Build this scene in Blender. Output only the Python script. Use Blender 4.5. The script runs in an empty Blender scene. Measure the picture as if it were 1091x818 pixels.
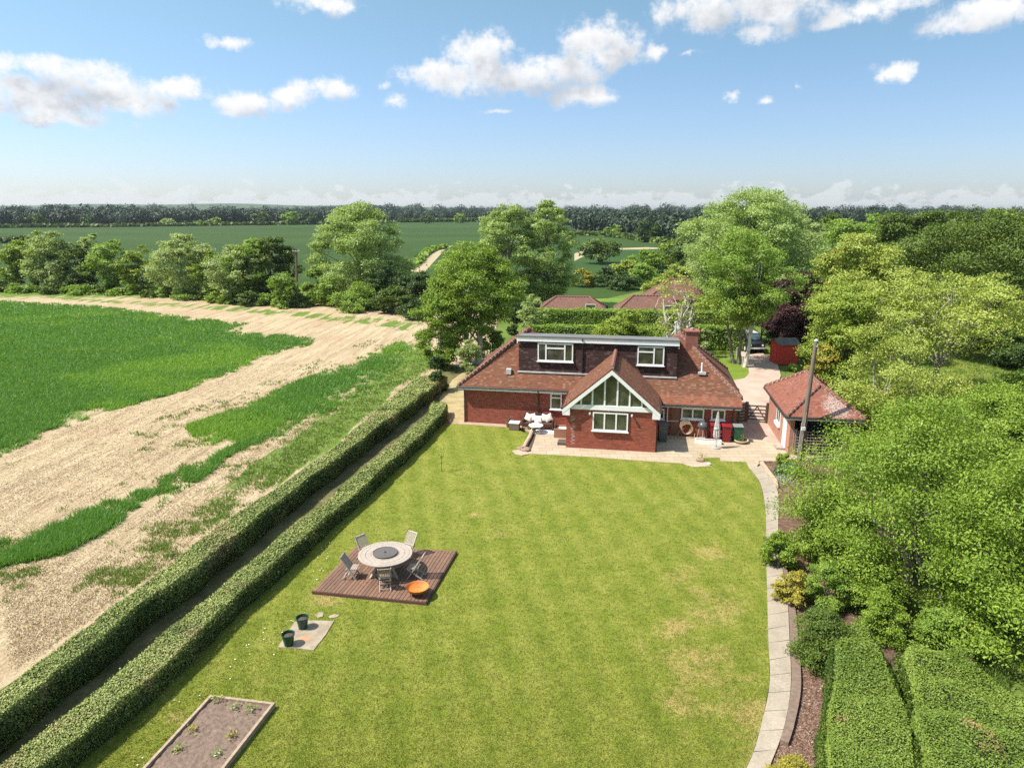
import bpy, math, random
import numpy as np
from mathutils import Vector, Matrix

S = bpy.context.scene
COL = S.collection
R = math.radians

# ------------------------------------------------------------------ camera
CAM_H, FPX, CX, CY = 13.0, 756.0, 545.5, 409.0
PITCH = math.atan(187.0 / FPX)
cam_d = bpy.data.cameras.new("camera")
cam_d.sensor_width = 36.0
cam_d.lens = FPX / 1091.0 * 36.0
cam_d.clip_start = 0.1
cam_d.clip_end = 30000.0
cam = bpy.data.objects.new("camera", cam_d)
cam.location = (0, 0, CAM_H)
cam.rotation_euler = (R(90) - PITCH, 0, 0)
COL.objects.link(cam)
S.camera = cam

# ------------------------------------------------------------------ exposure / render
S.view_settings.view_transform = 'Standard'
S.view_settings.look = 'None'
S.view_settings.exposure = 0.70
S.view_settings.gamma = 1.0
S.render.engine = 'CYCLES'
S.cycles.use_denoising = False
S.cycles.max_bounces = 6
S.cycles.diffuse_bounces = 3
S.cycles.glossy_bounces = 2
S.cycles.transmission_bounces = 4
S.cycles.transparent_max_bounces = 6
S.cycles.volume_bounces = 0
S.cycles.sample_clamp_indirect = 6.0

# ------------------------------------------------------------------ sun and sky
SUN_EL, SHADOW_AZ = R(54.0), R(13.0)
to_sun = Vector((-math.cos(SUN_EL) * math.cos(SHADOW_AZ), -math.cos(SUN_EL) * math.sin(SHADOW_AZ), math.sin(SUN_EL)))
sun_d = bpy.data.lights.new("sun", 'SUN')
sun_d.energy = 5.0
sun_d.angle = R(0.5)
sun_d.color = (1.0, 0.95, 0.86)
sun = bpy.data.objects.new("sun", sun_d)
sun.rotation_euler = to_sun.to_track_quat('Z', 'Y').to_euler()
sun.location = (-60, 0, 90)
COL.objects.link(sun)

world = bpy.data.worlds.new("World")
S.world = world
world.use_nodes = True
SKY_STRENGTH = 0.15


class NG:
    """tiny node-graph helper"""
    def __init__(self, tree):
        self.t = tree
        self.n = tree.nodes
        self.l = tree.links

    def put(self, sock, v):
        if v is None:
            return
        if isinstance(v, bpy.types.NodeSocket):
            self.l.new(v, sock)
        elif isinstance(v, (tuple, list)) and sock.type == 'RGBA' and len(v) == 3:
            sock.default_value = (*v, 1.0)
        else:
            sock.default_value = v

    def math(self, op, a, b=None, c=None, clamp=False):
        n = self.n.new('ShaderNodeMath'); n.operation = op; n.use_clamp = clamp
        for i, v in enumerate((a, b, c)):
            self.put(n.inputs[i], v)
        return n.outputs[0]

    def vec(self, op, a, b=None, c=None, out=0):
        n = self.n.new('ShaderNodeVectorMath'); n.operation = op
        for i, v in enumerate((a, b, c)):
            self.put(n.inputs[i], v)
        return n.outputs[out]

    def noise(self, vec, scale, detail=4, rough=0.55, dist=0.0, out=0):
        n = self.n.new('ShaderNodeTexNoise')
        self.put(n.inputs['Vector'], vec)
        n.inputs['Scale'].default_value = scale
        n.inputs['Detail'].default_value = detail
        n.inputs['Roughness'].default_value = rough
        n.inputs['Distortion'].default_value = dist
        return n.outputs[out]

    def ramp(self, fac, stops):
        n = self.n.new('ShaderNodeValToRGB')
        self.put(n.inputs[0], fac)
        e = n.color_ramp.elements
        while len(e) < len(stops):
            e.new(0.5)
        for el, (p, c) in zip(e, stops):
            el.position = p
            el.color = (*c, 1) if len(c) == 3 else c
        return n.outputs[0]

    def sstep(self, v, a, b, lo=0.0, hi=1.0):
        n = self.n.new('ShaderNodeMapRange'); n.interpolation_type = 'SMOOTHSTEP'
        self.put(n.inputs[0], v)
        n.inputs[1].default_value = a; n.inputs[2].default_value = b
        n.inputs[3].default_value = lo; n.inputs[4].default_value = hi
        return n.outputs[0]

    def mix(self, fac, a, b, mode='MIX'):
        n = self.n.new('ShaderNodeMix'); n.data_type = 'RGBA'; n.blend_type = mode
        self.put(n.inputs[0], fac); self.put(n.inputs[6], a); self.put(n.inputs[7], b)
        return n.outputs[2]

    def bump(self, h, strength=0.4, dist=0.02):
        n = self.n.new('ShaderNodeBump')
        n.inputs['Strength'].default_value = strength
        n.inputs['Distance'].default_value = dist
        self.put(n.inputs['Height'], h)
        return n.outputs[0]

    def attr(self, name, out='Fac'):
        n = self.n.new('ShaderNodeAttribute'); n.attribute_name = name
        return n.outputs[out]

    def coord(self, which='Object'):
        return self.n.new('ShaderNodeTexCoord').outputs[which]

    def pos(self):
        return self.n.new('ShaderNodeNewGeometry').outputs['Position']


def px_dir(u, v):
    x = (u - CX) / FPX; y = -(v - CY) / FPX
    c, s = math.cos(PITCH), math.sin(PITCH)
    return Vector((x, c + y * s, -s + y * c)).normalized()


def build_world():
    g = NG(world.node_tree)
    g.n.clear()
    out = g.n.new('ShaderNodeOutputWorld')
    bg = g.n.new('ShaderNodeBackground')
    sky = g.n.new('ShaderNodeTexSky')
    sky.sky_type = 'NISHITA'; sky.sun_disc = False
    sky.sun_elevation = SUN_EL
    sky.sun_rotation = R(-90) + SHADOW_AZ
    sky.altitude = 50; sky.air_density = 1.0; sky.dust_density = 0.6; sky.ozone_density = 1.6
    d = g.vec('NORMALIZE', g.coord('Generated'))
    sep = g.n.new('ShaderNodeSeparateXYZ'); g.put(sep.inputs[0], d)
    az = g.math('ARCTAN2', sep.outputs[0], sep.outputs[1])
    el = g.math('ARCSINE', sep.outputs[2])
    comb = g.n.new('ShaderNodeCombineXYZ')
    g.put(comb.inputs[0], az); g.put(comb.inputs[1], el)
    ae = comb.outputs[0]
    # warp the az/el plane so no ellipse stays an ellipse
    wn = g.noise(ae, 22.0, 5, 0.6, 0.0, 1)
    wv = g.vec('MULTIPLY_ADD', wn, (0.045, 0.028, 0), (-0.0225, -0.014, 0))
    aw = g.vec('ADD', ae, wv)
    # cumulus: (photo bearing/elevation of each heap, half-extents)
    heaps = [(25, 104, 75, 24), (28, 68, 42, 12), (108, 98, 80, 24), (62, 127, 70, 9), (188, 95, 50, 12), (112, 80, 25, 14),
             (268, 110, 50, 14), (347, 92, 38, 14), (305, 103, 40, 11),
             (500, 80, 82, 22), (512, 55, 40, 22), (560, 85, 60, 18), (642, 48, 54, 28), (605, 72, 45, 18), (620, 102, 44, 14),
             (420, 109, 15, 8), (410, 92, 8, 5), (530, 118, 18, 4), (242, 45, 24, 8),
             (792, 4, 92, 26), (812, 34, 32, 13), (950, 6, 70, 12), (1042, 18, 56, 17), (900, 20, 40, 9), (735, 14, 40, 14),
             (953, 78, 22, 11), (781, 102, 10, 5), (820, 107, 9, 4), (342, 4, 46, 12), (700, 55, 14, 9), (735, 57, 20, 4), (850, 92, 8, 3)]
    def heap_field(coord, hs, k=0.25):
        dn = None
        for (u, v, rx, ry) in hs:
            c = px_dir(u, v)
            a0, e0 = math.atan2(c.x, c.y), math.asin(c.z)
            sx, sy = FPX / rx, FPX / ry
            q = g.vec('MULTIPLY_ADD', coord, (sx, sy, 0), (-a0 * sx, -e0 * sy, 0))
            m = g.math('MULTIPLY', g.math('SUBTRACT', 1.0, g.vec('LENGTH', q, out=1)), min(1.0, 0.30 + ry / 30.0))
            dn = m if dn is None else g.math('SMOOTH_MAX', dn, m, k)
        return dn
    dens = heap_field(aw, heaps)
    above = heap_field(g.vec('ADD', aw, (-0.006, 0.020, 0)), [h for h in heaps if h[2] >= 34])   # how much cloud lies above: shaded bases
    # clouds away from the photo's view, so that reflections and side views are not an empty sky
    other = g.noise(g.vec('MULTIPLY', d, (1, 1, 2.6)), 2.6, 3, 0.5)
    far = g.math('GREATER_THAN', g.math('ABSOLUTE', az), 0.72)
    dens = g.math('MAXIMUM', dens, g.math('SUBTRACT', g.math('MULTIPLY', g.math('SUBTRACT', other, 0.56), 5.0), g.math('MULTIPLY', g.math('SUBTRACT', 1.0, far), 20.0)))
    n1 = g.noise(ae, 30.0, 9, 0.66)
    n2 = g.noise(g.vec('ADD', ae, (3.1, 0.012, 0)), 16.0, 6, 0.6)
    dens = g.math('MINIMUM', dens, 0.55)
    body = g.math('ADD', dens, g.math('MULTIPLY', g.math('SUBTRACT', n1, 0.5), 1.9))
    cov = g.math('MULTIPLY', g.sstep(body, 0.0, 0.62), g.sstep(dens, -0.20, 0.14))
    # low line of distant cumulus along the horizon
    nb = g.noise(g.vec('MULTIPLY', ae, (1, 1.6, 1)), 30.0, 6, 0.6)
    bt = g.math('SUBTRACT', g.math('MULTIPLY', nb, 0.105), 0.031)      # ragged top
    band = g.sstep(g.math('SUBTRACT', bt, el), -0.001, 0.009)
    band = g.math('MULTIPLY', band, g.sstep(el, -0.002, 0.008, 0.25, 1.0))
    # clear sky, a little deeper and bluer than the model low down
    hz = g.sstep(el, 0.0, 0.42)
    tint = g.mix(hz, (0.475, 0.525, 0.67), (0.56, 0.66, 0.53))
    tint = g.mix(g.sstep(el, 0.40, 0.95), tint, (1.75, 1.55, 1.20))  # overhead sky, out of view, brightened to add fill light
    clear = g.mix(1.0, sky.outputs[0], tint, 'MULTIPLY')
    clear = g.mix(1.0, clear, (SKY_STRENGTH, SKY_STRENGTH, SKY_STRENGTH), 'MULTIPLY')
    grey = g.math('MULTIPLY', g.sstep(above, -0.05, 0.55), g.sstep(g.math('ADD', n2, g.math('MULTIPLY', n1, 0.6)), 0.62, 0.98))
    white = g.mix(grey, (0.62, 0.625, 0.63), (0.37, 0.395, 0.43))
    col = g.mix(g.math('MULTIPLY', band, 0.5), clear, (0.54, 0.56, 0.58))
    col = g.mix(cov, col, white)
    g.put(bg.inputs[0], col)
    bg.inputs[1].default_value = 1.0
    g.l.new(bg.outputs[0], out.inputs[0])


build_world()
world.cycles.sampling_method = 'MANUAL'
world.cycles.sample_map_resolution = 512

# ------------------------------------------------------------------ survey: photo point -> point in the place
def ray(u, v):
    x = (u - CX) / FPX; y = -(v - CY) / FPX
    c, s = math.cos(PITCH), math.sin(PITCH)
    return (x, c + y * s, -s + y * c)


def G(u, v, z=0.0):
    d = ray(u, v); t = (z - CAM_H) / d[2]
    return (d[0] * t, d[1] * t)


def AT(u, v, Y):
    d = ray(u, v); t = Y / d[1]
    return Vector((d[0] * t, Y, CAM_H + d[2] * t))


def PROJ(P):
    """world -> photo px (numpy), used to thin out detail that would be too small to see"""
    P = np.asarray(P, float)
    dz = P[:, 2] - CAM_H
    dep = P[:, 1] * math.cos(PITCH) - dz * math.sin(PITCH)
    up = P[:, 1] * math.sin(PITCH) + dz * math.cos(PITCH)
    return CX + FPX * P[:, 0] / dep, CY - FPX * up / dep, dep


# ------------------------------------------------------------------ object helpers
def tag(o, label=None, cat=None, group=None, kind=None):
    if label: o["label"] = label
    if cat: o["category"] = cat
    if group: o["group"] = group
    if kind: o["kind"] = kind
    return o


def thing(name, label, cat, loc=(0, 0, 0), rz=0.0, group=None):
    o = bpy.data.objects.new(name, None)
    o.empty_display_size = 0.3
    o.location = loc; o.rotation_euler = (0, 0, rz)
    COL.objects.link(o)
    return tag(o, label, cat, group)


def link(name, me, parent=None, mats=None):
    if mats is not None:
        for m in (mats if isinstance(mats, (list, tuple)) else [mats]):
            me.materials.append(m)
    o = bpy.data.objects.new(name, me)
    COL.objects.link(o)
    if parent is not None:
        o.parent = parent
    return o


def copy_tree(o, parent=None):
    c = o.copy(); COL.objects.link(c)
    if parent is not None:
        c.parent = parent
    for ch in [k for k in o.children]:
        copy_tree(ch, c)
    return c


class MB:
    """collects shapes into one mesh"""
    def __init__(self):
        self.v = []; self.f = []; self.smooth = []

    def add(self, vs, fs, smooth=False):
        b = len(self.v)
        self.v += [tuple(p) for p in vs]
        for f in fs:
            self.f.append(tuple(i + b for i in f)); self.smooth.append(smooth)
        return self

    def box(self, x0, x1, y0, y1, z0, z1, M=None):
        vs = [Vector((x, y, z)) for z in (z0, z1) for y in (y0, y1) for x in (x0, x1)]
        if M is not None: vs = [M @ p for p in vs]
        return self.add(vs, [(0, 2, 3, 1), (4, 5, 7, 6), (0, 1, 5, 4), (2, 6, 7, 3), (0, 4, 6, 2), (1, 3, 7, 5)])

    def prism(self, poly, z0, z1, M=None):
        """poly: CCW xy outline; z1 may be a list of heights"""
        n = len(poly)
        zt = z1 if isinstance(z1, (list, tuple)) else [z1] * n
        vs = [Vector((p[0], p[1], z0)) for p in poly] + [Vector((p[0], p[1], z)) for p, z in zip(poly, zt)]
        if M is not None: vs = [M @ p for p in vs]
        fs = [tuple(range(n - 1, -1, -1)), tuple(range(n, 2 * n))]
        fs += [(i, (i + 1) % n, n + (i + 1) % n, n + i) for i in range(n)]
        return self.add(vs, fs)

    def slab(self, poly3, off):
        """polygon in space thickened by the vector off"""
        n = len(poly3); off = Vector(off)
        a = [Vector(p) for p in poly3]; b = [p + off for p in a]
        fs = [tuple(range(n)), tuple(range(2 * n - 1, n - 1, -1))]
        fs += [(i, n + i, n + (i + 1) % n, (i + 1) % n) for i in range(n)]
        return self.add(a + b, fs)

    def bar(self, a, b, w, h=None, up=(0, 0, 1)):
        """box-section bar from a to b"""
        a, b = Vector(a), Vector(b); h = w if h is None else h
        t = (b - a).normalized(); up = Vector(up)
        s = t.cross(up)
        if s.length < 1e-4: s = t.cross(Vector((1, 0, 0)))
        s.normalize(); u = s.cross(t)
        vs = []
        for p in (a, b):
            for i, j in ((-1, -1), (1, -1), (1, 1), (-1, 1)):
                vs.append(p + s * (i * w / 2) + u * (j * h / 2))
        return self.add(vs, [(0, 3, 2, 1), (4, 5, 6, 7), (0, 1, 5, 4), (1, 2, 6, 5), (2, 3, 7, 6), (3, 0, 4, 7)])

    def tube(self, pts, rad, n=7, caps=True):
        pts = [Vector(p) for p in pts]
        rads = rad if isinstance(rad, (list, tuple)) else [rad] * len(pts)
        vs = []; s = None
        for i, p in enumerate(pts):
            t = (pts[min(i + 1, len(pts) - 1)] - pts[max(i - 1, 0)])
            t = t.normalized() if t.length > 1e-6 else Vector((0, 0, 1))
            if s is None:
                s = t.cross(Vector((0.31, 0.9, 0.2))).normalized()
            else:
                s = (s - t * s.dot(t)).normalized()
            u = t.cross(s)
            for k in range(n):
                a = 2 * math.pi * k / n
                vs.append(p + (s * math.cos(a) + u * math.sin(a)) * rads[i])
        fs = []
        for i in range(len(pts) - 1):
            for k in range(n):
                fs.append((i * n + k, i * n + (k + 1) % n, (i + 1) * n + (k + 1) % n, (i + 1) * n + k))
        if caps:
            fs.append(tuple(range(n - 1, -1, -1)))
            e = (len(pts) - 1) * n
            fs.append(tuple(range(e, e + n)))
        return self.add(vs, fs, True)

    def lathe(self, prof, n=20, c=(0, 0, 0), M=None, closed=True):
        """prof: (r, z) from bottom to top"""
        c = Vector(c); vs = []
        for r, z in prof:
            for k in range(n):
                a = 2 * math.pi * k / n
                vs.append(c + Vector((r * math.cos(a), r * math.sin(a), z)))
        if M is not None: vs = [M @ p for p in vs]
        fs = []
        for i in range(len(prof) - 1):
            for k in range(n):
                fs.append((i * n + k, i * n + (k + 1) % n, (i + 1) * n + (k + 1) % n, (i + 1) * n + k))
        if closed:
            fs.append(tuple(range(n - 1, -1, -1)))
            e = (len(prof) - 1) * n
            fs.append(tuple(range(e, e + n)))
        return self.add(vs, fs, True)

    def build(self, name, m, parent=None, bevel=0.0, uv=True):
        me = bpy.data.meshes.new(name)
        me.from_pydata(self.v, [], self.f)
        me.polygons.foreach_set('use_smooth', self.smooth)
        if uv: uv_auto(me)
        me.update()
        o = link(name, me, parent, m)
        if any(self.smooth):
            try:
                me.set_sharp_from_angle(angle=R(40))
            except Exception:
                pass
        if bevel > 0:
            b = o.modifiers.new("bevel", 'BEVEL'); b.width = bevel; b.segments = 2; b.limit_method = 'ANGLE'
        return o


def uv_auto(me):
    """metric UVs: u along the horizontal of each face, v up its slope"""
    lay = me.uv_layers.new(name="UVMap")
    Z = Vector((0, 0, 1))
    for p in me.polygons:
        n = p.normal
        t = Z.cross(n)
        t = Vector((1, 0, 0)) if t.length < 1e-3 else t.normalized()
        b = n.cross(t)
        for li in p.loop_indices:
            co = me.vertices[me.loops[li].vertex_index].co
            lay.data[li].uv = (co.dot(t), co.dot(b))


def mesh_np(name, V, F, smooth=False, attrs=None, pattrs=None):
    """V (n,3), F (m,k) numpy -> mesh; attrs: face floats, pattrs: vertex floats"""
    me = bpy.data.meshes.new(name)
    V = np.ascontiguousarray(V, np.float32); F = np.ascontiguousarray(F, np.int32)
    m, k = F.shape
    me.vertices.add(len(V)); me.vertices.foreach_set('co', V.ravel())
    me.loops.add(m * k); me.loops.foreach_set('vertex_index', F.ravel())
    me.polygons.add(m)
    me.polygons.foreach_set('loop_start', np.arange(0, m * k, k, dtype=np.int32))
    try:
        me.polygons.foreach_set('loop_total', np.full(m, k, np.int32))
    except Exception:
        pass
    me.polygons.foreach_set('use_smooth', np.full(m, smooth, bool))
    me.update(calc_edges=True)
    for nm, a in (attrs or {}).items():
        at = me.attributes.new(nm, 'FLOAT', 'FACE'); at.data.foreach_set('value', np.asarray(a, np.float32))
    for nm, a in (pattrs or {}).items():
        at = me.attributes.new(nm, 'FLOAT', 'POINT'); at.data.foreach_set('value', np.asarray(a, np.float32))
    return me


# ------------------------------------------------------------------ materials
def new_mat(name):
    m = bpy.data.materials.new(name); m.use_nodes = True
    g = NG(m.node_tree); g.n.clear()
    out = g.n.new('ShaderNodeOutputMaterial')
    b = g.n.new('ShaderNodeBsdfPrincipled')
    g.l.new(b.outputs[0], out.inputs[0])
    return m, g, b, out


def plain(name, c1, c2=None, scale=6.0, rough=0.6, metal=0.0, bump=0.0, spec=0.5, detail=5):
    """two-tone mottled material in object space"""
    m, g, b, out = new_mat(name)
    co = g.coord('Object')
    n = g.noise(co, scale, detail, 0.6)
    c2 = c2 or tuple(x * 0.75 for x in c1)
    g.put(b.inputs['Base Color'], g.mix(g.sstep(n, 0.3, 0.7), c1, c2))
    b.inputs['Roughness'].default_value = rough
    b.inputs['Metallic'].default_value = metal
    b.inputs['Specular IOR Level'].default_value = spec
    if bump > 0:
        g.put(b.inputs['Normal'], g.bump(g.noise(co, scale * 4, 4, 0.6), bump, 0.02))
    return m


def leaf_mat(name, stops, trans=0.32, rough=0.5, tcol=1.15, patch=None):
    """foliage: colour by the leaf's own random value, plus light passing through"""
    m, g, b, out = new_mat(name)
    r = g.attr('rnd')
    c = g.ramp(r, stops)
    if patch:                       # brown or pale patches with a shape of their own
        n = g.noise(g.pos(), patch[1], 3, 0.5)
        c = g.mix(g.sstep(n, patch[2], patch[2] + 0.12, 0, patch[3]), c, patch[0])
    g.put(b.inputs['Base Color'], c)
    b.inputs['Roughness'].default_value = rough
    b.inputs['Specular IOR Level'].default_value = 0.35
    t = g.n.new('ShaderNodeBsdfTranslucent')
    g.put(t.inputs[0], g.mix(1.0, c, (tcol, tcol * 1.0, tcol * 0.55), 'MULTIPLY'))
    mx = g.n.new('ShaderNodeMixShader'); mx.inputs[0].default_value = trans
    g.l.new(b.outputs[0], mx.inputs[1]); g.l.new(t.outputs[0], mx.inputs[2])
    g.l.new(mx.outputs[0], out.inputs[0])
    return m


def brick_mat(name, c1, c2, mortar, bw=0.225, bh=0.075, ms=0.010, stain=0.35):
    m, g, b, out = new_mat(name)
    uv = g.coord('UV')
    t = g.n.new('ShaderNodeTexBrick')
    g.put(t.inputs['Vector'], uv)
    t.inputs['Scale'].default_value = 1.0
    t.inputs['Brick Width'].default_value = bw
    t.inputs['Row Height'].default_value = bh
    t.inputs['Mortar Size'].default_value = ms
    t.inputs['Mortar Smooth'].default_value = 0.2
    t.inputs['Bias'].default_value = 0.0
    g.put(t.inputs['Color1'], c1); g.put(t.inputs['Color2'], c2); g.put(t.inputs['Mortar'], mortar)
    n = g.noise(uv, 0.9, 5, 0.65)
    n2 = g.noise(uv, 7.0, 4, 0.6)
    c = g.mix(g.sstep(n, 0.35, 0.75, 0, stain), t.outputs[0], tuple(x * 0.55 for x in c1))
    c = g.mix(g.sstep(n2, 0.5, 0.75, 0, 0.4), c, tuple(min(1, x * 1.5) for x in c1))
    g.put(b.inputs['Base Color'], c)
    b.inputs['Roughness'].default_value = 0.85
    b.inputs['Specular IOR Level'].default_value = 0.25
    g.put(b.inputs['Normal'], g.bump(g.math('SUBTRACT', 1.0, t.outputs[1]), 0.6, 0.006))
    return m


def tile_mat(name, c1, c2, c3, lichen=(0.235, 0.145, 0.105), lich=0.60, pale=None):
    """plain clay roof tiles in courses, with darker tiles, moss and lichen"""
    m, g, b, out = new_mat(name)
    uv = g.coord('UV')
    t = g.n.new('ShaderNodeTexBrick')
    g.put(t.inputs['Vector'], uv)
    t.inputs['Scale'].default_value = 1.0
    t.inputs['Brick Width'].default_value = 0.17
    t.inputs['Row Height'].default_value = 0.10
    t.inputs['Mortar Size'].default_value = 0.006
    t.inputs['Mortar Smooth'].default_value = 0.3
    g.put(t.inputs['Color1'], c1); g.put(t.inputs['Color2'], c2); g.put(t.inputs['Mortar'], tuple(x * 0.35 for x in c1))
    big = g.noise(uv, 0.8, 5, 0.65)
    c = g.mix(g.sstep(big, 0.40, 0.72, 0, 0.75), t.outputs[0], c3)
    # single odd tiles
    wn = g.n.new('ShaderNodeTexWhiteNoise'); wn.noise_dimensions = '2D'
    snap = g.vec('SNAP', uv, (0.17, 0.10, 1.0))
    g.put(wn.inputs['Vector'], snap)
    c = g.mix(g.sstep(wn.outputs[0], 0.78, 0.99, 0, 0.6), c, lichen)
    c = g.mix(g.sstep(wn.outputs[0], 0.16, 0.02, 0, 0.6), c, tuple(x * 0.45 for x in c1))
    li = g.noise(uv, 9.0, 5, 0.7)
    c = g.mix(g.sstep(li, lich, lich + 0.12, 0, 0.45), c, lichen)
    if pale:                                   # a big limewashed / repaired patch
        dlen = g.vec('LENGTH', g.vec('MULTIPLY', g.vec('SUBTRACT', g.coord('Object'), pale[0]), pale[1]), out=1)
        pm = g.math('ADD', dlen, g.math('MULTIPLY', g.math('SUBTRACT', g.noise(uv, 4.0, 5, 0.7), 0.5), 1.6))
        c = g.mix(g.math('MULTIPLY', g.sstep(pm, 1.0, 0.6, 0, 0.6), g.sstep(g.noise(uv, 13.0, 3, 0.6), 0.42, 0.56)), c, (0.50, 0.46, 0.42))
    g.put(b.inputs['Base Color'], c)
    b.inputs['Roughness'].default_value = 0.9
    b.inputs['Specular IOR Level'].default_value = 0.2
    sx = g.n.new('ShaderNodeSeparateXYZ'); g.put(sx.inputs[0], uv)
    saw = g.math('FRACT', g.math('MULTIPLY', sx.outputs[1], -10.0))
    g.put(b.inputs['Normal'], g.bump(g.math('ADD', saw, g.math('MULTIPLY', wn.outputs[0], 0.5)), 0.75, 0.02))
    return m


def wood_mat(name, c1, c2, scale=(3, 40, 40), rough=0.75):
    m, g, b, out = new_mat(name)
    co = g.vec('MULTIPLY', g.coord('Object'), scale)
    n = g.noise(co, 1.0, 5, 0.65)
    big = g.noise(g.coord('Object'), 1.6, 3, 0.5)
    c = g.mix(g.sstep(n, 0.3, 0.72), c1, c2)
    c = g.mix(g.sstep(big, 0.45, 0.75, 0, 0.4), c, tuple(x * 0.6 for x in c1))
    g.put(b.inputs['Base Color'], c)
    b.inputs['Roughness'].default_value = rough
    g.put(b.inputs['Normal'], g.bump(n, 0.3, 0.004))
    return m


def glass_mat(name, tint=(0.040, 0.042, 0.028), rough=0.04):
    m, g, b, out = new_mat(name)
    n = g.noise(g.coord('Object'), 1.3, 2, 0.5)
    g.put(b.inputs['Base Color'], g.mix(g.sstep(n, 0.35, 0.7), tint, tuple(x * 2.8 for x in tint)))  # lighter mottling painted into the tint stands in for reflections
    b.inputs['Roughness'].default_value = rough
    b.inputs['Specular IOR Level'].default_value = 0.75
    g.put(b.inputs['Normal'], g.bump(n, 0.05, 0.02))
    return m


M = {}
M['brick'] = brick_mat('red_brick', (0.38, 0.088, 0.050), (0.19, 0.044, 0.028), (0.25, 0.12, 0.09))
M['brick_pale'] = brick_mat('pale_red_brick', (0.42, 0.19, 0.13), (0.36, 0.15, 0.10), (0.40, 0.28, 0.22), stain=0.2)
M['brick_chimney'] = brick_mat('chimney_brick', (0.30, 0.085, 0.055), (0.22, 0.06, 0.04), (0.25, 0.17, 0.14))
M['tile'] = tile_mat('clay_roof_tiles', (0.176, 0.071, 0.040), (0.135, 0.054, 0.031), (0.114, 0.060, 0.037))
M['tile_red'] = tile_mat('warm_clay_roof_tiles', (0.247, 0.094, 0.053), (0.195, 0.072, 0.041), (0.162, 0.072, 0.046))
M['tile_garage'] = tile_mat('garage_roof_tiles', (0.26, 0.098, 0.064), (0.21, 0.075, 0.052), (0.18, 0.08, 0.058), lich=0.66,
                            pale=((2.35, 0.40, 2.75), (1.15, 0.9, 1.1)))
M['tile_dark'] = tile_mat('hung_dark_tiles', (0.060, 0.032, 0.028), (0.045, 0.024, 0.022), (0.05, 0.03, 0.028), lichen=(0.14, 0.10, 0.09), lich=0.74)
M['tile_far'] = tile_mat('old_roof_tiles', (0.19, 0.095, 0.070), (0.15, 0.075, 0.058), (0.13, 0.080, 0.065))
M['bonnet'] = plain('hip_tile_clay', (0.24, 0.095, 0.065), (0.16, 0.065, 0.045), 8, 0.85)
M['mortar'] = plain('pale_mortar', (0.36, 0.30, 0.26), (0.24, 0.19, 0.16), 9, 0.9)
M['white'] = plain('white_painted_frame', (0.86, 0.86, 0.85), (0.80, 0.80, 0.79), 3, 0.35)
M['black_plastic'] = plain('black_plastic', (0.022, 0.022, 0.024), (0.03, 0.03, 0.03), 5, 0.4)
M['felt'] = plain('grey_felt_roof', (0.17, 0.17, 0.168), (0.12, 0.12, 0.12), 1.2, 0.9, bump=0.3)
M['lead'] = plain('lead_flashing', (0.40, 0.40, 0.42), (0.55, 0.54, 0.52), 4, 0.6)
M['glass'] = glass_mat('window_glass')
M['glass_car'] = glass_mat('car_glass', (0.03, 0.05, 0.06))
M['bark_grey'] = plain('grey_bark', (0.20, 0.175, 0.14), (0.11, 0.095, 0.075), 5, 0.9, bump=0.6)
M['bark_dark'] = plain('dark_bark', (0.085, 0.068, 0.050), (0.05, 0.04, 0.03), 5, 0.9, bump=0.6)
M['bark_pale'] = plain('pale_bark', (0.62, 0.58, 0.52), (0.34, 0.30, 0.26), 4, 0.85, bump=0.4)
M['twig'] = plain('pale_twigs', (0.36, 0.31, 0.25), (0.24, 0.20, 0.16), 4, 0.85)


def LS(a, b, c, d=None):
    return [(0.0, a), (0.35, b), (0.75, c), (1.0, d or c)]


M['ash'] = leaf_mat('ash_leaves', LS((0.106, 0.178, 0.016), (0.174, 0.270, 0.026), (0.267, 0.374, 0.046), (0.397, 0.483, 0.086)), 0.30)
M['mid'] = leaf_mat('mid_green_leaves', LS((0.125, 0.211, 0.029), (0.205, 0.317, 0.046), (0.304, 0.422, 0.074), (0.437, 0.542, 0.132)), 0.38)
M['poplar'] = leaf_mat('poplar_leaves', LS((0.168, 0.248, 0.065), (0.269, 0.370, 0.104), (0.403, 0.504, 0.175), (0.618, 0.698, 0.349)), 0.40, rough=0.4)
M['pale'] = leaf_mat('pale_young_leaves', LS((0.195, 0.247, 0.039), (0.293, 0.358, 0.060), (0.397, 0.455, 0.091), (0.494, 0.533, 0.143)), 0.28)
M['yellow'] = leaf_mat('golden_leaves', LS((0.220, 0.215, 0.030), (0.330, 0.300, 0.042), (0.430, 0.375, 0.060), (0.52, 0.44, 0.09)), 0.28)
M['lime'] = leaf_mat('lime_green_leaves', LS((0.149, 0.213, 0.023), (0.230, 0.310, 0.037), (0.310, 0.397, 0.057), (0.391, 0.471, 0.092)), 0.28)
M['oak'] = leaf_mat('oak_leaves', LS((0.049, 0.087, 0.009), (0.085, 0.138, 0.017), (0.138, 0.195, 0.027), (0.190, 0.247, 0.043)), 0.22)
M['deep'] = leaf_mat('deep_green_leaves', LS((0.030, 0.064, 0.014), (0.052, 0.098, 0.020), (0.085, 0.145, 0.030), (0.13, 0.20, 0.05)), 0.2)
M['grey_green'] = leaf_mat('grey_green_leaves', LS((0.193, 0.258, 0.093), (0.302, 0.380, 0.139), (0.419, 0.496, 0.206), (0.592, 0.657, 0.361)), 0.40)
M['purple'] = leaf_mat('purple_leaves', LS((0.029, 0.013, 0.016), (0.052, 0.021, 0.023), (0.098, 0.036, 0.039), (0.156, 0.065, 0.065)), 0.25)
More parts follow.
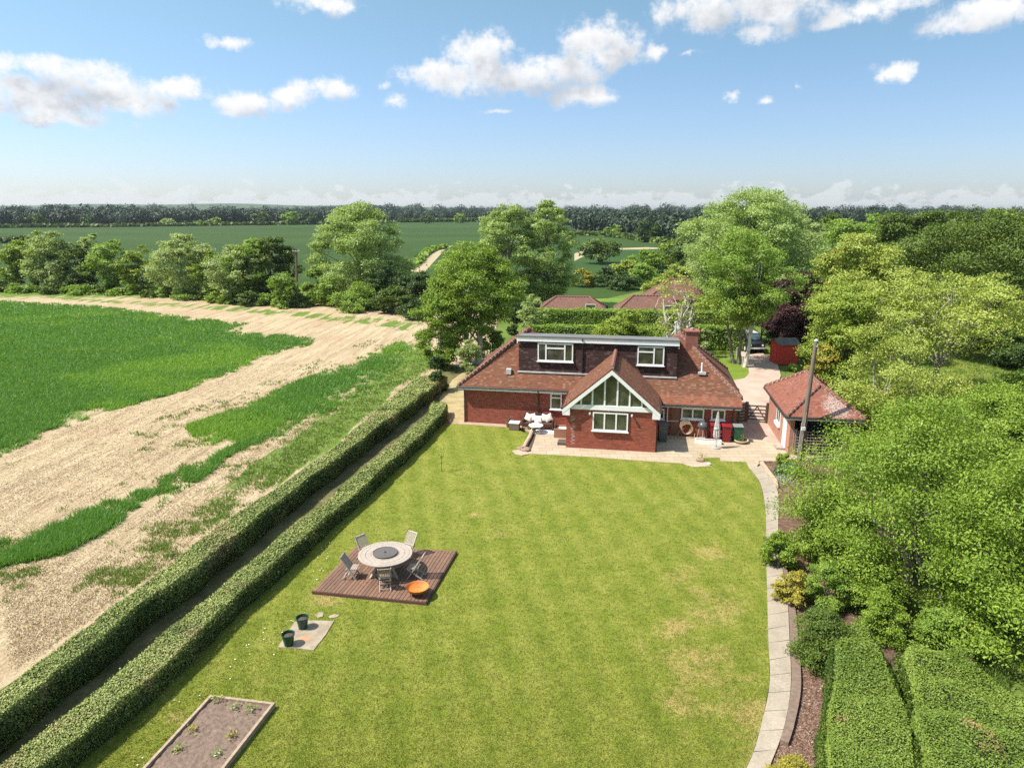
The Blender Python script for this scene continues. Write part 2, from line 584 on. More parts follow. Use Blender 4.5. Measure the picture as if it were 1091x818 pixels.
M['hedge'] = leaf_mat('clipped_hedge_leaves', LS((0.052, 0.078, 0.018), (0.201, 0.251, 0.060), (0.305, 0.345, 0.098), (0.437, 0.437, 0.172)), 0.10, patch=((0.380, 0.287, 0.138), 0.55, 0.56, 0.5))  # lowest stop darkened for the painted shade on hedge sides
M['hedge_bright'] = leaf_mat('bright_hedge_leaves', LS((0.050, 0.092, 0.012), (0.140, 0.210, 0.026), (0.205, 0.280, 0.042), (0.28, 0.34, 0.07)), 0.2, patch=((0.36, 0.24, 0.10), 0.8, 0.62, 0.6))
M['wheat'] = leaf_mat('young_wheat_blades', LS((0.077, 0.187, 0.031), (0.115, 0.254, 0.042), (0.159, 0.314, 0.056), (0.247, 0.408, 0.093)), 0.4, patch=((0.267, 0.430, 0.055), 0.06, 0.50, 0.6))
M['grass_blade'] = leaf_mat('lawn_blades', [(0, (0.112, 0.146, 0.018)), (0.45, (0.166, 0.199, 0.028)), (0.8, (0.231, 0.246, 0.046)), (1, (0.386, 0.336, 0.114))], 0.25)
M['weed'] = leaf_mat('weed_blades', LS((0.091, 0.169, 0.026), (0.143, 0.234, 0.039), (0.221, 0.299, 0.065), (0.338, 0.364, 0.117)), 0.32)
M['straw'] = leaf_mat('straw_stubble', LS((0.26, 0.18, 0.10), (0.42, 0.32, 0.20), (0.55, 0.44, 0.30), (0.66, 0.56, 0.40)), 0.12)
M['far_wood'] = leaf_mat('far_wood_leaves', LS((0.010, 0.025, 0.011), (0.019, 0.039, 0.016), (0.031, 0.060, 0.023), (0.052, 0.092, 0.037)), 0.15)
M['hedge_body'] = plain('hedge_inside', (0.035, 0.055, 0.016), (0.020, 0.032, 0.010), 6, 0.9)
M['iris'] = leaf_mat('iris_leaves', LS((0.06, 0.12, 0.07), (0.10, 0.18, 0.11), (0.15, 0.24, 0.15), (0.22, 0.32, 0.22)), 0.3)

# ================================================================== THE SETTING
rng = np.random.default_rng(7)


def sd_poly(P, poly):
    """signed distance (inside positive) of points P (n,2) to a polygon"""
    poly = np.asarray(poly, float)
    A = poly; B = np.roll(poly, -1, 0)
    d = np.full(len(P), 1e9); inside = np.zeros(len(P), bool)
    for a, b in zip(A, B):
        e = b - a; w = P - a
        t = np.clip((w @ e) / max(e @ e, 1e-9), 0, 1)
        d = np.minimum(d, np.hypot(*(w - t[:, None] * e).T))
        c = (a[1] > P[:, 1]) != (b[1] > P[:, 1])
        with np.errstate(divide='ignore', invalid='ignore'):
            xi = a[0] + (P[:, 1] - a[1]) / (b[1] - a[1]) * (b[0] - a[0])
        inside ^= c & (P[:, 0] < xi)
    return np.where(inside, d, -d)


def GP(px, z=0.0):
    return [G(u, v, z) for u, v in px]


def vnoise(P, scale, seed=0):
    """cheap smooth value noise, used to scatter things unevenly"""
    r = np.random.default_rng(seed); T = r.random((64, 64))
    q = np.asarray(P) * scale + 1000.0
    i = np.floor(q).astype(int); f = q - i; f = f * f * (3 - 2 * f)
    x0, y0 = i[:, 0] % 64, i[:, 1] % 64; x1, y1 = (x0 + 1) % 64, (y0 + 1) % 64
    a = T[x0, y0] * (1 - f[:, 0]) + T[x1, y0] * f[:, 0]
    b = T[x0, y1] * (1 - f[:, 0]) + T[x1, y1] * f[:, 0]
    return a * (1 - f[:, 1]) + b * f[:, 1]


def sheet(name, poly, z, m, kind='structure', thick=0.0):
    mb = MB()
    if thick:
        mb.prism(poly, z - thick, z)
    else:
        mb.add([(p[0], p[1], z) for p in poly], [tuple(range(len(poly)))])
    o = mb.build(name, m)
    if kind: tag(o, kind=kind)
    return o


def ground_mat(name, cols, scale, fine=9.0, bump=0.3, rough=0.95, stretch=(1, 1, 1)):
    m, g, b, out = new_mat(name)
    p = g.vec('MULTIPLY', g.pos(), stretch)
    n = g.noise(p, scale, 6, 0.6); f = g.noise(p, fine, 5, 0.65)
    v = g.math('ADD', g.math('MULTIPLY', n, 0.6), g.math('MULTIPLY', f, 0.4))
    k = len(cols)
    g.put(b.inputs['Base Color'], g.ramp(v, [(0.30 + 0.4 * i / (k - 1), c) for i, c in enumerate(cols)]))
    b.inputs['Roughness'].default_value = rough
    b.inputs['Specular IOR Level'].default_value = 0.15
    if bump: g.put(b.inputs['Normal'], g.bump(f, bump, 0.05))
    return m


# --- base ground to the horizon: rough meadow
sheet('ground', [(-4100, -60), (4100, -60), (4100, 4100), (-4100, 4100)], -0.06,
      ground_mat('meadow_ground', [(0.060, 0.105, 0.016), (0.100, 0.145, 0.026), (0.150, 0.185, 0.040)], 0.05, 1.3, 0.2))

# --- far arable fields behind the hedgerow (dark green young crop)
crop_far = ground_mat('far_crop', [(0.021, 0.046, 0.009), (0.034, 0.066, 0.012), (0.052, 0.090, 0.018)], 0.012, 0.25, 0.1, stretch=(0.25, 1, 1))
crop_far2 = ground_mat('far_crop_light', [(0.022, 0.054, 0.011), (0.032, 0.070, 0.015), (0.044, 0.088, 0.020)], 0.02, 0.4, 0.1, stretch=(0.3, 1, 1))
stub = ground_mat('far_pale_track', [(0.30, 0.24, 0.15), (0.36, 0.29, 0.18), (0.42, 0.34, 0.23)], 0.2, 1.5, 0.1)
sheet('far_field', [(-900, 118), (-40, 112), (10, 100), (24, 120), (58, 240), (100, 420), (60, 800), (-900, 800)], -0.045, crop_far)
sheet('far_field', GP([(440, 262), (470, 262), (500, 263), (610, 255), (640, 268), (690, 264), (735, 272), (720, 292), (600, 306), (560, 300), (440, 290)]), -0.03, crop_far2)
sheet('far_track', GP([(436, 289), (452, 290), (474, 266), (482, 262), (476, 262), (468, 265)]), -0.018, stub)
sheet('far_track', GP([(612, 270), (622, 267), (622, 273), (612, 278)]), -0.018, stub)
sheet('far_track', GP([(655, 264.6), (690, 263.4), (715, 264.6), (690, 265.6), (656, 266)]), -0.018, stub)
sheet('far_track', GP([(600, 242.2), (640, 241.6), (640, 242.2), (600, 242.8)]), -0.018, crop_far2)
sheet('far_field', GP([(520, 236.2), (405, 237.2), (405, 238.6), (545, 238)]), -0.018, crop_far2)

# --- arable field beside the garden: bare pale soil with bands of young wheat
WHEAT_A = GP([(-420, 312), (-200, 316), (0, 320.6), (106, 326), (177, 335), (213, 340), (266, 345), (252, 354), (300, 357), (336, 361),
              (330, 368), (285, 380), (248, 397), (199, 416), (155, 428), (117, 438), (53, 462), (0, 487), (-120, 545), (-420, 700)])
WHEAT_B = GP([(443, 363), (417, 366), (370, 386), (314, 408), (300, 413), (262, 432), (199, 455), (213, 473), (241, 477), (177, 509), (135, 526),
              (46, 562), (-60, 600), (-60, 640), (0, 604), (71, 590), (142, 551), (213, 512), (248, 484), (300, 466), (330, 447), (364, 432), (404, 405), (436, 381)])
GRASS_C = GP([(452, 366), (436, 381), (404, 405), (364, 432), (300, 484), (268, 500), (290, 515), (360, 468), (410, 425), (462, 385)])
GRASS_D = GP([(300, 484), (241, 519), (199, 551), (152, 583), (120, 604), (140, 612), (180, 585), (250, 540), (300, 505)])
VERGE = GP([(40, 316), (130, 320.5), (200, 324), (300, 331), (400, 339), (446, 345), (432, 351), (380, 343.5), (300, 335), (200, 328), (100, 321.5)])

HEDGE_O_L = [(462, 386), (408, 430), (358, 474), (313, 507), (250, 547), (190, 590), (136, 632), (61, 689), (0, 733), (-80, 795)]
HEDGE_O_R = [(478, 400), (437, 430), (358, 489), (270, 555), (250, 572), (217, 598), (149, 647), (68, 713), (0, 766), (-80, 830)]
HEDGE_I_L = [(459, 430), (452, 445), (411, 477), (373, 510), (343, 536), (299, 568), (270, 595), (250, 611), (190, 659), (126, 713), (68, 761), (0, 812), (-60, 860)]
HEDGE_I_R = [(477, 429), (474, 440), (443, 468.5), (417, 492), (387, 520), (340, 560), (311, 588), (250, 638), (222, 667), (170, 717), (102, 771), (44, 818), (0, 855)]
H_OUT, H_IN = 0.98, 0.76


def edge_line(px, z):
    p = np.array(GP(px, z)); return p[np.argsort(p[:, 1])]


oL, oR = edge_line(HEDGE_O_L, H_OUT), edge_line(HEDGE_O_R, H_OUT)
iL, iR = edge_line(HEDGE_I_L, H_IN), edge_line(HEDGE_I_R, H_IN)


def at_y(line, y):
    return np.interp(y, line[:, 1], line[:, 0])


def build_field():
    step = 0.42
    xs = np.arange(-150, 6, step); ys = np.arange(9, 121, step)
    X, Y = np.meshgrid(xs, ys, indexing='ij')
    P = np.stack([X.ravel(), Y.ravel()], 1)
    lim = np.where(P[:, 1] < oR[-1, 1], np.interp(P[:, 1], oL[:, 1], (oL[:, 0] + 0.6)), -2.0 - 0.0 * P[:, 1])
    lim = np.where(P[:, 1] < oL[0, 1], oL[0, 0] - (oL[0, 1] - P[:, 1]) * 0.3, lim)
    keep = (P[:, 0] < lim + step) & (P[:, 0] > -P[:, 1] * 1.25 - 14)
    K = keep.reshape(X.shape)
    ny = len(ys); idx = np.arange(P.shape[0]).reshape(X.shape)
    ok = K[:-1, :-1] & K[1:, :-1] & K[1:, 1:] & K[:-1, 1:]
    F = np.stack([idx[:-1, :-1][ok], idx[1:, :-1][ok], idx[1:, 1:][ok], idx[:-1, 1:][ok]], 1)
    used, inv = np.unique(F, return_inverse=True); F = inv.reshape(F.shape); P = P[used]
    a = np.maximum(sd_poly(P, WHEAT_A), sd_poly(P, WHEAT_B))
    c = np.maximum(np.maximum(np.minimum(sd_poly(P, GRASS_C) * 1.6 + 0.9, 2.4), np.minimum(sd_poly(P, GRASS_D), 0.15) - 0.1), np.minimum(sd_poly(P, VERGE) + 0.2, 0.5))
    c = np.maximum(c, np.where(P[:, 1] > 100, (P[:, 1] - 106) * 0.3, -9))
    z = 0.05 * vnoise(P, 0.35, 3) * 0.6 + 0.02 * vnoise(P, 1.3, 4) - 0.02
    me = mesh_np('field', np.column_stack([P, z]), F, True, pattrs={'wheat': np.clip(a, -6, 6), 'grass': np.clip(c, -6, 6)})
    m, g, b, out = new_mat('arable_soil_and_crop')
    p = g.pos()
    a0, a1 = Vector(G(60, 535)), Vector(G(380, 355)); ang = math.atan2(a1.y - a0.y, a1.x - a0.x)
    rot = g.n.new('ShaderNodeVectorRotate'); rot.rotation_type = 'Z_AXIS'
    g.put(rot.inputs['Vector'], p); rot.inputs['Angle'].default_value = -ang
    al = g.vec('MULTIPLY', rot.outputs[0], (0.10, 1.0, 1.0))
    st = g.noise(al, 1.5, 4, 0.6, 0.4)                     # streaks left by the drill and wheels
    st2 = g.noise(al, 5.5, 3, 0.6, 0.2)
    n1 = g.noise(p, 0.9, 6, 0.65); n2 = g.noise(p, 7.0, 6, 0.7); n3 = g.noise(p, 0.16, 3, 0.5)
    soil = g.ramp(g.math('ADD', g.math('MULTIPLY', st, 0.55), g.math('MULTIPLY', n2, 0.45)),
                  [(0.30, (0.235, 0.165, 0.095)), (0.43, (0.35, 0.268, 0.165)), (0.56, (0.44, 0.350, 0.225)), (0.72, (0.54, 0.455, 0.32))])
    soil = g.mix(g.sstep(st2, 0.57, 0.66, 0, 0.7), soil, (0.23, 0.155, 0.09))
    sr = g.n.new('ShaderNodeSeparateXYZ'); g.put(sr.inputs[0], rot.outputs[0])
    rut = g.math('ABSOLUTE', g.math('SUBTRACT', g.math('FRACT', g.math('MULTIPLY', g.math('ADD', sr.outputs[1], g.math('MULTIPLY', st, 1.5)), 0.55)), 0.5))
    soil = g.mix(g.math('MULTIPLY', g.sstep(rut, 0.07, 0.02), g.sstep(n1, 0.40, 0.55, 0, 0.6)), soil, (0.21, 0.135, 0.08))
    soil = g.mix(g.sstep(n3, 0.5, 0.7, 0, 0.35), soil, (0.34, 0.22, 0.14))
    w = g.attr('wheat'); gr = g.attr('grass')
    wob = g.math('MULTIPLY', g.math('SUBTRACT', g.math('ADD', g.math('MULTIPLY', n1, 0.7), g.math('MULTIPLY', n2, 0.3)), 0.5), 3.0)
    stw = g.noise(g.vec('MULTIPLY', rot.outputs[0], (0.16, 1.0, 1.0)), 0.9, 5, 0.65, 0.3)
    wob = g.math('ADD', wob, g.math('MULTIPLY', g.math('SUBTRACT', stw, 0.52), 7.0))
    wm = g.sstep(g.math('ADD', g.math('MINIMUM', w, 2.2), wob), 0.3, 2.2)
    rows = g.noise(g.vec('MULTIPLY', rot.outputs[0], (0.25, 2.4, 1)), 2.2, 3, 0.6)
    wc = g.ramp(g.math('ADD', g.math('MULTIPLY', n2, 0.5), g.math('MULTIPLY', rows, 0.5)),
                [(0.28, (0.036, 0.090, 0.018)), (0.45, (0.056, 0.130, 0.025)), (0.62, (0.082, 0.170, 0.034)), (0.8, (0.13, 0.22, 0.055))])
    wc = g.mix(g.sstep(g.noise(p, 0.07, 3, 0.5), 0.45, 0.68, 0, 0.65), wc, (0.135, 0.215, 0.035))
    gm = g.sstep(g.math('ADD', gr, g.math('MULTIPLY', wob, 1.15)), -0.3, 0.6)
    gc = g.ramp(n2, [(0.3, (0.070, 0.125, 0.020)), (0.5, (0.110, 0.175, 0.028)), (0.7, (0.17, 0.22, 0.05))])
    col = g.mix(gm, soil, gc)
    col = g.mix(wm, col, wc)
    sparse = g.math('MULTIPLY', g.sstep(n1, 0.60, 0.68), g.sstep(w, -4.5, -0.5))     # thin growth near the crop
    col = g.mix(g.math('MULTIPLY', sparse, 0.55), col, (0.10, 0.15, 0.03))
    g.put(b.inputs['Base Color'], col)
    b.inputs['Roughness'].default_value = 0.95; b.inputs['Specular IOR Level'].default_value = 0.1
    hgt = g.math('ADD', g.math('MULTIPLY', n2, 0.7), g.math('MULTIPLY', st2, 0.5))
    g.put(b.inputs['Normal'], g.bump(hgt, 0.9, 0.12))
    o = link('field', me, None, m); tag(o, kind='structure')


build_field()

# --- strip of dry ground between the two hedges and round the end of the house
strip_m = ground_mat('dry_strip', [(0.045, 0.050, 0.018), (0.105, 0.098, 0.040), (0.21, 0.175, 0.085)], 0.9, 8.0, 0.6)
sheet('hedge_strip', GP([(-160, 860), (-80, 790), (68, 690), (200, 590), (330, 495), (440, 420), (470, 395), (520, 385), (522, 452), (460, 452), (400, 500), (250, 625), (60, 790), (-40, 870)]), 0.03, strip_m)
tan_m = ground_mat('dry_tan_ground', [(0.19, 0.15, 0.07), (0.32, 0.26, 0.13), (0.45, 0.38, 0.22)], 1.2, 9.0, 0.5)
sheet('dry_ground', GP([(482, 405), (500, 392), (535, 392), (535, 452), (480, 452), (472, 440), (468, 425)]), 0.036, tan_m)

# --- lawn
PATH_L = [(799, 500), (809.5, 515), (814.5, 536), (816, 560), (816, 583), (817, 625), (818.6, 686), (820, 728), (812, 769), (800, 810), (778, 850)]
PATH_R = [(812, 497), (826, 518), (829.5, 536), (829, 563), (831, 583), (834, 612), (839, 645), (841, 686), (842.5, 728), (837, 769), (826, 803), (806, 850)]
LAWN_PX = [(-40, 880), (60, 800), (200, 690), (330, 570), (420, 500), (470, 452), (500, 452), (540, 455), (556, 460), (564, 466), (557, 484), (620, 487), (700, 493), (726, 494.5), (739, 498.5),
           (757, 497.5), (749, 488.5), (767, 488.5), (767.5, 492), (795, 493)] + PATH_L + [(700, 880), (300, 900)]
LAWN = GP(LAWN_PX)


def lawn_mat():
    m, g, b, out = new_mat('mown_lawn')
    p = g.pos()
    n0 = g.noise(p, 0.22, 4, 0.55); n1 = g.noise(p, 0.9, 5, 0.6); n2 = g.noise(p, 5.0, 5, 0.65); n3 = g.noise(p, 26.0, 4, 0.7)
    sx = g.n.new('ShaderNodeSeparateXYZ'); g.put(sx.inputs[0], p)
    st = g.math('SINE', g.math('MULTIPLY', g.math('ADD', g.math('MULTIPLY', sx.outputs[0], 0.985), g.math('MULTIPLY', sx.outputs[1], 0.17)), 5.6))
    v = g.math('ADD', g.math('ADD', g.math('MULTIPLY', n1, 0.22), g.math('MULTIPLY', n2, 0.20)), g.math('ADD', g.math('MULTIPLY', n3, 0.58), g.math('MULTIPLY', st, 0.026)))
    col = g.ramp(v, [(0.40, (0.098, 0.138, 0.012)), (0.47, (0.146, 0.180, 0.021)), (0.54, (0.194, 0.210, 0.032)), (0.62, (0.28, 0.28, 0.068))])
    dry = g.math('ADD', g.math('MULTIPLY', n0, 0.5), g.math('MULTIPLY', n1, 0.5))
    col = g.mix(g.sstep(dry, 0.44, 0.70, 0, 0.38), col, (0.225, 0.225, 0.045))
    # parched spots (places where they are in the garden)
    spots = [((5.6, 18.3, 0), 1.5), ((6.9, 21.6, 0), 1.3), ((6.4, 16.2, 0), 0.9), ((4.4, 16.6, 0), 0.9), ((5.9, 14.8, 0), 0.8), ((7.6, 25.2, 0), 0.9), 
             ((-1.7, 28.6, 0), 0.35), ((-6.3, 22.0, 0), 0.8), ((-8.9, 16.0, 0), 0.35), ((-0.5, 26.6, 0), 0.6), ((5.2, 20.0, 0), 0.8), ((6.1, 23.4, 0), 0.8)]
    dm = None
    wob = g.math('MULTIPLY', g.math('SUBTRACT', n1, 0.5), 3.4)
    wob = g.math('ADD', wob, g.math('MULTIPLY', g.math('SUBTRACT', n2, 0.5), 2.0))
    for c, r in spots:
        d = g.vec('LENGTH', g.vec('SUBTRACT', p, c), out=1)
        q = g.math('ADD', g.math('SUBTRACT', 1.0, g.math('DIVIDE', d, r)), wob)
        dm = q if dm is None else g.math('MAXIMUM', dm, q)
    col = g.mix(g.sstep(dm, -0.1, 1.3, 0, 0.8), col, (0.36, 0.26, 0.10))
    g.put(b.inputs['Base Color'], col)
    b.inputs['Roughness'].default_value = 0.9; b.inputs['Specular IOR Level'].default_value = 0.15
    g.put(b.inputs['Normal'], g.bump(g.math('ADD', g.math('MULTIPLY', n3, 0.7), g.math('MULTIPLY', n2, 0.5)), 0.8, 0.05))
    return m


M['lawn'] = lawn_mat()
sheet('lawn', LAWN, 0.042, M['lawn'])
sheet('lawn', GP([(745, 380), (756, 374), (786, 373), (790, 379), (797, 391), (798, 398), (793, 403), (782, 405), (770, 402)]), 0.03,
      ground_mat('front_lawn', [(0.09, 0.14, 0.015), (0.13, 0.19, 0.022), (0.19, 0.22, 0.04)], 0.8, 9, 0.3))

# --- drive, patio, path
drive_m = ground_mat('gravel_drive', [(0.30, 0.215, 0.165), (0.41, 0.31, 0.25), (0.50, 0.40, 0.33)], 0.7, 11.0, 0.5)
sheet('driveway', GP([(745, 368), (752, 373), (790, 371), (798, 378), (812, 376), (828, 386), (832, 400), (828, 412), (840, 440), (836, 455), (834, 474), (815, 476), (782, 470), (786, 440), (788, 415), (778, 407), (750, 404), (730, 380)]), 0.022, drive_m)


def slab_mat(name, cols, w, h, joint=(0.22, 0.19, 0.15), ms=0.012, stain=0.4):
    m, g, b, out = new_mat(name)
    uv = g.coord('UV')
    t = g.n.new('ShaderNodeTexBrick'); g.put(t.inputs['Vector'], uv)
    t.inputs['Scale'].default_value = 1.0; t.inputs['Brick Width'].default_value = w; t.inputs['Row Height'].default_value = h
    t.inputs['Mortar Size'].default_value = ms
    g.put(t.inputs['Color1'], cols[0]); g.put(t.inputs['Color2'], cols[1]); g.put(t.inputs['Mortar'], joint)
    n = g.noise(g.pos(), 1.4, 5, 0.65); n2 = g.noise(g.pos(), 14, 5, 0.65)
    c = g.mix(g.sstep(n, 0.42, 0.72, 0, stain), t.outputs[0], cols[2])
    c = g.mix(g.sstep(n2, 0.55, 0.75, 0, 0.45), c, tuple(x * 0.6 for x in cols[1]))
    g.put(b.inputs['Base Color'], c); b.inputs['Roughness'].default_value = 0.85
    g.put(b.inputs['Normal'], g.bump(g.math('SUBTRACT', n2, g.math('MULTIPLY', t.outputs[1], 2.0)), 0.35, 0.01))
    return m


M['patio'] = slab_mat('patio_paving', [(0.43, 0.345, 0.24), (0.36, 0.285, 0.195), (0.27, 0.21, 0.145)], 0.75, 0.5)
sheet('patio', GP([(557, 484), (566, 462), (582, 456), (610, 455), (700, 462), (724, 463), (783, 467), (834, 472), (846, 474), (900, 476), (900, 488), (858, 492), (846, 490), (812, 490),
                   (806, 498), (799, 501), (795, 493), (767.5, 492), (767, 488.5), (749, 488.5), (757, 497.5), (739, 498.5), (726, 494.5), (700, 493), (620, 487)]), 0.060, M['patio'], thick=0.1)
sheet('patio_edge', GP([(480, 452), (500, 453), (554, 457), (566, 461), (566, 458.5), (554, 454), (497, 449.5)]), 0.056, plain('edge_stone', (0.42, 0.30, 0.22), (0.32, 0.22, 0.16), 4, 0.9), thick=0.1)

path_m, g_, b_, _o = new_mat('concrete_path_slabs')
_n = g_.noise(g_.pos(), 1.1, 5, 0.65); _f = g_.noise(g_.pos(), 16, 5, 0.65)
_c = g_.ramp(g_.math('ADD', g_.math('MULTIPLY', _n, 0.5), g_.math('MULTIPLY', _f, 0.5)), [(0.32, (0.185, 0.155, 0.115)), (0.5, (0.31, 0.262, 0.20)), (0.68, (0.42, 0.362, 0.285))])
_c = g_.mix(g_.sstep(g_.attr('rnd'), 0.0, 1.0, 0, 0.35), _c, (0.30, 0.25, 0.19))
g_.put(b_.inputs['Base Color'], _c); b_.inputs['Roughness'].default_value = 0.9
g_.put(b_.inputs['Normal'], g_.bump(_f, 0.3, 0.01))


def ribbon(px):
    p = np.array(GP(px)); d = np.r_[0, np.cumsum(np.hypot(*np.diff(p, axis=0).T))]
    return p, d / d[-1], d[-1]


def smooth_line(p, n):
    """Catmull-Rom through p, n samples"""
    p = np.asarray(p); q = np.vstack([2 * p[0] - p[1], p, 2 * p[-1] - p[-2]])
    d = np.r_[0, np.cumsum(np.hypot(*np.diff(p, axis=0).T))]
    out = []
    for s in np.linspace(0, d[-1], n):
        i = min(np.searchsorted(d, s, 'right') - 1, len(p) - 2); t = (s - d[i]) / (d[i + 1] - d[i])
        a, b, c, e = q[i], q[i + 1], q[i + 2], q[i + 3]
        out.append(0.5 * ((2 * b) + (-a + c) * t + (2 * a - 5 * b + 4 * c - e) * t * t + (-a + 3 * b - 3 * c + e) * t ** 3))
    return np.array(out)


pl, pr = smooth_line(GP(PATH_L), 60), smooth_line(GP(PATH_R), 60)
V, Fq, rn = [], [], []
sub = 5                                                            # each slab is a few cells long, with an open joint
nsl = 27
for k in range(nsl):
    a, b2 = k / nsl, (k + 1) / nsl - 0.0008
    base = len(V); rv = rng.random()
    ts = np.linspace(a, b2, sub)
    for t in ts:
        f = t * 59; i = min(int(f), 58); w = f - i
        L_ = pl[i] * (1 - w) + pl[i + 1] * w; R_ = pr[i] * (1 - w) + pr[i + 1] * w
        dz = 0.004 * math.sin(k * 2.7)
        V += [(L_[0], L_[1], 0.075 + dz), (R_[0], R_[1], 0.075 - dz), (L_[0], L_[1], 0.0), (R_[0], R_[1], 0.0)]
    for j in range(sub - 1):
        q = base + j * 4
        Fq += [(q, q + 1, q + 5, q + 4), (q + 1, q + 3, q + 7, q + 5), (q + 2, q, q + 4, q + 6)]; rn += [rv] * 3
    Fq += [(base, base + 2, base + 3, base + 1)]; rn += [rv]
    e = base + (sub - 1) * 4; Fq += [(e, e + 1, e + 3, e + 2)]; rn += [rv]
o = link('garden_path', mesh_np('garden_path', np.array(V), np.array(Fq), False, {'rnd': rn}), None, path_m); tag(o, kind='structure')
sheet('path_bed', [tuple(p) for p in pl[::3]] + [tuple(p) for p in pl[-1:]] + [tuple(p) for p in pr[::-1][::3]], 0.05, plain('joint_soil', (0.10, 0.08, 0.055), (0.06, 0.05, 0.03), 9, 0.95))

# --- planting bed of bark chips right of the path, and soil beneath trees on the right
chips_m = ground_mat('bark_chips', [(0.055, 0.030, 0.020), (0.15, 0.085, 0.058), (0.30, 0.20, 0.15)], 4.0, 22.0, 1.0)
sheet('bark_bed', [tuple(p) for p in pr[::4]] + GP([(830, 860), (910, 860), (900, 700), (905, 640), (880, 560), (870, 500), (862, 488), (826, 488)]), 0.025, chips_m)
soil_bed_m = ground_mat('bed_soil', [(0.06, 0.04, 0.028), (0.12, 0.08, 0.055), (0.19, 0.13, 0.09)], 4.0, 18.0, 0.9)
sheet('shaded_ground', GP([(905, 860), (1000, 860), (975, 690), (960, 560), (900, 500), (870, 495), (880, 560), (900, 640)]), 0.02, soil_bed_m)
sheet('meadow', GP([(1000, 360), (1160, 345), (1300, 400), (1300, 480), (1050, 430), (1000, 395)]), -0.02,
      ground_mat('long_meadow', [(0.10, 0.14, 0.02), (0.17, 0.20, 0.03), (0.24, 0.24, 0.06)], 0.35, 3.0, 0.5))
sheet('meadow', GP([(520, 322), (700, 316), (700, 334), (560, 334)]), -0.02,
      ground_mat('paddock_grass', [(0.08, 0.15, 0.02), (0.12, 0.20, 0.03), (0.17, 0.24, 0.04)], 0.3, 3.0, 0.3))


# ------------------------------------------------------------------ scattered ground cover (nobody could count it)
def view_points(n, poly, y0, y1, seed, power=2.0):
    """random points inside a polygon, denser near the camera so that they look even in the picture"""
    r = np.random.default_rng(seed); out = []
    poly = np.asarray(poly)
    while sum(map(len, out)) < n:
        u = r.random(n * 3)
        Y = 1.0 / (1.0 / y0 + u * (1.0 / y1 - 1.0 / y0)) if power == 2 else y0 * (y1 / y0) ** u
        x0, x1 = poly[:, 0].min(), poly[:, 0].max()
        X = (r.random(n * 3) * 2 - 1) * Y * 0.80
        P = np.stack([X, Y], 1)
        P = P[(X > x0) & (X < x1)]
        if len(P): P = P[sd_poly(P, poly) > 0]
        out.append(P)
        if len(out) > 40: break
    return np.concatenate(out)[:n]


def blades(name, P, h, w, m, per=3, spread=0.05, lean=0.5, seed=1, z=0.0):
    """thin triangles standing on the points P; h, w arrays"""
    r = np.random.default_rng(seed); n = len(P)
    Q = np.repeat(P, per, 0) + r.normal(0, spread, (n * per, 2)); N = len(Q)
    h = np.repeat(h, per) * r.uniform(0.6, 1.15, N); w = np.repeat(w, per)
    a = r.random(N) * 2 * np.pi; dx, dy = np.cos(a) * w / 2, np.sin(a) * w / 2
    la = r.random(N) * 2 * np.pi; ll = h * lean * r.random(N)
    V = np.empty((N, 3, 3))
    V[:, 0] = np.stack([Q[:, 0] - dx, Q[:, 1] - dy, np.full(N, z)], 1)
    V[:, 1] = np.stack([Q[:, 0] + dx, Q[:, 1] + dy, np.full(N, z)], 1)
    V[:, 2] = np.stack([Q[:, 0] + np.cos(la) * ll, Q[:, 1] + np.sin(la) * ll, z + h], 1)
    rv = np.clip(np.repeat(r.random(n) * 0.6, per) + r.random(N) * 0.4, 0, 1)
    o = link(name, mesh_np(name, V.reshape(-1, 3), np.arange(N * 3).reshape(N, 3), False, {'rnd': rv}), None, m)
    return o


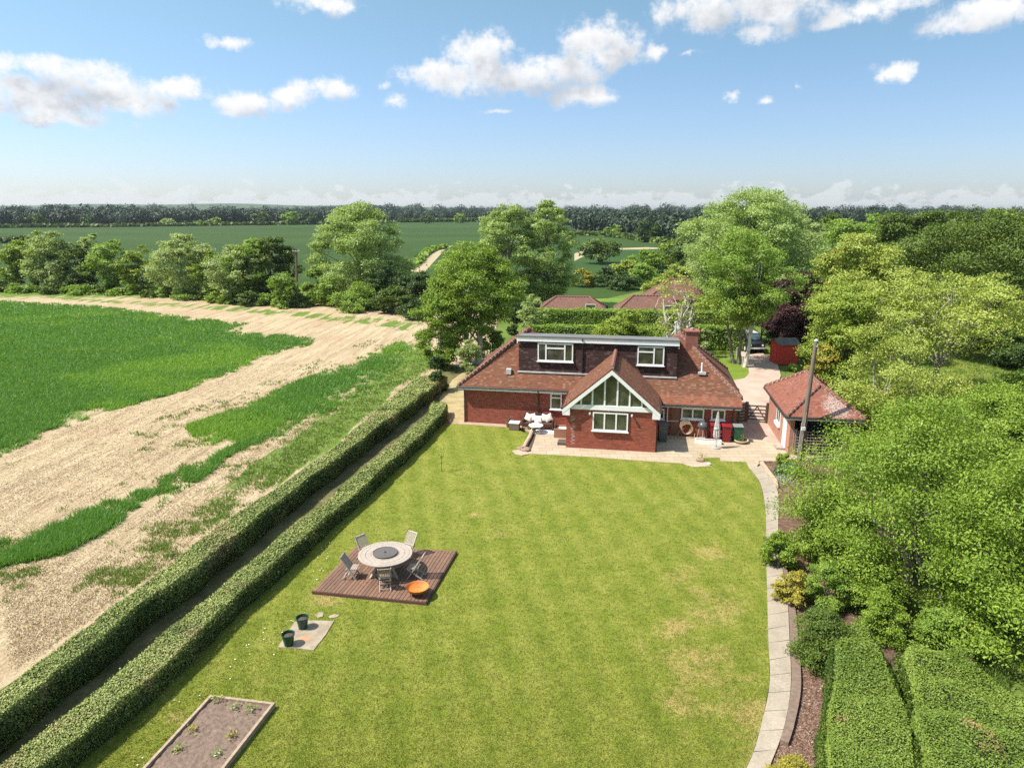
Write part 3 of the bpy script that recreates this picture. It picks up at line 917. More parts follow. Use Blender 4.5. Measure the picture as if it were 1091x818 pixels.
def wheat_scatter():
    P1 = view_points(60000, WHEAT_A, 22, 120, 11)
    P2 = view_points(24000, WHEAT_B, 20, 90, 12)
    a0, a1 = Vector(G(60, 535)), Vector(G(380, 355)); an = math.atan2(a1.y - a0.y, a1.x - a0.x)
    rot = lambda Q: np.stack([(Q[:, 0] * math.cos(an) + Q[:, 1] * math.sin(an)) * 0.16, -Q[:, 0] * math.sin(an) + Q[:, 1] * math.cos(an)], 1)
    rag = lambda Q: (vnoise(rot(Q), 0.9, 9) - 0.5) * 3.2 + (vnoise(rot(Q), 2.6, 10) - 0.5) * 2.0 + (vnoise(Q, 1.7, 19) - 0.5) * 2.4
    prob = lambda s: np.clip((s + 0.9) / 2.2, 0, 1) ** 1.5
    rr = np.random.default_rng(77)
    sd1 = prob(np.minimum(sd_poly(P1, WHEAT_A), 3.4) + rag(P1) * 1.1) - rr.random(len(P1))
    sd2 = prob(np.minimum(sd_poly(P2, WHEAT_B) + 0.35, 2.3) + rag(P2) * 1.2) - rr.random(len(P2))
    P = np.concatenate([P1[sd1 > 0], P2[sd2 > 0]])
    d = P[:, 1]
    o = blades('wheat_crop', P, 0.24 + 0.10 * vnoise(P, 0.5, 2), 0.020 + d * 0.0011, M['wheat'], 4, 0.09, 1.3, 5, -0.01)
    tag(o, 'young green wheat growing in bands across the pale arable soil', 'crop', kind='stuff')
    field = GP([(-420, 312), (0, 313), (440, 350), (470, 385), (300, 512), (0, 728), (-420, 900)])
    P3 = view_points(46000, field, 15, 112, 13)
    keep = (vnoise(P3, 0.55, 21) * 0.6 + vnoise(P3, 1.9, 22) * 0.4) > 0.60
    near = np.maximum(sd_poly(P3, WHEAT_B), np.maximum(sd_poly(P3, GRASS_D), sd_poly(P3, GRASS_C))) > -3.0
    gp_ = np.maximum(np.minimum(sd_poly(P3, VERGE), 0.6), np.maximum(np.minimum(sd_poly(P3, GRASS_C) + 0.8, 2.0), np.minimum(sd_poly(P3, GRASS_D), 0.4) - 0.2)) + (vnoise(P3, 1.0, 23) - 0.5) * 2.4 + (vnoise(P3, 3.1, 24) - 0.5) * 2.0
    P3 = P3[((keep & near) & (rr.random(len(P3)) < 0.55)) | (prob(gp_) > rr.random(len(P3)))]
    o = blades('field_weeds', P3, np.full(len(P3), 0.15), 0.02 + P3[:, 1] * 0.0009, M['weed'], 4, 0.10, 0.8, 6)
    tag(o, 'thin grass and weeds coming up through the bare soil', 'weeds', kind='stuff')
    P4 = view_points(26000, field, 15, 60, 14)
    a = np.maximum(sd_poly(P4, WHEAT_A), sd_poly(P4, WHEAT_B))
    P4 = P4[a < -0.2]
    o = blades('stubble', P4, np.full(len(P4), 0.055), 0.022 + P4[:, 1] * 0.0006, M['straw'], 3, 0.10, 1.8, 7)
    tag(o, 'pale straw and clods littering the dry bare soil', 'straw', kind='stuff')


wheat_scatter()


def lawn_scatter():
    P = view_points(120000, LAWN, 13.2, 45, 31)
    for c, r_ in (((-4.55, 23.8), 0), ):
        pass
    DK = np.array(DECK_POLY); BD = np.array(BED_POLY); SLB = np.array(SLAB_POLY)
    ok = (sd_poly(P, DK) < -0.02) & (sd_poly(P, BD) < -0.02) & (sd_poly(P, SLB) < 0.02)
    P = P[ok]
    d = P[:, 1]
    o = blades('lawn_grass', P, np.random.default_rng(35).uniform(0.026, 0.046, len(P)), 0.008 + d * 0.0005, M['grass_blade'], 3, 0.04, 1.2, 36, 0.04)
    tag(o, 'short mown lawn grass, green with yellowed dry patches', 'grass', kind='stuff')
    # daisies along the hedge
    r = np.random.default_rng(5); n = 170
    yy = 13.5 + r.random(n) * 14; xx = at_y(iR, yy) + 0.25 + np.abs(r.normal(0, 0.9, n))
    V, F = [], []
    for x, y in zip(xx, yy):
        if vnoise(np.array([[x, y]]), 0.9, 40)[0] < 0.5: continue
        b = len(V); s = 0.010 + 0.008 * r.random()
        V += [(x - s, y - s, 0.085), (x + s, y - s, 0.088), (x + s, y + s, 0.090), (x - s, y + s, 0.087)]; F.append((b, b + 1, b + 2, b + 3))
    o = link('daisies', mesh_np('daisies', np.array(V), np.array(F)), None, plain('daisy_petals', (0.8, 0.8, 0.74), (0.75, 0.74, 0.6), 30, 0.6))
    tag(o, 'tiny white daisies scattered on the lawn beside the clipped hedge', 'daisies', kind='stuff')


# ================================================================== HOUSE
YAW = R(-10.3); A0 = (-2.97, 42.5)
house = thing('house', 'red brick chalet bungalow with clay tile roof, long dark dormer and glazed gable extension', 'house', (A0[0], A0[1], 0), YAW)

# walls
mb = MB()
mb.prism([(0, 0), (6.75, 0), (6.75, -3.73), (11.65, -3.73), (11.65, -0.48), (16.2, -0.48), (16.2, 7.2), (0, 7.2)], -0.1, 2.18)
mb.build('wall', M['brick'], house)
MB().box(-0.02, 6.73, -0.022, 0.0, -0.1, 0.14).build('plinth', plain('damp_brick', (0.14, 0.045, 0.03), (0.20, 0.07, 0.05), 5, 0.9), house)

MB().box(11.67, 16.22, -0.502, -0.48, -0.1, 0.12).build('plinth', bpy.data.materials['damp_brick'], house)
EZ, TP = 2.45, 0.80          # eave height and roof pitch (tan)


def mz(y): return EZ + TP * (y + 0.3)


RL, RR = (3.54, 3.54, 5.52), (12.93, 3.54, 5.52)
FL, FR, BL, BR = (-0.3, -0.3, EZ), (16.45, -0.3, EZ), (-0.3, 7.38, EZ), (16.45, 7.38, EZ)
mb = MB()
bz = EZ - 0.09
top = [FL, FR, BR, BL, RL, RR, (4.1, 3.54, 5.12), (12.3, 3.54, 5.12)]
bot = [(p[0], p[1], bz) for p in (FL, FR, BR, BL)]
mb.add(top + bot, [(0, 6, 4), (0, 1, 7, 6), (1, 5, 7), (1, 2, 5), (2, 7, 5), (2, 3, 6, 7), (3, 4, 6), (3, 0, 4), (0, 8, 9, 1), (1, 9, 10, 2), (2, 10, 11, 3), (3, 11, 8, 0), (11, 10, 9, 8)])
roof = mb.build('roof', M['tile'], house)
MB().slab([(11.50, -0.303, mz(-0.303)), (11.50, -0.80, mz(-0.80)), (16.45, -0.80, mz(-0.80)), (16.45, -0.303, mz(-0.303))], (0, 0, -0.09)).build('lower_roof', M['tile_red'], roof)


def hip_line(parent, a, b, step=0.30, w=0.105, lift=0.03):
    """overlapping bonnet tiles bedded in mortar along one hip or ridge"""
    a, b = Vector(a), Vector(b); d = (b - a); L_ = d.length; d.normalize(); n = int(L_ / step)
    mc = MB()
    for i in range(n):
        p = a + d * (i * L_ / n + 0.02); q = a + d * ((i + 1) * L_ / n - 0.085)
        mc.tube([p + Vector((0, 0, lift - 0.01)), q + Vector((0, 0, lift + 0.03))], [w, w * 0.88], 7)
    mc.build('hip_tiles', M['bonnet'], parent)
    MB().tube([a + Vector((0, 0, lift - 0.035)), b + Vector((0, 0, lift - 0.035))], w * 0.86, 6).build('hip_mortar', M['mortar'], parent)


for a, b in ((FL, RL), (FR, RR), (BL, RL), (BR, RR)):
    hip_line(roof, a, b)

# eaves: fascia and gutter
fz0, fz1 = 2.20, bz - 0.004
zc = mz(-0.80) - 0.095
MB().box(-0.28, 6.55, -0.285, -0.255, fz0, fz1).box(-0.28, -0.25, -0.255, 7.3, fz0, fz1).box(-0.249, 6.55, -0.255, -0.02, fz0, fz0 + 0.02).build('fascia', M['white'], house)
MB().box(11.82, 16.40, -0.78, -0.755, zc - 0.12, zc).box(11.82, 16.40, -0.755, -0.49, zc - 0.12, zc - 0.10).build('fascia', M['white'], house)
MB().box(16.40, 16.43, -0.28, 7.3, fz0, fz1).build('fascia', M['white'], house)
for p, q in (((-0.34, -0.35, 2.37), (6.58, -0.35, 2.37)), ((11.8, -0.845, zc + 0.01), (16.48, -0.845, zc + 0.01)), ((-0.35, -0.34, 2.37), (-0.35, 7.4, 2.37)), ((16.5, -0.3, 2.37), (16.5, 7.4, 2.37))):
    MB().tube([p, q], 0.055, 6).build('gutter', M['black_plastic'], house)
MB().tube([(4.67, -0.34, 2.36), (4.67, -0.34, 2.25), (4.67, -0.06, 2.05), (4.67, -0.06, 0.06)], 0.036, 6).build('downpipe', M['black_plastic'], house)
MB().tube([(16.0, -0.83, zc), (16.0, -0.83, zc - 0.1), (16.02, -0.54, zc - 0.3), (16.02, -0.54, 0.06)], 0.036, 6).build('downpipe', M['black_plastic'], house)
MB().tube([(12.33, -0.83, zc), (12.33, -0.54, zc - 0.25), (12.33, -0.54, 0.06)], 0.036, 6).tube([(12.33, -0.53, 0.95), (13.0, -0.53, 0.95)], 0.02, 5).build('downpipe', M['white'], house)
MB().tube([(0.03, -0.36, 2.36), (0.03, -0.05, 2.1), (0.03, -0.05, 0.05)], 0.034, 6).build('downpipe', M['black_plastic'], house)

# dormer
DX0, DX1, DY, DZ0, DZ1 = 3.30, 12.77, 0.75, 3.0, 5.27
dm = MB().box(DX0, DX1, DY, 3.3, DZ0, DZ1 - 0.17).build('dormer', M['tile_dark'], house)
mb = MB().slab([(DX0 - 0.13, DY - 0.16, DZ1 + 0.225), (DX1 + 0.13, DY - 0.16, DZ1 + 0.225), (DX1 + 0.13, 3.62, DZ1 - 0.10), (DX0 - 0.13, 3.62, DZ1 - 0.10)], (0, 0, -0.06))
mb.box(DX0 - 0.13, DX1 + 0.13, DY - 0.17, DY - 0.10, DZ1 + 0.17, DZ1 + 0.25)
mb.build('dormer_roof', M['felt'], dm)
MB().box(DX0 - 0.10, DX1 + 0.10, DY - 0.13, DY - 0.09, DZ1 - 0.10, DZ1 + 0.158).box(DX0 - 0.10, DX0 - 0.06, DY - 0.089, 3.5, DZ1 - 0.26, DZ1 - 0.172).box(DX1 + 0.06, DX1 + 0.10, DY - 0.089, 3.5, DZ1 - 0.26, DZ1 - 0.172).build('dormer_fascia', M['white'], dm)
MB().box(DX0 - 0.05, DX1 + 0.05, DY - 0.10, DY - 0.004, mz(DY - 0.06) - 0.03, mz(DY - 0.06) + 0.05).build('flashing', M['lead'], dm)
MB().tube([(7.2, DY - 0.19, 5.43), (7.2, DY - 0.05, 5.15), (7.2, DY - 0.05, 3.33)], 0.04, 6).build('downpipe', M['black_plastic'], dm)


def window(parent, x0, x1, z0, z1, y, lights, transom=None, fr=0.075, sill=True, name='window'):
    """white casement in a wall facing local -y. lights: split positions 0..1; transom: {light: height fraction}"""
    fm = MB()
    fm.box(x0, x1, y - 0.05, y + 0.02, z0, z0 + fr).box(x0, x1, y - 0.05, y + 0.02, z1 - fr, z1)
    xs = [x0 + (x1 - x0) * t for t in [0, *lights, 1]]
    for i, x in enumerate(xs):
        w = fr if i in (0, len(xs) - 1) else fr * 1.1
        cx = x + fr / 2 if i == 0 else (x - fr / 2 if i == len(xs) - 1 else x)
        fm.box(cx - w / 2, cx + w / 2, y - 0.052, y + 0.018, z0 + fr, z1 - fr)
    for k, t in (transom or {}).items():
        zt = z0 + (z1 - z0) * t
        fm.box(xs[k] + fr / 2, xs[k + 1] - fr / 2, y - 0.056, y + 0.014, zt - fr * 0.5, zt + fr * 0.5)
    f = fm.build(name, M['white'], parent)
    MB().box(x0 + fr * 0.6, x1 - fr * 0.6, y - 0.022, y - 0.006, z0 + fr * 0.6, z1 - fr * 0.6).build('pane', M['glass'], f)
    if sill:
        MB().box(x0 - 0.05, x1 + 0.05, y - 0.11, y - 0.001, z0 - 0.055, z0 - 0.003).build('sill', M['white'], f)
    return f


w1 = window(house, 4.48, 6.64, 3.97, 5.09, DY - 0.02, [0.235, 0.765], {1: 0.72})
w2 = window(house, 10.46, 12.02, 3.95, 5.09, DY - 0.02, [0.62], {0: 0.70})
window(house, 5.39, 6.08, 1.17, 2.17, -0.02, [], {0: 0.72})
window(house, 13.12, 14.40, 1.12, 1.78, -0.50, [0.5])
window(house, 14.80, 15.58, 1.15, 1.78, -0.50, [])
window(house, 11.72, 12.16, 1.02, 1.66, -0.50, [], None)
door = MB().box(12.55, 13.02, -0.505, -0.47, 0.05, 1.85).build('meter_door', plain('brown_door', (0.24, 0.10, 0.05), (0.18, 0.07, 0.04), 6, 0.5), house)
window(house, 8.20, 10.12, 1.15, 2.20, -3.75, [0.335, 0.665])

# gable extension: roof, white boards and glazed triangle
GX, GZ, GY, GH, GT = 9.18, 4.72, -3.98, 2.64, 0.871
gl, gr_ = GX - GH, GX + GH
ez = GZ - GH * GT
mb = MB()
mb.slab([(gl, GY, ez), (GX, GY, GZ), (GX, 0.9, GZ), (gl, 0.9, ez)], (0, 0, -0.10))
mb.slab([(GX, GY, GZ), (gr_, GY, ez), (gr_, 0.9, ez), (GX, 0.9, GZ)], (0, 0, -0.10))
gr = mb.build('gable_roof', M['tile'], house)
hip_line(gr, (GX, GY + 0.02, GZ + 0.02), (GX, 0.7, GZ + 0.02), 0.32, 0.12)
mb = MB()
bw = 0.24
for s in (-1, 1):
    e = (GX + s * GH, GY - 0.035, ez - 0.115); a = (GX, GY - 0.035, GZ - 0.115)
    mb.slab([e, a, (a[0], a[1], a[2] - bw), (e[0], e[1], e[2] - bw)] if s < 0 else [a, e, (e[0], e[1], e[2] - bw), (a[0], a[1], a[2] - bw)], (0, 0.034, 0))
    x0, x1 = (gl + 0.02, gl + 0.42) if s < 0 else (gr_ - 0.42, gr_ - 0.02)
    mb.box(x0, x1, GY - 0.028, -3.735, ez - 0.42, ez - 0.30)
    mb.prism([(x0, GY - 0.025), (x1, GY - 0.025), (x1, GY - 0.003), (x0, GY - 0.003)], ez - 0.30, [ez - 0.11 + (0 if s < 0 else 0.0), ez - 0.02, ez - 0.02, ez - 0.11] if s < 0 else [ez - 0.02, ez - 0.11, ez - 0.11, ez - 0.02])
mb.build('bargeboard', M['white'], house)
# soffit sides of the extension
MB().box(gl + 0.06, 6.745, -3.73, -0.36, ez - 0.16, ez - 0.05).build('fascia', M['white'], house)
MB().box(11.655, gr_ - 0.06, -3.73, -0.85, ez - 0.16, ez - 0.05).build('fascia', M['white'], house)
MB().tube([(gl - 0.05, GY, ez - 0.06), (gl - 0.05, -0.4, ez - 0.06)], 0.05, 6).build('gutter', M['black_plastic'], house)
MB().tube([(gr_ + 0.05, GY, ez - 0.06), (gr_ + 0.05, -0.9, ez - 0.06)], 0.05, 6).build('gutter', M['black_plastic'], house)
MB().tube([(11.78, -3.62, ez - 0.1), (11.69, -3.62, ez - 0.4), (11.69, -3.62, 0.06)], 0.034, 6).build('downpipe', M['black_plastic'], house)
# gable timber backing (white), panes, mullions
MB().box(6.752, 11.648, -3.729, -3.45, 2.181, 2.33).build('wall', M['brick'], house)
t0, yb = 2.31, -3.73
bx0, bx1 = GX - 2.36, GX + 2.36
inner = lambda x: GZ - 0.14 - abs(x - GX) * GT
mb = MB().slab([(bx0 - 0.12, yb, t0), (bx1 + 0.12, yb, t0), (bx1 + 0.12, yb, inner(bx1)), (GX, yb, inner(GX)), (bx0 - 0.12, yb, inner(bx0))], (0, 0.10, 0))
gw = mb.build('gable_window', M['white'], house)
gz = 2.57
px = lambda x: GZ - 0.14 - 0.24 - abs(x - GX) * GT
mxs = [7.55, 8.16, 8.82, 9.50, 10.16, 10.82]
mb = MB()
cuts = [GX - (px(GX) - gz) / GT, *mxs, GX + (px(GX) - gz) / GT]
for a, b in zip(cuts[:-1], cuts[1:]):
    p = [(a, yb - 0.012, gz), (b, yb - 0.012, gz), (b, yb - 0.012, px(b))]
    if a < GX < b: p.append((GX, yb - 0.012, px(GX)))
    p.append((a, yb - 0.012, px(a)))
    p = [q for i, q in enumerate(p) if i == 0 or (Vector(q) - Vector(p[i - 1])).length > 1e-3]
    if (Vector(p[0]) - Vector(p[-1])).length < 1e-3: p.pop()
    mb.slab(p, (0, 0.01, 0))
mb.build('pane', M['glass'], gw)
mb = MB()
for x in mxs:
    mb.box(x - 0.045, x + 0.045, yb - 0.07, yb - 0.014, gz - 0.02, px(x) + 0.06)
mb.box(bx0, bx1, yb - 0.10, yb - 0.004, t0 + 0.015, gz + 0.02)
for s in (-1, 1):
    mb.bar((GX + s * (GX - cuts[0] + 0.05), yb - 0.04, gz), (GX, yb - 0.04, px(GX) + 0.07), 0.07, 0.10)
mb.build('mullion', M['white'], gw)
# lime bloom on the extension's left corner: pale crusty streaks
mm_, g2, b2_, o2 = new_mat('lime_bloom')
g2.put(b2_.inputs['Base Color'], (0.52, 0.40, 0.36)); b2_.inputs['Roughness'].default_value = 0.95
mb = MB(); r_ = random.Random(4)
for i in range(34):
    z = 0.25 + i * 0.05 + r_.random() * 0.02; w = 0.05 + r_.random() * 0.16; x = 6.98 + r_.random() * 0.14
    mb.box(x, x + w, -3.7345, -3.7305, z, z + 0.012 + r_.random() * 0.022)
mb.build('lime_bloom', mm_, house)
for x in (8.05, 10.32):
    MB().tube([(x, -3.735, 2.17), (x, -3.86, 2.14)], 0.03, 6).lathe([(0.05, 0), (0.065, 0.08), (0.03, 0.12)], 8, (x, -3.88, 2.05)).build('wall_lamp', M['lead'], house)

# chimney and roof fittings
ch = MB().box(13.32, 14.06, 2.55, 3.45, 4.3, 5.62).box(13.28, 14.10, 2.51, 3.49, 5.62, 5.70).box(13.25, 14.13, 2.48, 3.52, 5.70, 5.78).build('chimney', M['brick_chimney'], house)
MB().lathe([(0.13, 0), (0.12, 0.12), (0.10, 0.13)], 10, (13.7, 3.0, 5.78)).build('chimney_cap', M['mortar'], ch)
MB().tube([(14.25, 1.05, mz(1.05) - 0.05), (14.25, 1.05, mz(1.05) + 0.62)], 0.05, 8).build('vent_pipe', M['white'], house)
MB().box(14.05, 14.5, 0.92, 1.2, mz(0.95) + 0.0, mz(1.05) + 0.06).build('flashing', M['lead'], house)
MB().tube([(12.75, 3.9, 5.3), (12.75, 3.9, 6.05)], 0.06, 8).lathe([(0.10, 0), (0.10, 0.12)], 8, (12.75, 3.9, 6.0)).build('flue', M['lead'], house)
MB().box(2.55, 2.85, 0.5, 0.85, mz(0.5) + 0.0, mz(0.85) + 0.04).build('roof_vent', M['lead'], house)

# ================================================================== GARAGE with carport front
garage = thing('garage', 'small brick garage with hipped clay tile roof beside the drive, pale patch on its tiles', 'garage', (14.95, 36.45, 0), R(-9.2))
GW, GL = 3.36, 6.0
mb = MB()
mb.prism([(0, 0), (0.22, 0), (0.22, GL), (0, GL)], -0.1, 2.18)
mb.prism([(0.22, GL - 0.2), (GW, GL - 0.2), (GW, GL), (0.22, GL)], -0.1, 2.18)
mb.prism([(GW - 0.2, 0), (GW, 0), (GW, GL - 0.2), (GW - 0.2, GL - 0.2)], -0.1, 2.18)
mb.prism([(0.22, 4.5), (GW - 0.2, 4.5), (GW - 0.2, 4.65), (0.22, 4.65)], -0.1, 2.18)
mb.build('wall', M['brick_pale'], garage)
e0, ex_, gzr = 2.28, 0.28, 3.64
cxg = GW / 2
A_, B_, C_, D_ = (-ex_, -ex_, e0), (GW + ex_, -ex_, e0), (GW + ex_, GL + ex_, e0), (-ex_, GL + ex_, e0)
P_, Q_ = (cxg, 1.45, gzr), (cxg, 4.75, gzr)
mb = MB(); bot = [(p[0], p[1], e0 - 0.08) for p in (A_, B_, C_, D_)]
mb.add([A_, B_, C_, D_, P_, Q_] + bot, [(0, 1, 4), (1, 2, 5, 4), (2, 3, 5), (3, 0, 4, 5), (0, 6, 7, 1), (1, 7, 8, 2), (2, 8, 9, 3), (3, 9, 6, 0), (9, 8, 7, 6)])
grf = mb.build('roof', M['tile_garage'], garage)
for a, b in ((A_, P_), (B_, P_), (C_, Q_), (D_, Q_), (P_, Q_)): hip_line(grf, a, b, 0.30, 0.11)
MB().tube([(-ex_ - 0.05, -ex_ - 0.05, e0 - 0.07), (GW + ex_, -ex_ - 0.05, e0 - 0.07)], 0.055, 6).build('gutter', M['black_plastic'], garage)
MB().tube([(-ex_ - 0.05, -ex_, e0 - 0.07), (-ex_ - 0.05, GL + ex_, e0 - 0.07)], 0.05, 6).build('gutter', M['black_plastic'], garage)
MB().box(-0.2, GW + 0.2, -0.24, -0.21, 2.06, 2.19).build('fascia', M['white'], garage)
# side door and window in the wall that faces the house (local -x)
d_ = MB().box(-0.03, 0.0, 0.75, 1.60, 0.05, 2.0).build('side_door', M['white'], garage)
MB().tube([(-0.045, 0.85, 1.0), (-0.045, 0.97, 1.0)], 0.015, 6).build('handle', M['lead'], d_)
MB().box(-0.45, -0.02, 0.7, 1.5, 0.0, 0.16).build('door_step', M['mortar'], garage)
fm = MB().box(-0.035, 0.0, 2.45, 3.5, 0.95, 1.03).box(-0.035, 0.0, 2.45, 3.5, 1.87, 1.95).box(-0.034, 0.0, 2.45, 2.53, 1.03, 1.87).box(-0.034, 0.0, 3.42, 3.5, 1.03, 1.87).box(-0.034, 0.0, 2.94, 3.01, 1.03, 1.87)
f_ = fm.build('window', M['white'], garage)
MB().box(-0.018, -0.006, 2.5, 3.45, 1.0, 1.9).build('pane', M['glass'], f_)
MB().box(-0.13, -0.001, 2.4, 3.55, 0.80, 0.945).build('sill', M['white'], f_)

# ================================================================== GARDEN OBJECTS
def HL(x, y, z=0.0):
    c, s = math.cos(YAW), math.sin(YAW)
    return (A0[0] + c * x - s * y, A0[1] + s * x + c * y, z)


# --- timber deck
DZ = 0.17
dc = [Vector((*G(u, v, DZ), 0)) for u, v in ((333, 629), (454, 641), (486.5, 586.5), (379, 581.5))]     # FL FR BR BL
DECK_POLY = [(p.x, p.y) for p in dc]
deck = thing('deck', 'low brown timber deck set in the lawn with table and chairs on it', 'deck', (*dc[0][:2], 0))
o0 = dc[0]
FLd, FRd, BRd, BLd = [p - o0 for p in dc]
wood_deck = wood_mat('deck_boards', (0.165, 0.094, 0.060), (0.100, 0.055, 0.036), (14, 14, 14))
_m = wood_deck; _g = NG(_m.node_tree); _b = [n for n in _g.n if n.type == 'BSDF_PRINCIPLED'][0]
_old = _b.inputs['Base Color'].links[0].from_socket
_g.put(_b.inputs['Base Color'], _g.mix(_g.attr('rnd'), _old, _g.mix(1.0, _old, (1.5, 1.45, 1.4), 'MULTIPLY')))
mb = MB(); nb = 30; rv = []
for i in range(nb):
    a, b = i / nb, (i + 1) / nb - 0.0045
    q = [FLd.lerp(FRd, a), FLd.lerp(FRd, b), BLd.lerp(BRd, b), BLd.lerp(BRd, a)]
    n0 = len(mb.f); mb.prism([(p.x, p.y) for p in q], DZ - 0.03, DZ - 0.003 * (i % 3 == 0)); rv += [random.Random(i * 7).random()] * (len(mb.f) - n0)
dk = mb.build('decking', wood_deck, deck)
at = dk.data.attributes.new('rnd', 'FLOAT', 'FACE'); at.data.foreach_set('value', rv)
M['deck_dark'] = wood_mat('deck_skirt', (0.13, 0.055, 0.045), (0.08, 0.035, 0.03), (6, 6, 30))
mb = MB()
cyc = [FLd, FRd, BRd, BLd]
for a, b in zip(cyc, cyc[1:] + cyc[:1]):
    d = (b - a).normalized() * 0.02
    mb.bar(a - d + Vector((0, 0, 0.075)), b + d + Vector((0, 0, 0.075)), 0.035, 0.14)
mb.build('skirting', M['deck_dark'], deck)

# --- round garden table
M['teak'] = wood_mat('weathered_teak', (0.42, 0.36, 0.30), (0.28, 0.23, 0.185), (18, 18, 18))
TC = G(410.4, 589.5, DZ + 0.74)
table = thing('garden_table', 'round weathered teak garden table with a dark turntable, on the timber deck', 'table', (*TC, DZ))
TR = 0.97
mb = MB()
for r0, r1 in ((0.10, 0.30), (0.312, 0.50), (0.512, 0.70), (0.712, 0.86), (0.872, TR)):
    n = 48; vs = []; fs = []
    for k in range(n):
        a = 2 * math.pi * k / n
        for r in (r0, r1):
            for z in (0.715, 0.745): vs.append((r * math.cos(a), r * math.sin(a), z))
    for k in range(n):
        p, q = k * 4, ((k + 1) % n) * 4
        fs += [(p + 1, p + 3, q + 3, q + 1), (p, q, q + 2, p + 2), (p + 2, q + 2, q + 3, p + 3), (p, p + 1, q + 1, q)]
    mb.add(vs, fs)
mb.build('tabletop', M['teak'], table)
MB().lathe([(0.80, 0.64), (0.80, 0.712)], 40).build('apron', M['teak'], table)
for k in range(4):
    a = math.pi / 4 + k * math.pi / 2
    MB().bar((0.14 * math.cos(a), 0.14 * math.sin(a), 0.64), (0.66 * math.cos(a), 0.66 * math.sin(a), 0.03), 0.07, 0.07).bar((0.1 * math.cos(a), 0.1 * math.sin(a), 0.03), (0.70 * math.cos(a), 0.70 * math.sin(a), 0.03), 0.07, 0.06).build('leg', M['teak'], table)
M['slate'] = wood_mat('dark_grey_wood', (0.115, 0.105, 0.100), (0.075, 0.068, 0.065), (20, 20, 20))
ls = thing('turntable', 'dark grey round turntable in the middle of the garden table', 'turntable', (*TC, DZ + 0.746))
MB().lathe([(0.20, 0.0), (0.43, 0.02), (0.445, 0.03), (0.445, 0.055), (0.425, 0.058), (0.42, 0.048), (0.10, 0.048)], 40).build('disc', M['slate'], ls)
MB().lathe([(0.05, 0.045), (0.035, 0.07), (0.02, 0.075)], 12).build('knob', M['black_plastic'], ls)

# --- five folding chairs
CHG = 'folding chairs round the garden table'


def make_chair():
    c = thing('folding_chair', '', 'chair', group=CHG)
    w = 0.235
    mb = MB()
    for i in range(7):
        y = -0.17 + i * 0.062
        mb.box(-w + 0.03, w - 0.03, y, y + 0.048, 0.435, 0.455)
    for s in (-1, 1): mb.bar((s * (w - 0.045), -0.19, 0.42), (s * (w - 0.045), 0.27, 0.43), 0.03, 0.035)
    mb.build('seat', M['teak'], c)
    top, bot = Vector((0, -0.36, 0.95)), Vector((0, 0.26, 0.0))
    P = lambda t: bot.lerp(top, t)
    for s in (-1, 1):
        sx = Vector((s * w, 0, 0))
        l = MB().bar(P(0) + sx, P(1) + sx, 0.030, 0.045, (0, 1, 0)).build('frame', M['teak'], c)
        MB().bar(Vector((s * (w - 0.035), 0.25, 0.42)), Vector((s * (w - 0.035), -0.36, 0.0)), 0.028, 0.042, (0, 1, 0)).build('leg', M['teak'], c)
    mb = MB().bar(P(0.97) - Vector((w, 0, 0)), P(0.97) + Vector((w, 0, 0)), 0.05, 0.026, (0, 0.55, 0.85)).bar(P(0.52) - Vector((w, 0, 0)), P(0.52) + Vector((w, 0, 0)), 0.045, 0.024, (0, 0.55, 0.85))
    for i in range(7):
        x = -w + 0.045 + i * (2 * w - 0.09) / 6
        mb.bar(P(0.53) + Vector((x, 0, 0)), P(0.96) + Vector((x, 0, 0)), 0.040, 0.014, (0, 1, 0.6))
    mb.build('backrest', M['teak'], c)
    MB().bar(P(0.18) - Vector((w, 0, 0)), P(0.18) + Vector((w, 0, 0)), 0.03, 0.03).bar((-w + 0.03, -0.27, 0.065), (w - 0.03, -0.27, 0.065), 0.03, 0.03).bar((-w + 0.03, -0.09, 0.19), (w - 0.03, -0.09, 0.19), 0.03, 0.03).build('stretcher', M['teak'], c)
    return c


ch0 = make_chair()
for i, (deg, r, tw, lab) in enumerate((
        (133, 1.38, 4, 'folding teak chair behind the table at the corner nearest the hedge'),
        (63, 1.40, -6, 'folding teak chair tucked behind the table on the side nearest the house'),
        (-17, 1.16, 8, 'folding teak chair seen side on between the table and the open lawn'),
        (278, 1.06, 3, 'folding teak chair with its slatted back to the viewer, beside the fire bowl'),
        (198, 1.22, -22, 'folding teak chair turned sideways on the hedge side of the table'))):
    c = ch0 if i == 0 else copy_tree(ch0)
    a = R(deg)
    c.location = (TC[0] + r * math.cos(a), TC[1] + r * math.sin(a), DZ)
    c.rotation_euler = (0, 0, math.atan2(-math.sin(a), -math.cos(a)) - R(90) + R(tw))
    c['label'] = lab; c.scale = (0.93, 0.93, 0.93)

# --- rusty fire bowl
M['rust'] = plain('rusted_steel', (0.42, 0.115, 0.022), (0.27, 0.065, 0.018), 4.5, 0.75)
M['rust_in'] = plain('orange_rust', (0.62, 0.20, 0.03), (0.45, 0.13, 0.025), 3.5, 0.7)
fb = thing('fire_bowl', 'round rusty orange steel fire bowl on short legs at the deck corner', 'fire bowl', (*G(444.6, 624.5, DZ + 0.30), DZ))
pr_ = [(0.39 * math.sin(R(t)), 0.30 - 0.22 * (math.cos(R(t)))) for t in (8, 25, 42, 58, 72, 82, 90)]
MB().lathe([(0.03, pr_[0][1] - 0.002)] + pr_, 32, closed=False).build('bowl', M['rust'], fb)
MB().lathe([(0.02, 0.105)] + [(0.375 * math.sin(R(t)), 0.305 - 0.20 * math.cos(R(t))) for t in (15, 35, 55, 72, 84)] + [(0.392, 0.302)], 32, closed=False).build('lining', M['rust_in'], fb)
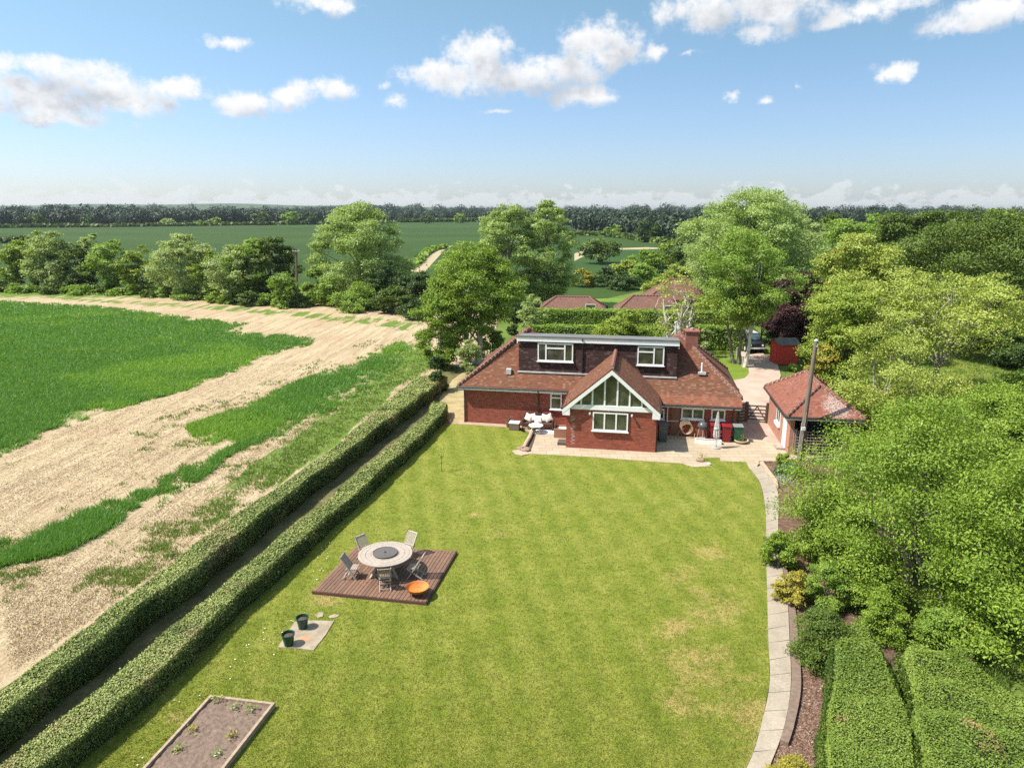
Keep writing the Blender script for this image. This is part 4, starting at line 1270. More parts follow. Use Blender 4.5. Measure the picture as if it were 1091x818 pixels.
for k in range(3):
    a = R(90 + 120 * k)
    MB().bar((0.24 * math.cos(a), 0.24 * math.sin(a), 0.16), (0.30 * math.cos(a), 0.30 * math.sin(a), 0.0), 0.03).build('leg', M['rust'], fb)

# --- paving slab patch with two green pots
SLAB_PX = [(296, 691), (306, 676), (314, 664), (333, 662.5), (356, 663), (347, 678), (334, 694.5), (314, 692)]
SLAB_POLY = GP(SLAB_PX)
conc = plain('rough_concrete', (0.35, 0.285, 0.205), (0.23, 0.185, 0.13), 3.5, 0.95, bump=0.5)
_g = NG(conc.node_tree); _b = [n for n in _g.n if n.type == 'BSDF_PRINCIPLED'][0]; _old = _b.inputs['Base Color'].links[0].from_socket
_sx, _sy = G(325, 682)
_d = _g.vec('LENGTH', _g.vec('SUBTRACT', _g.pos(), (_sx, _sy, 0.07)), out=1)
_g.put(_b.inputs['Base Color'], _g.mix(_g.sstep(_g.math('ADD', _d, _g.math('MULTIPLY', _g.noise(_g.pos(), 9, 4, 0.6), 0.2)), 0.34, 0.16, 0, 0.75), _old, (0.42, 0.21, 0.10)))
tag(sheet('paving_slab', SLAB_POLY, 0.068, conc, kind=None, thick=0.06), 'rough pale concrete slab sunk in the lawn under two green pots', 'slab')
for px, lab in (([(336, 657), (340, 653.5), (345, 654), (344, 658), (339, 659.5)], 'small loose slab fragment behind the green pots, nearer the hedge'),
                ([(350, 658), (356, 655.5), (362, 656.5), (359, 659), (352, 660)], 'flat slab fragment at the far right corner of the concrete patch')):
    tag(sheet('slab_fragment', GP(px), 0.065, conc, kind=None, thick=0.05), lab, 'slab', 'loose slab fragments')
M['pot_green'] = plain('green_glazed_pot', (0.012, 0.062, 0.042), (0.008, 0.040, 0.030), 4, 0.25)
M['soil'] = plain('potting_soil', (0.05, 0.035, 0.025), (0.09, 0.065, 0.045), 18, 0.95, bump=0.6)
for i, (u, v, lab) in enumerate(((322.8, 669, 'dark green plant pot farther back on the concrete slab'), (307.8, 687, 'dark green plant pot nearer the viewer on the slab beside a rusty stain'))):
    if i == 0:
        pot = thing('plant_pot', lab, 'plant pot', group='green pots on the slab')
        MB().lathe([(0.135, 0.0), (0.185, 0.33), (0.20, 0.335), (0.205, 0.385), (0.18, 0.385), (0.172, 0.33)], 24, closed=False).build('pot', M['pot_green'], pot)
        MB().lathe([(0.165, 0.28), (0.165, 0.30), (0.06, 0.325)], 20).build('soil', M['soil'], pot)
        p = pot
    else:
        p = copy_tree(pot); p['label'] = lab; p.rotation_euler = (0, 0, 0.8)
    p.location = (*G(u, v - 0.5, 0.068), 0.068)

# --- raised bed
BT, BW_ = 0.20, 0.075
b0, b1, b3 = Vector((*G(224, 739.5, BT), 0)), Vector((*G(293, 748, BT), 0)), Vector((*G(151, 818, BT), 0))
ux = (b1 - b0); Wb = ux.length; ux.normalize(); uy = (b3 - b0).normalized(); Lb = 3.9
BED_POLY = [tuple((b0 + ux * a + uy * c)[:2]) for a, c in ((0, 0), (Wb, 0), (Wb, Lb), (0, Lb))]
bed = thing('raised_bed', 'raised vegetable bed of pale timber planks filled with brown soil', 'raised bed', (*b0[:2], 0))
M['plank'] = wood_mat('bed_planks', (0.40, 0.30, 0.215), (0.26, 0.185, 0.13), (10, 10, 10))
pt = lambda a, c, z=0: ux * a + uy * c + Vector((0, 0, z))
hw = BW_ / 2
for a, b in (((hw, 0), (hw, Lb)), ((Wb - hw, 0), (Wb - hw, Lb)), ((BW_, hw), (Wb - BW_, hw)), ((BW_, Lb - hw), (Wb - BW_, Lb - hw))):
    MB().bar(pt(*a, BT / 2), pt(*b, BT / 2), BW_, BT).build('plank', M['plank'], bed)
n_ = 44; V, F = [], []
for j in range(n_ * 2 + 1):
    for i in range(n_ + 1):
        p = pt(BW_ + (Wb - 2 * BW_) * i / n_, BW_ + (Lb - 2 * BW_) * j / (2 * n_)); V.append((p.x, p.y, 0.0))
V = np.array(V); V[:, 2] = 0.10 + 0.035 * vnoise(V[:, :2], 7, 61) + 0.02 * vnoise(V[:, :2], 18, 62)
for j in range(2 * n_):
    for i in range(n_):
        q = j * (n_ + 1) + i; F.append((q, q + 1, q + n_ + 2, q + n_ + 1))
link('soil', mesh_np('soil', V, np.array(F), False), bed, plain('bed_brown_soil', (0.20, 0.140, 0.105), (0.125, 0.085, 0.062), 9, 0.95, bump=0.8))


def leaf_cloud(name, P, N, size, rnd, m, parent=None, asp=0.6, seed=0, tri=False):
    """one leaf per point: diamond (or triangle) facing roughly along N"""
    r = np.random.default_rng(seed); n = len(P)
    N = N / np.maximum(np.linalg.norm(N, axis=1, keepdims=True), 1e-6)
    t = np.cross(N, r.normal(0, 1, (n, 3))); t /= np.maximum(np.linalg.norm(t, axis=1, keepdims=True), 1e-6)
    w = np.cross(N, t)
    s = (np.broadcast_to(size, (n,)) * r.uniform(0.7, 1.25, n))[:, None]
    a, c = P - t * s * 0.5, P + t * s * 0.5
    fold = N * s * 0.10
    if tri:
        V = np.stack([a - w * s * asp * 0.5, a + w * s * asp * 0.5, c], 1).reshape(-1, 3); F = np.arange(n * 3).reshape(n, 3)
    else:
        V = np.stack([a, P + w * s * asp * 0.5 + fold, c, P - w * s * asp * 0.5 + fold], 1).reshape(-1, 3); F = np.arange(n * 4).reshape(n, 4)
    return link(name, mesh_np(name, V, F, False, {'rnd': np.clip(rnd, 0, 1)}), parent, m)


def sprig(name, lab, cat, u, v, z, h, n, m, seed, group, spread=0.08, size=0.06):
    t = thing(name, lab, cat, (*G(u, v, z), z), group=group)
    r = np.random.default_rng(seed)
    P = np.stack([r.normal(0, spread, n), r.normal(0, spread, n), r.uniform(0.2, 1.0, n) * h], 1)
    leaf_cloud('leaves', P, r.normal(0, 0.6, (n, 3)) + np.array([0, 0, 1.0]), size, r.random(n), m, t, 0.55, seed)
    mb = MB()
    for k in range(3): mb.tube([(0, 0, -0.04), (r.normal(0, spread * 0.4), r.normal(0, spread * 0.4), h * 0.8)], 0.006, 4)
    mb.build('stem', M['twig'], t)
    return t


for i, (u, v, h, m, lab) in enumerate(((230, 748, 0.26, 'lime', 'tallest seedling, in the back left corner of the raised bed'), (249.5, 755, 0.17, 'grey_green', 'small seedling in the middle of the back row of the raised bed'),
                                       (267, 757, 0.20, 'mid', 'bushy seedling at the back right of the raised bed'), (206, 778, 0.13, 'yellow', 'yellowish seedling by the left plank, second row of the bed'),
                                       (246, 785, 0.13, 'yellow', 'yellowish seedling near the right plank of the raised bed'), (188.5, 799, 0.14, 'lime', 'low green seedling nearest the left plank at the bottom of the bed'),
                                       (231, 803, 0.14, 'grey_green', 'greyish seedling nearest the viewer on the right of the bed'))):
    sprig('seedling', lab, 'seedling', u, v, 0.125, h, 34, M[m], 100 + i, 'seedlings in the raised bed', 0.075, 0.075)

# --- young sapling with stake on the lawn
sp = thing('sapling', 'spindly newly planted sapling standing alone on the lawn near the hedge end', 'sapling', (*G(470.5, 503), 0.04))
MB().tube([(0, 0, 0), (0.02, 0, 0.6), (-0.02, 0.02, 1.25)], [0.02, 0.016, 0.006], 5).tube([(0, 0, 0.6), (0.16, 0.05, 1.0)], 0.006, 4).tube([(0, 0, 0.7), (-0.15, 0.02, 1.05)], 0.006, 4).build('trunk', M['bark_grey'], sp)
r = np.random.default_rng(8); P = np.stack([r.normal(0, 0.13, 60), r.normal(0, 0.13, 60), r.uniform(0.75, 1.3, 60)], 1)
leaf_cloud('crown', P, r.normal(0, 1, (60, 3)), 0.09, r.random(60), M['mid'], sp)

# --- folded parasol
M['canvas'] = plain('grey_white_canvas', (0.62, 0.61, 0.59), (0.48, 0.47, 0.46), 6, 0.85)
pa = thing('parasol', 'closed pale grey parasol standing on the patio in front of the bins', 'parasol', (*G(762.4, 478.5), 0.06))
MB().tube([(0, 0, 0), (0, 0, 2.12)], 0.022, 8).build('pole', M['lead'], pa)
mb = MB(); n = 12; prof = [(0.16, 0.62), (0.19, 0.75), (0.165, 1.1), (0.11, 1.6), (0.05, 2.05), (0.012, 2.12)]
vs, fs = [], []
for r0, z in prof:
    for k in range(n * 2):
        a = math.pi * k / n; rr = r0 * (1.0 if k % 2 else 0.62); vs.append((rr * math.cos(a), rr * math.sin(a), z))
for i in range(len(prof) - 1):
    for k in range(n * 2): fs.append((i * 24 + k, i * 24 + (k + 1) % 24, (i + 1) * 24 + (k + 1) % 24, (i + 1) * 24 + k))
mb.add(vs, fs).build('canopy', M['canvas'], pa)
MB().tube([(0, 0, 1.14), (0, 0, 1.19)], 0.172, 12).build('strap', M['lead'], pa)
MB().lathe([(0.25, 0), (0.25, 0.05), (0.06, 0.09), (0.04, 0.2)], 20).build('base', plain('concrete_base', (0.35, 0.34, 0.32), None, 6, 0.9), pa)

# --- wheelie bins
def bin_(x, y, colr, lab, lidc=None, rz=0.0, w=0.5, h=0.98, name='wheelie_bin'):
    t = thing(name, lab, 'bin', HL(x, y, 0.06), YAW + rz)
    mat_ = plain('bin_' + lab.split()[0] + str(round(x, 1)).replace('.', '_'), colr, tuple(c * 0.8 for c in colr), 4, 0.4)
    lm = mat_ if lidc is None else plain('lid_' + str(round(x, 1)).replace('.', '_'), lidc, tuple(c * 0.8 for c in lidc), 4, 0.45)
    b, tp = w * 0.40, w * 0.5
    vs = [(-b, -b, 0.05), (b, -b, 0.05), (b, b, 0.05), (-b, b, 0.05), (-tp, -tp, h - 0.08), (tp, -tp, h - 0.08), (tp, tp, h - 0.08), (-tp, tp, h - 0.08)]
    MB().add(vs, [(3, 2, 1, 0), (4, 5, 6, 7), (0, 1, 5, 4), (1, 2, 6, 5), (2, 3, 7, 6), (3, 0, 4, 7)]).box(-tp - 0.02, tp + 0.02, -tp - 0.02, tp + 0.02, h - 0.10, h - 0.07).build('body', mat_, t, 0.015)
    MB().prism([(-tp - 0.03, -tp - 0.04), (tp + 0.03, -tp - 0.04), (tp + 0.03, tp), (-tp - 0.03, tp)], h - 0.068, [h - 0.02, h - 0.02, h + 0.02, h + 0.02]).build('lid', lm, t, 0.02)
    MB().tube([(-tp, tp + 0.07, h - 0.05), (tp, tp + 0.07, h - 0.05)], 0.018, 6).bar((-tp + 0.04, tp, h - 0.06), (-tp + 0.04, tp + 0.07, h - 0.05), 0.03).bar((tp - 0.04, tp, h - 0.06), (tp - 0.04, tp + 0.07, h - 0.05), 0.03).build('handle', M['black_plastic'], t)
    for s in (-1, 1):
        MB().tube([(s * (b - 0.01), b + 0.03, 0.10), (s * (b + 0.05), b + 0.03, 0.10)], 0.10, 12).build('wheel', M['black_plastic'], t)


bin_(15.02, -1.0, (0.22, 0.012, 0.020), 'dark red wheelie bin on the left, partly behind the closed parasol')
bin_(15.66, -1.05, (0.24, 0.014, 0.022), 'dark red wheelie bin between the parasol and the green bin')
bin_(16.28, -0.98, (0.012, 0.105, 0.050), 'dark green wheelie bin with a grey lid at the corner of the house', (0.22, 0.23, 0.23), 0.05)
bin_(12.08, -1.65, (0.11, 0.115, 0.118), 'grey garden bin with lid tucked beside the gable extension', None, 0.1, 0.52, 1.05, 'garden_bin')

# --- kettle barbecue, trough, planter, hose
bb = thing('kettle_barbecue', 'dark grey kettle barbecue standing against the kitchen wall', 'barbecue', HL(14.35, -0.86, 0.06), YAW)
M['enamel'] = plain('dark_enamel', (0.06, 0.062, 0.066), (0.10, 0.10, 0.105), 5, 0.3)
MB().lathe([(0.02, 0.55), (0.20, 0.60), (0.29, 0.72), (0.30, 0.79)], 20).build('bowl', M['enamel'], bb)
MB().lathe([(0.305, 0.792), (0.29, 0.88), (0.21, 0.99), (0.08, 1.05), (0.02, 1.06)], 20).tube([(-0.07, 0, 1.05), (-0.07, 0, 1.10), (0.07, 0, 1.10), (0.07, 0, 1.05)], 0.012, 6).build('lid', M['enamel'], bb)
for k in range(3):
    a = R(30 + 120 * k); MB().tube([(0.20 * math.cos(a), 0.20 * math.sin(a), 0.62), (0.33 * math.cos(a), 0.33 * math.sin(a), 0.0)], 0.014, 6).build('leg', M['lead'], bb)
tr = thing('trough', 'low white rectangular trough on the patio before the red bins', 'trough', HL(14.62, -1.62, 0.06), YAW)
mb = MB(); mb.box(-0.72, 0.72, -0.16, -0.12, 0, 0.22).box(-0.72, 0.72, 0.12, 0.16, 0, 0.22).box(-0.72, -0.68, -0.118, 0.118, 0, 0.22).box(0.68, 0.72, -0.118, 0.118, 0, 0.22).box(-0.68, 0.68, -0.118, 0.118, 0, 0.05)
mb.build('body', M['white'], tr)
MB().box(-0.675, 0.675, -0.115, 0.115, 0.052, 0.17).build('soil', M['soil'], tr)
pl_ = thing('stone_planter', 'low round stone planter with a small plant beside the drive end of the patio', 'planter', (*G(789.5, 472.5), 0.06))
MB().lathe([(0.26, 0), (0.36, 0.10), (0.40, 0.12), (0.40, 0.17), (0.34, 0.17), (0.32, 0.12)], 20, closed=False).build('bowl', plain('buff_stone', (0.50, 0.41, 0.26), (0.38, 0.30, 0.19), 7, 0.9), pl_)
MB().lathe([(0.325, 0.12), (0.325, 0.13), (0.1, 0.15)], 16).build('soil', M['soil'], pl_)
r = np.random.default_rng(9); P = np.stack([r.normal(0, 0.08, 70), r.normal(0, 0.08, 70), r.uniform(0.14, 0.5, 70)], 1)
leaf_cloud('plant', P, r.normal(0, 1, (70, 3)), 0.09, r.random(70), M['yellow'], pl_)
hs = thing('garden_hose', 'coiled beige garden hose hung on the brick wall left of the barbecue', 'hose', HL(13.45, -0.58, 0.0), YAW)
mb = MB(); r_ = random.Random(3)
for k in range(5):
    cx, cz, rx, rz_ = -0.02 + 0.03 * k - 0.05, 0.72 - 0.03 * k, 0.30 + 0.03 * r_.random(), 0.40 - 0.035 * k
    mb.tube([(cx + rx * math.cos(t), -0.02 - 0.02 * k, cz + rz_ * math.sin(t) - 0.10 * max(0, -math.sin(t))) for t in np.linspace(0, 2 * math.pi, 26)], 0.017, 6)
mb.tube([(-0.35, -0.05, 0.45), (-0.45, -0.1, 0.2), (-0.6, -0.25, 0.085), (-0.2, -0.42, 0.085), (0.25, -0.35, 0.085), (0.45, -0.2, 0.085), (0.5, -0.08, 0.3)], 0.017, 6)
mb.build('coil', plain('beige_hose', (0.45, 0.34, 0.20), (0.34, 0.25, 0.15), 8, 0.5), hs)
MB().box(-0.06, 0.06, -0.03, 0.05, 1.0, 1.08).build('bracket', M['black_plastic'], hs)

# --- seating corner on the patio
M['rattan'] = plain('brown_rattan', (0.085, 0.035, 0.025), (0.05, 0.022, 0.016), 40, 0.7)
M['cushion'] = plain('cream_cushion', (0.80, 0.76, 0.68), (0.72, 0.68, 0.60), 8, 0.9)
be = thing('garden_bench', 'dark brown garden bench against the brick wall, covered in cream cushions', 'bench', HL(4.75, -0.62, 0.06), YAW)
MB().box(-0.86, 0.86, -0.32, 0.22, 0.30, 0.42).build('seat', M['rattan'], be, 0.02)
mb = MB(); mb.box(-0.86, 0.86, 0.222, 0.29, 0.34, 0.90); mb.build('backrest', M['rattan'], be, 0.02)
for s in (-1, 1):
    MB().box(s * 0.90 - 0.035, s * 0.90 + 0.035, -0.32, 0.29, 0.44, 0.62).build('armrest', M['rattan'], be, 0.015)
    for y in (-0.30, 0.26): MB().box(s * 0.90 - 0.03, s * 0.90 + 0.03, y - 0.03, y + 0.03, 0, 0.437).build('leg', M['rattan'], be)
for i, (x, tl, lab) in enumerate(((-0.70, 0.35, 'cream cushion at the left arm of the bench'), (-0.36, -0.25, 'cream cushion second from the left on the bench'), (0.0, 0.0, 'cream cushion lying lowest in the middle of the bench'),
                                  (0.36, 0.2, 'cream cushion second from the right on the bench'), (0.72, -0.45, 'cream cushion standing highest at the right arm of the bench'))):
    if i == 0:
        cmb = MB(); n = 10; vs = []; fs = []
        for s in (-1, 1):
            for j in range(n + 1):
                for k in range(n + 1):
                    a, b = j / n * 2 - 1, k / n * 2 - 1
                    puff = 0.085 * ((1 - a * a) * (1 - b * b)) ** 0.45
                    pin = 1 - 0.10 * (1 - abs(a)) * abs(b) ** 2
                    pin2 = 1 - 0.10 * (1 - abs(b)) * abs(a) ** 2
                    vs.append((a * 0.235 * pin2, s * puff, 0.235 + b * 0.235 * pin))
        m0 = (n + 1) ** 2
        for s in range(2):
            for j in range(n):
                for k in range(n):
                    q = s * m0 + j * (n + 1) + k; f = (q, q + 1, q + n + 2, q + n + 1); fs.append(f if s == 1 else f[::-1])
        c0 = cmb.add(vs, fs, True).build('cushion', M['cushion']); cu = c0
    else:
        cu = c0.copy(); COL.objects.link(cu)
    zl = 0.06 + (0.42 if i != 2 else 0.37)
    cu.location = HL(4.75 + x, -0.62 + (0.04 if i != 2 else -0.1), zl + 0.01 + (0.05 if i == 4 else 0)); cu.rotation_euler = (R(-14) if i != 2 else R(-24), tl, YAW + 0.12 * (i - 2))
    tag(cu, lab, 'cushion', 'cream cushions on the bench')
st = thing('side_table', 'small round white garden table before the bench', 'table', HL(4.72, -1.42, 0.06), YAW)
MB().lathe([(0.42, 0.44), (0.43, 0.45), (0.43, 0.475), (0.42, 0.48)], 28).build('tabletop', M['white'], st)
for k in range(4):
    a = R(45 + 90 * k); MB().tube([(0.30 * math.cos(a), 0.30 * math.sin(a), 0.445), (0.34 * math.cos(a), 0.34 * math.sin(a), 0)], 0.02, 6).build('leg', M['white'], st)
MB().lathe([(0.06, 0), (0.05, 0.1), (0.07, 0.16), (0.06, 0.16)], 12, (0, 0, 0)).build('vase', M['white']).location = (*HL(4.78, -1.40)[:2], 0.06 + 0.482)
tag(bpy.data.objects['vase'], 'little white vase on the small round garden table', 'vase')
rg = [G(u, v) for u, v in ((565.5, 457.2), (593.5, 458.6), (594.5, 463.2), (568.5, 463.2))]
rug_m, g_, b_, _o = new_mat('white_blue_rug')
_t = g_.noise(g_.vec('MULTIPLY', g_.coord('Object'), (1.5, 5, 1)), 1.6, 3, 0.6)
g_.put(b_.inputs['Base Color'], g_.mix(g_.sstep(_t, 0.5, 0.62, 0, 0.7), (0.76, 0.78, 0.78), (0.50, 0.62, 0.70))); b_.inputs['Roughness'].default_value = 0.95
tag(sheet('outdoor_rug', rg, 0.076, rug_m, kind=None, thick=0.012), 'white and pale blue outdoor rug on the patio', 'rug')
ac = thing('armchair', 'low brown rattan armchair with a white seat pad beside the gable extension', 'armchair', HL(6.28, -1.75, 0.06), YAW + R(90))
MB().box(-0.34, 0.34, -0.32, 0.32, 0.10, 0.36).build('seat', M['rattan'], ac, 0.02)
MB().box(-0.34, 0.34, 0.322, 0.40, 0.12, 0.72).build('backrest', M['rattan'], ac, 0.02)
for s in (-1, 1): MB().box(s * 0.385 - 0.04, s * 0.385 + 0.04, -0.32, 0.40, 0.0, 0.55).build('armrest', plain('tan_rattan', (0.32, 0.17, 0.10), (0.22, 0.11, 0.07), 30, 0.7), ac, 0.015)
MB().box(-0.32, 0.32, -0.31, 0.30, 0.363, 0.47).build('seat_pad', M['cushion'], ac, 0.03)
bk = thing('storage_box', 'woven storage box with a white top at the left end of the seating corner', 'box', HL(3.35, -0.95, 0.06), YAW)
MB().box(-0.30, 0.30, -0.25, 0.25, 0, 0.40).build('body', plain('grey_weave', (0.22, 0.15, 0.12), (0.15, 0.10, 0.08), 40, 0.8), bk)
MB().box(-0.32, 0.32, -0.27, 0.27, 0.402, 0.46).build('lid', M['white'], bk, 0.015)
fp = thing('flower_pot', 'small plant pot with a pinkish plant beside the woven box', 'plant pot', HL(2.90, -0.55, 0.06))
MB().lathe([(0.11, 0), (0.16, 0.27), (0.17, 0.30), (0.14, 0.30)], 14).build('pot', plain('clay_pot', (0.30, 0.12, 0.07), None, 6, 0.8), fp)
r = np.random.default_rng(10); P = r.normal(0, 0.12, (110, 3)) + np.array([0, 0, 0.48])
leaf_cloud('plant', P, r.normal(0, 1, (110, 3)), 0.09, r.random(110), leaf_mat('pink_plant', LS((0.18, 0.07, 0.06), (0.22, 0.12, 0.09), (0.16, 0.14, 0.06), (0.35, 0.2, 0.18))), fp)

# --- stone edging by the patio
M['buff'] = plain('buff_stones', (0.46, 0.35, 0.25), (0.33, 0.245, 0.175), 5, 0.9, bump=0.5)
ed = thing('edging_log', 'pale rounded edging kerb between the lawn and the narrow border by the patio', 'edging', (*G(563, 470), 0))
base_ = Vector((*G(563, 470), 0)); pts = [Vector((*G(u, v), 0.16)) - base_ for u, v in ((568, 458.5), (566.5, 463), (564, 469), (560.5, 475), (558, 480))]
MB().tube(pts, [0.10, 0.12, 0.12, 0.12, 0.10], 8).build('kerb', M['buff'], ed)
sheet('border_soil', GP([(569, 459), (572, 461), (569, 471), (565.5, 481), (559.5, 481), (562, 476), (565.5, 469)]), 0.066, M['soil'])
tag(sheet('stepping_stone', GP([(545.5, 481.5), (553, 480), (561, 482), (563, 485), (556, 486.5), (549, 485)]), 0.085, M['buff'], kind=None, thick=0.06), 'flat pale stepping stone in the lawn at the left corner of the patio', 'stone')


def rock(name, lab, loc, s, m, seed, group=None):
    r = np.random.default_rng(seed); mb = MB()
    prof = [(0.55, 0), (0.9, 0.2), (1.0, 0.45), (0.75, 0.8), (0.3, 0.95)]
    mb.lathe(prof, 9); k = r.uniform(0.75, 1.15, (len(mb.v), 1))
    mb.v = [tuple(np.array(v) * kk * np.array([s, s * 0.8, s * 0.7])) for v, kk in zip(mb.v, k)]
    o = mb.build(name, m); o.location = loc; o.rotation_euler = (0, 0, r.random() * 6)
    tag(o, lab, 'stone', group); return o


for i, (u, v, s, lab) in enumerate(((554, 479.5, 0.24, 'rough stone at the lawn end of the edging kerb, left one'), (560.5, 481, 0.30, 'biggest rough stone by the corner of the patio border'), (557, 477.5, 0.18, 'smallest rough stone beside the edging kerb'),
                                     (746, 492, 0.26, 'rough brown stone in the notch of the patio under a small plant'), (755, 495.5, 0.16, 'flat pale stone at the lawn edge of the patio notch'))):
    rock('stone', lab, (*G(u, v), 0.04), s, plain('stone_%d' % i, (0.30, 0.20, 0.14) if i < 4 else (0.6, 0.55, 0.48), None, 6, 0.9), 50 + i, 'rough stones along the patio edge')
sprig('patio_plant', 'small yellowish plant growing in the notch of the patio edge', 'plant', 748.5, 490.5, 0.05, 0.45, 60, M['yellow'], 130, None, 0.14, 0.09)
MB().box(-0.5, 0.0, -0.55, 0.15, 0, 0.14).build('doorstep', plain('dark_step', (0.10, 0.075, 0.06), None, 6, 0.8), house).location = (6.74, -2.9, 0.06)

# --- field gate and fence beside the house
M['gate_wood'] = wood_mat('dark_gate_wood', (0.13, 0.085, 0.06), (0.08, 0.052, 0.038), (8, 8, 8))
ga, gb = Vector((*G(794.5, 449.5), 0)), Vector((*G(816.5, 451), 0))
gt = thing('field_gate', 'dark wooden five-bar gate across the drive between house and garage', 'gate', tuple(ga))
dv = gb - ga
mb = MB()
for z in (0.22, 0.42, 0.62, 0.84, 1.08): mb.bar(dv * 0.05 + Vector((0, 0, z)), dv * 0.95 + Vector((0, 0, z)), 0.03, 0.085)
mb.build('rail', M['gate_wood'], gt)
MB().bar(dv * 0.06 + Vector((0, 0, 0.2)), dv * 0.5 + Vector((0, 0, 1.05)), 0.026, 0.07).bar(dv * 0.5 + Vector((0, 0, 1.05)), dv * 0.94 + Vector((0, 0, 0.2)), 0.026, 0.07).build('brace', M['gate_wood'], gt)
MB().bar(dv * 0.05 + Vector((0, 0, 0.15)), dv * 0.05 + Vector((0, 0, 1.15)), 0.09).bar(dv * 0.95 + Vector((0, 0, 0.15)), dv * 0.95 + Vector((0, 0, 1.15)), 0.09).build('stile', M['gate_wood'], gt)
for t in (0.0, 1.0): MB().bar(dv * t, dv * t + Vector((0, 0, 1.32)), 0.15).build('post', M['gate_wood'], gt)
fa = Vector((*G(786.0, 451.5), 0)); fn = thing('slatted_fence', 'short dark slatted fence panel between the house corner and the gate', 'fence', tuple(fa))
d2 = ga - fa
mb = MB()
for k in range(6): mb.bar(Vector((0, 0, 0.16 + k * 0.2)), d2 * 0.93 + Vector((0, 0, 0.16 + k * 0.2)), 0.03, 0.15)
mb.build('slat', M['gate_wood'], fn)
for t in (0.02, 0.90): MB().bar(d2 * t + Vector((0.02, 0.05, 0)), d2 * t + Vector((0.02, 0.05, 1.3)), 0.09).build('post', M['gate_wood'], fn)

# --- trellis screen in front of the carport
def trellis(a, b, z0, z1, lab):
    a, b = Vector((*a, 0)), Vector((*b, 0)); d = b - a
    t = thing('trellis_panel', lab, 'trellis', tuple(a), group='trellis panels before the carport'); mb = MB()
    n = max(3, int(d.length / 0.16)); m = int((z1 - z0) / 0.16)
    for i in range(n + 1): mb.bar(d * (i / n) + Vector((0, 0, z0)), d * (i / n) + Vector((0, 0, z1)), 0.026, 0.022)
    off = d.cross(Vector((0, 0, 1))).normalized() * 0.022
    for j in range(m + 1):
        z = z0 + (z1 - z0) * j / m; mb.bar(off + Vector((0, 0, z)), d + off + Vector((0, 0, z)), 0.022, 0.026)
    mb.build('lattice', M['trellis'], t)
    for p in (Vector((0, 0, 0)), d): MB().bar(p - off * 2.5, p - off * 2.5 + Vector((0, 0, z1 + 0.06)), 0.08).build('post', M['trellis'], t)


M['trellis'] = wood_mat('trellis_wood', (0.42, 0.31, 0.25), (0.30, 0.22, 0.17), (12, 12, 12))
tg = G(844.5, 485.5)
trellis((tg[0] + 0.12, tg[1] + 1.55), (tg[0], tg[1]), 0.25, 1.45, 'narrow trellis panel side-on at the left of the carport')
trellis(tg, (tg[0] + 2.6, tg[1] - 0.42), 0.25, 1.40, 'wide trellis panel facing the garden in front of the carport')


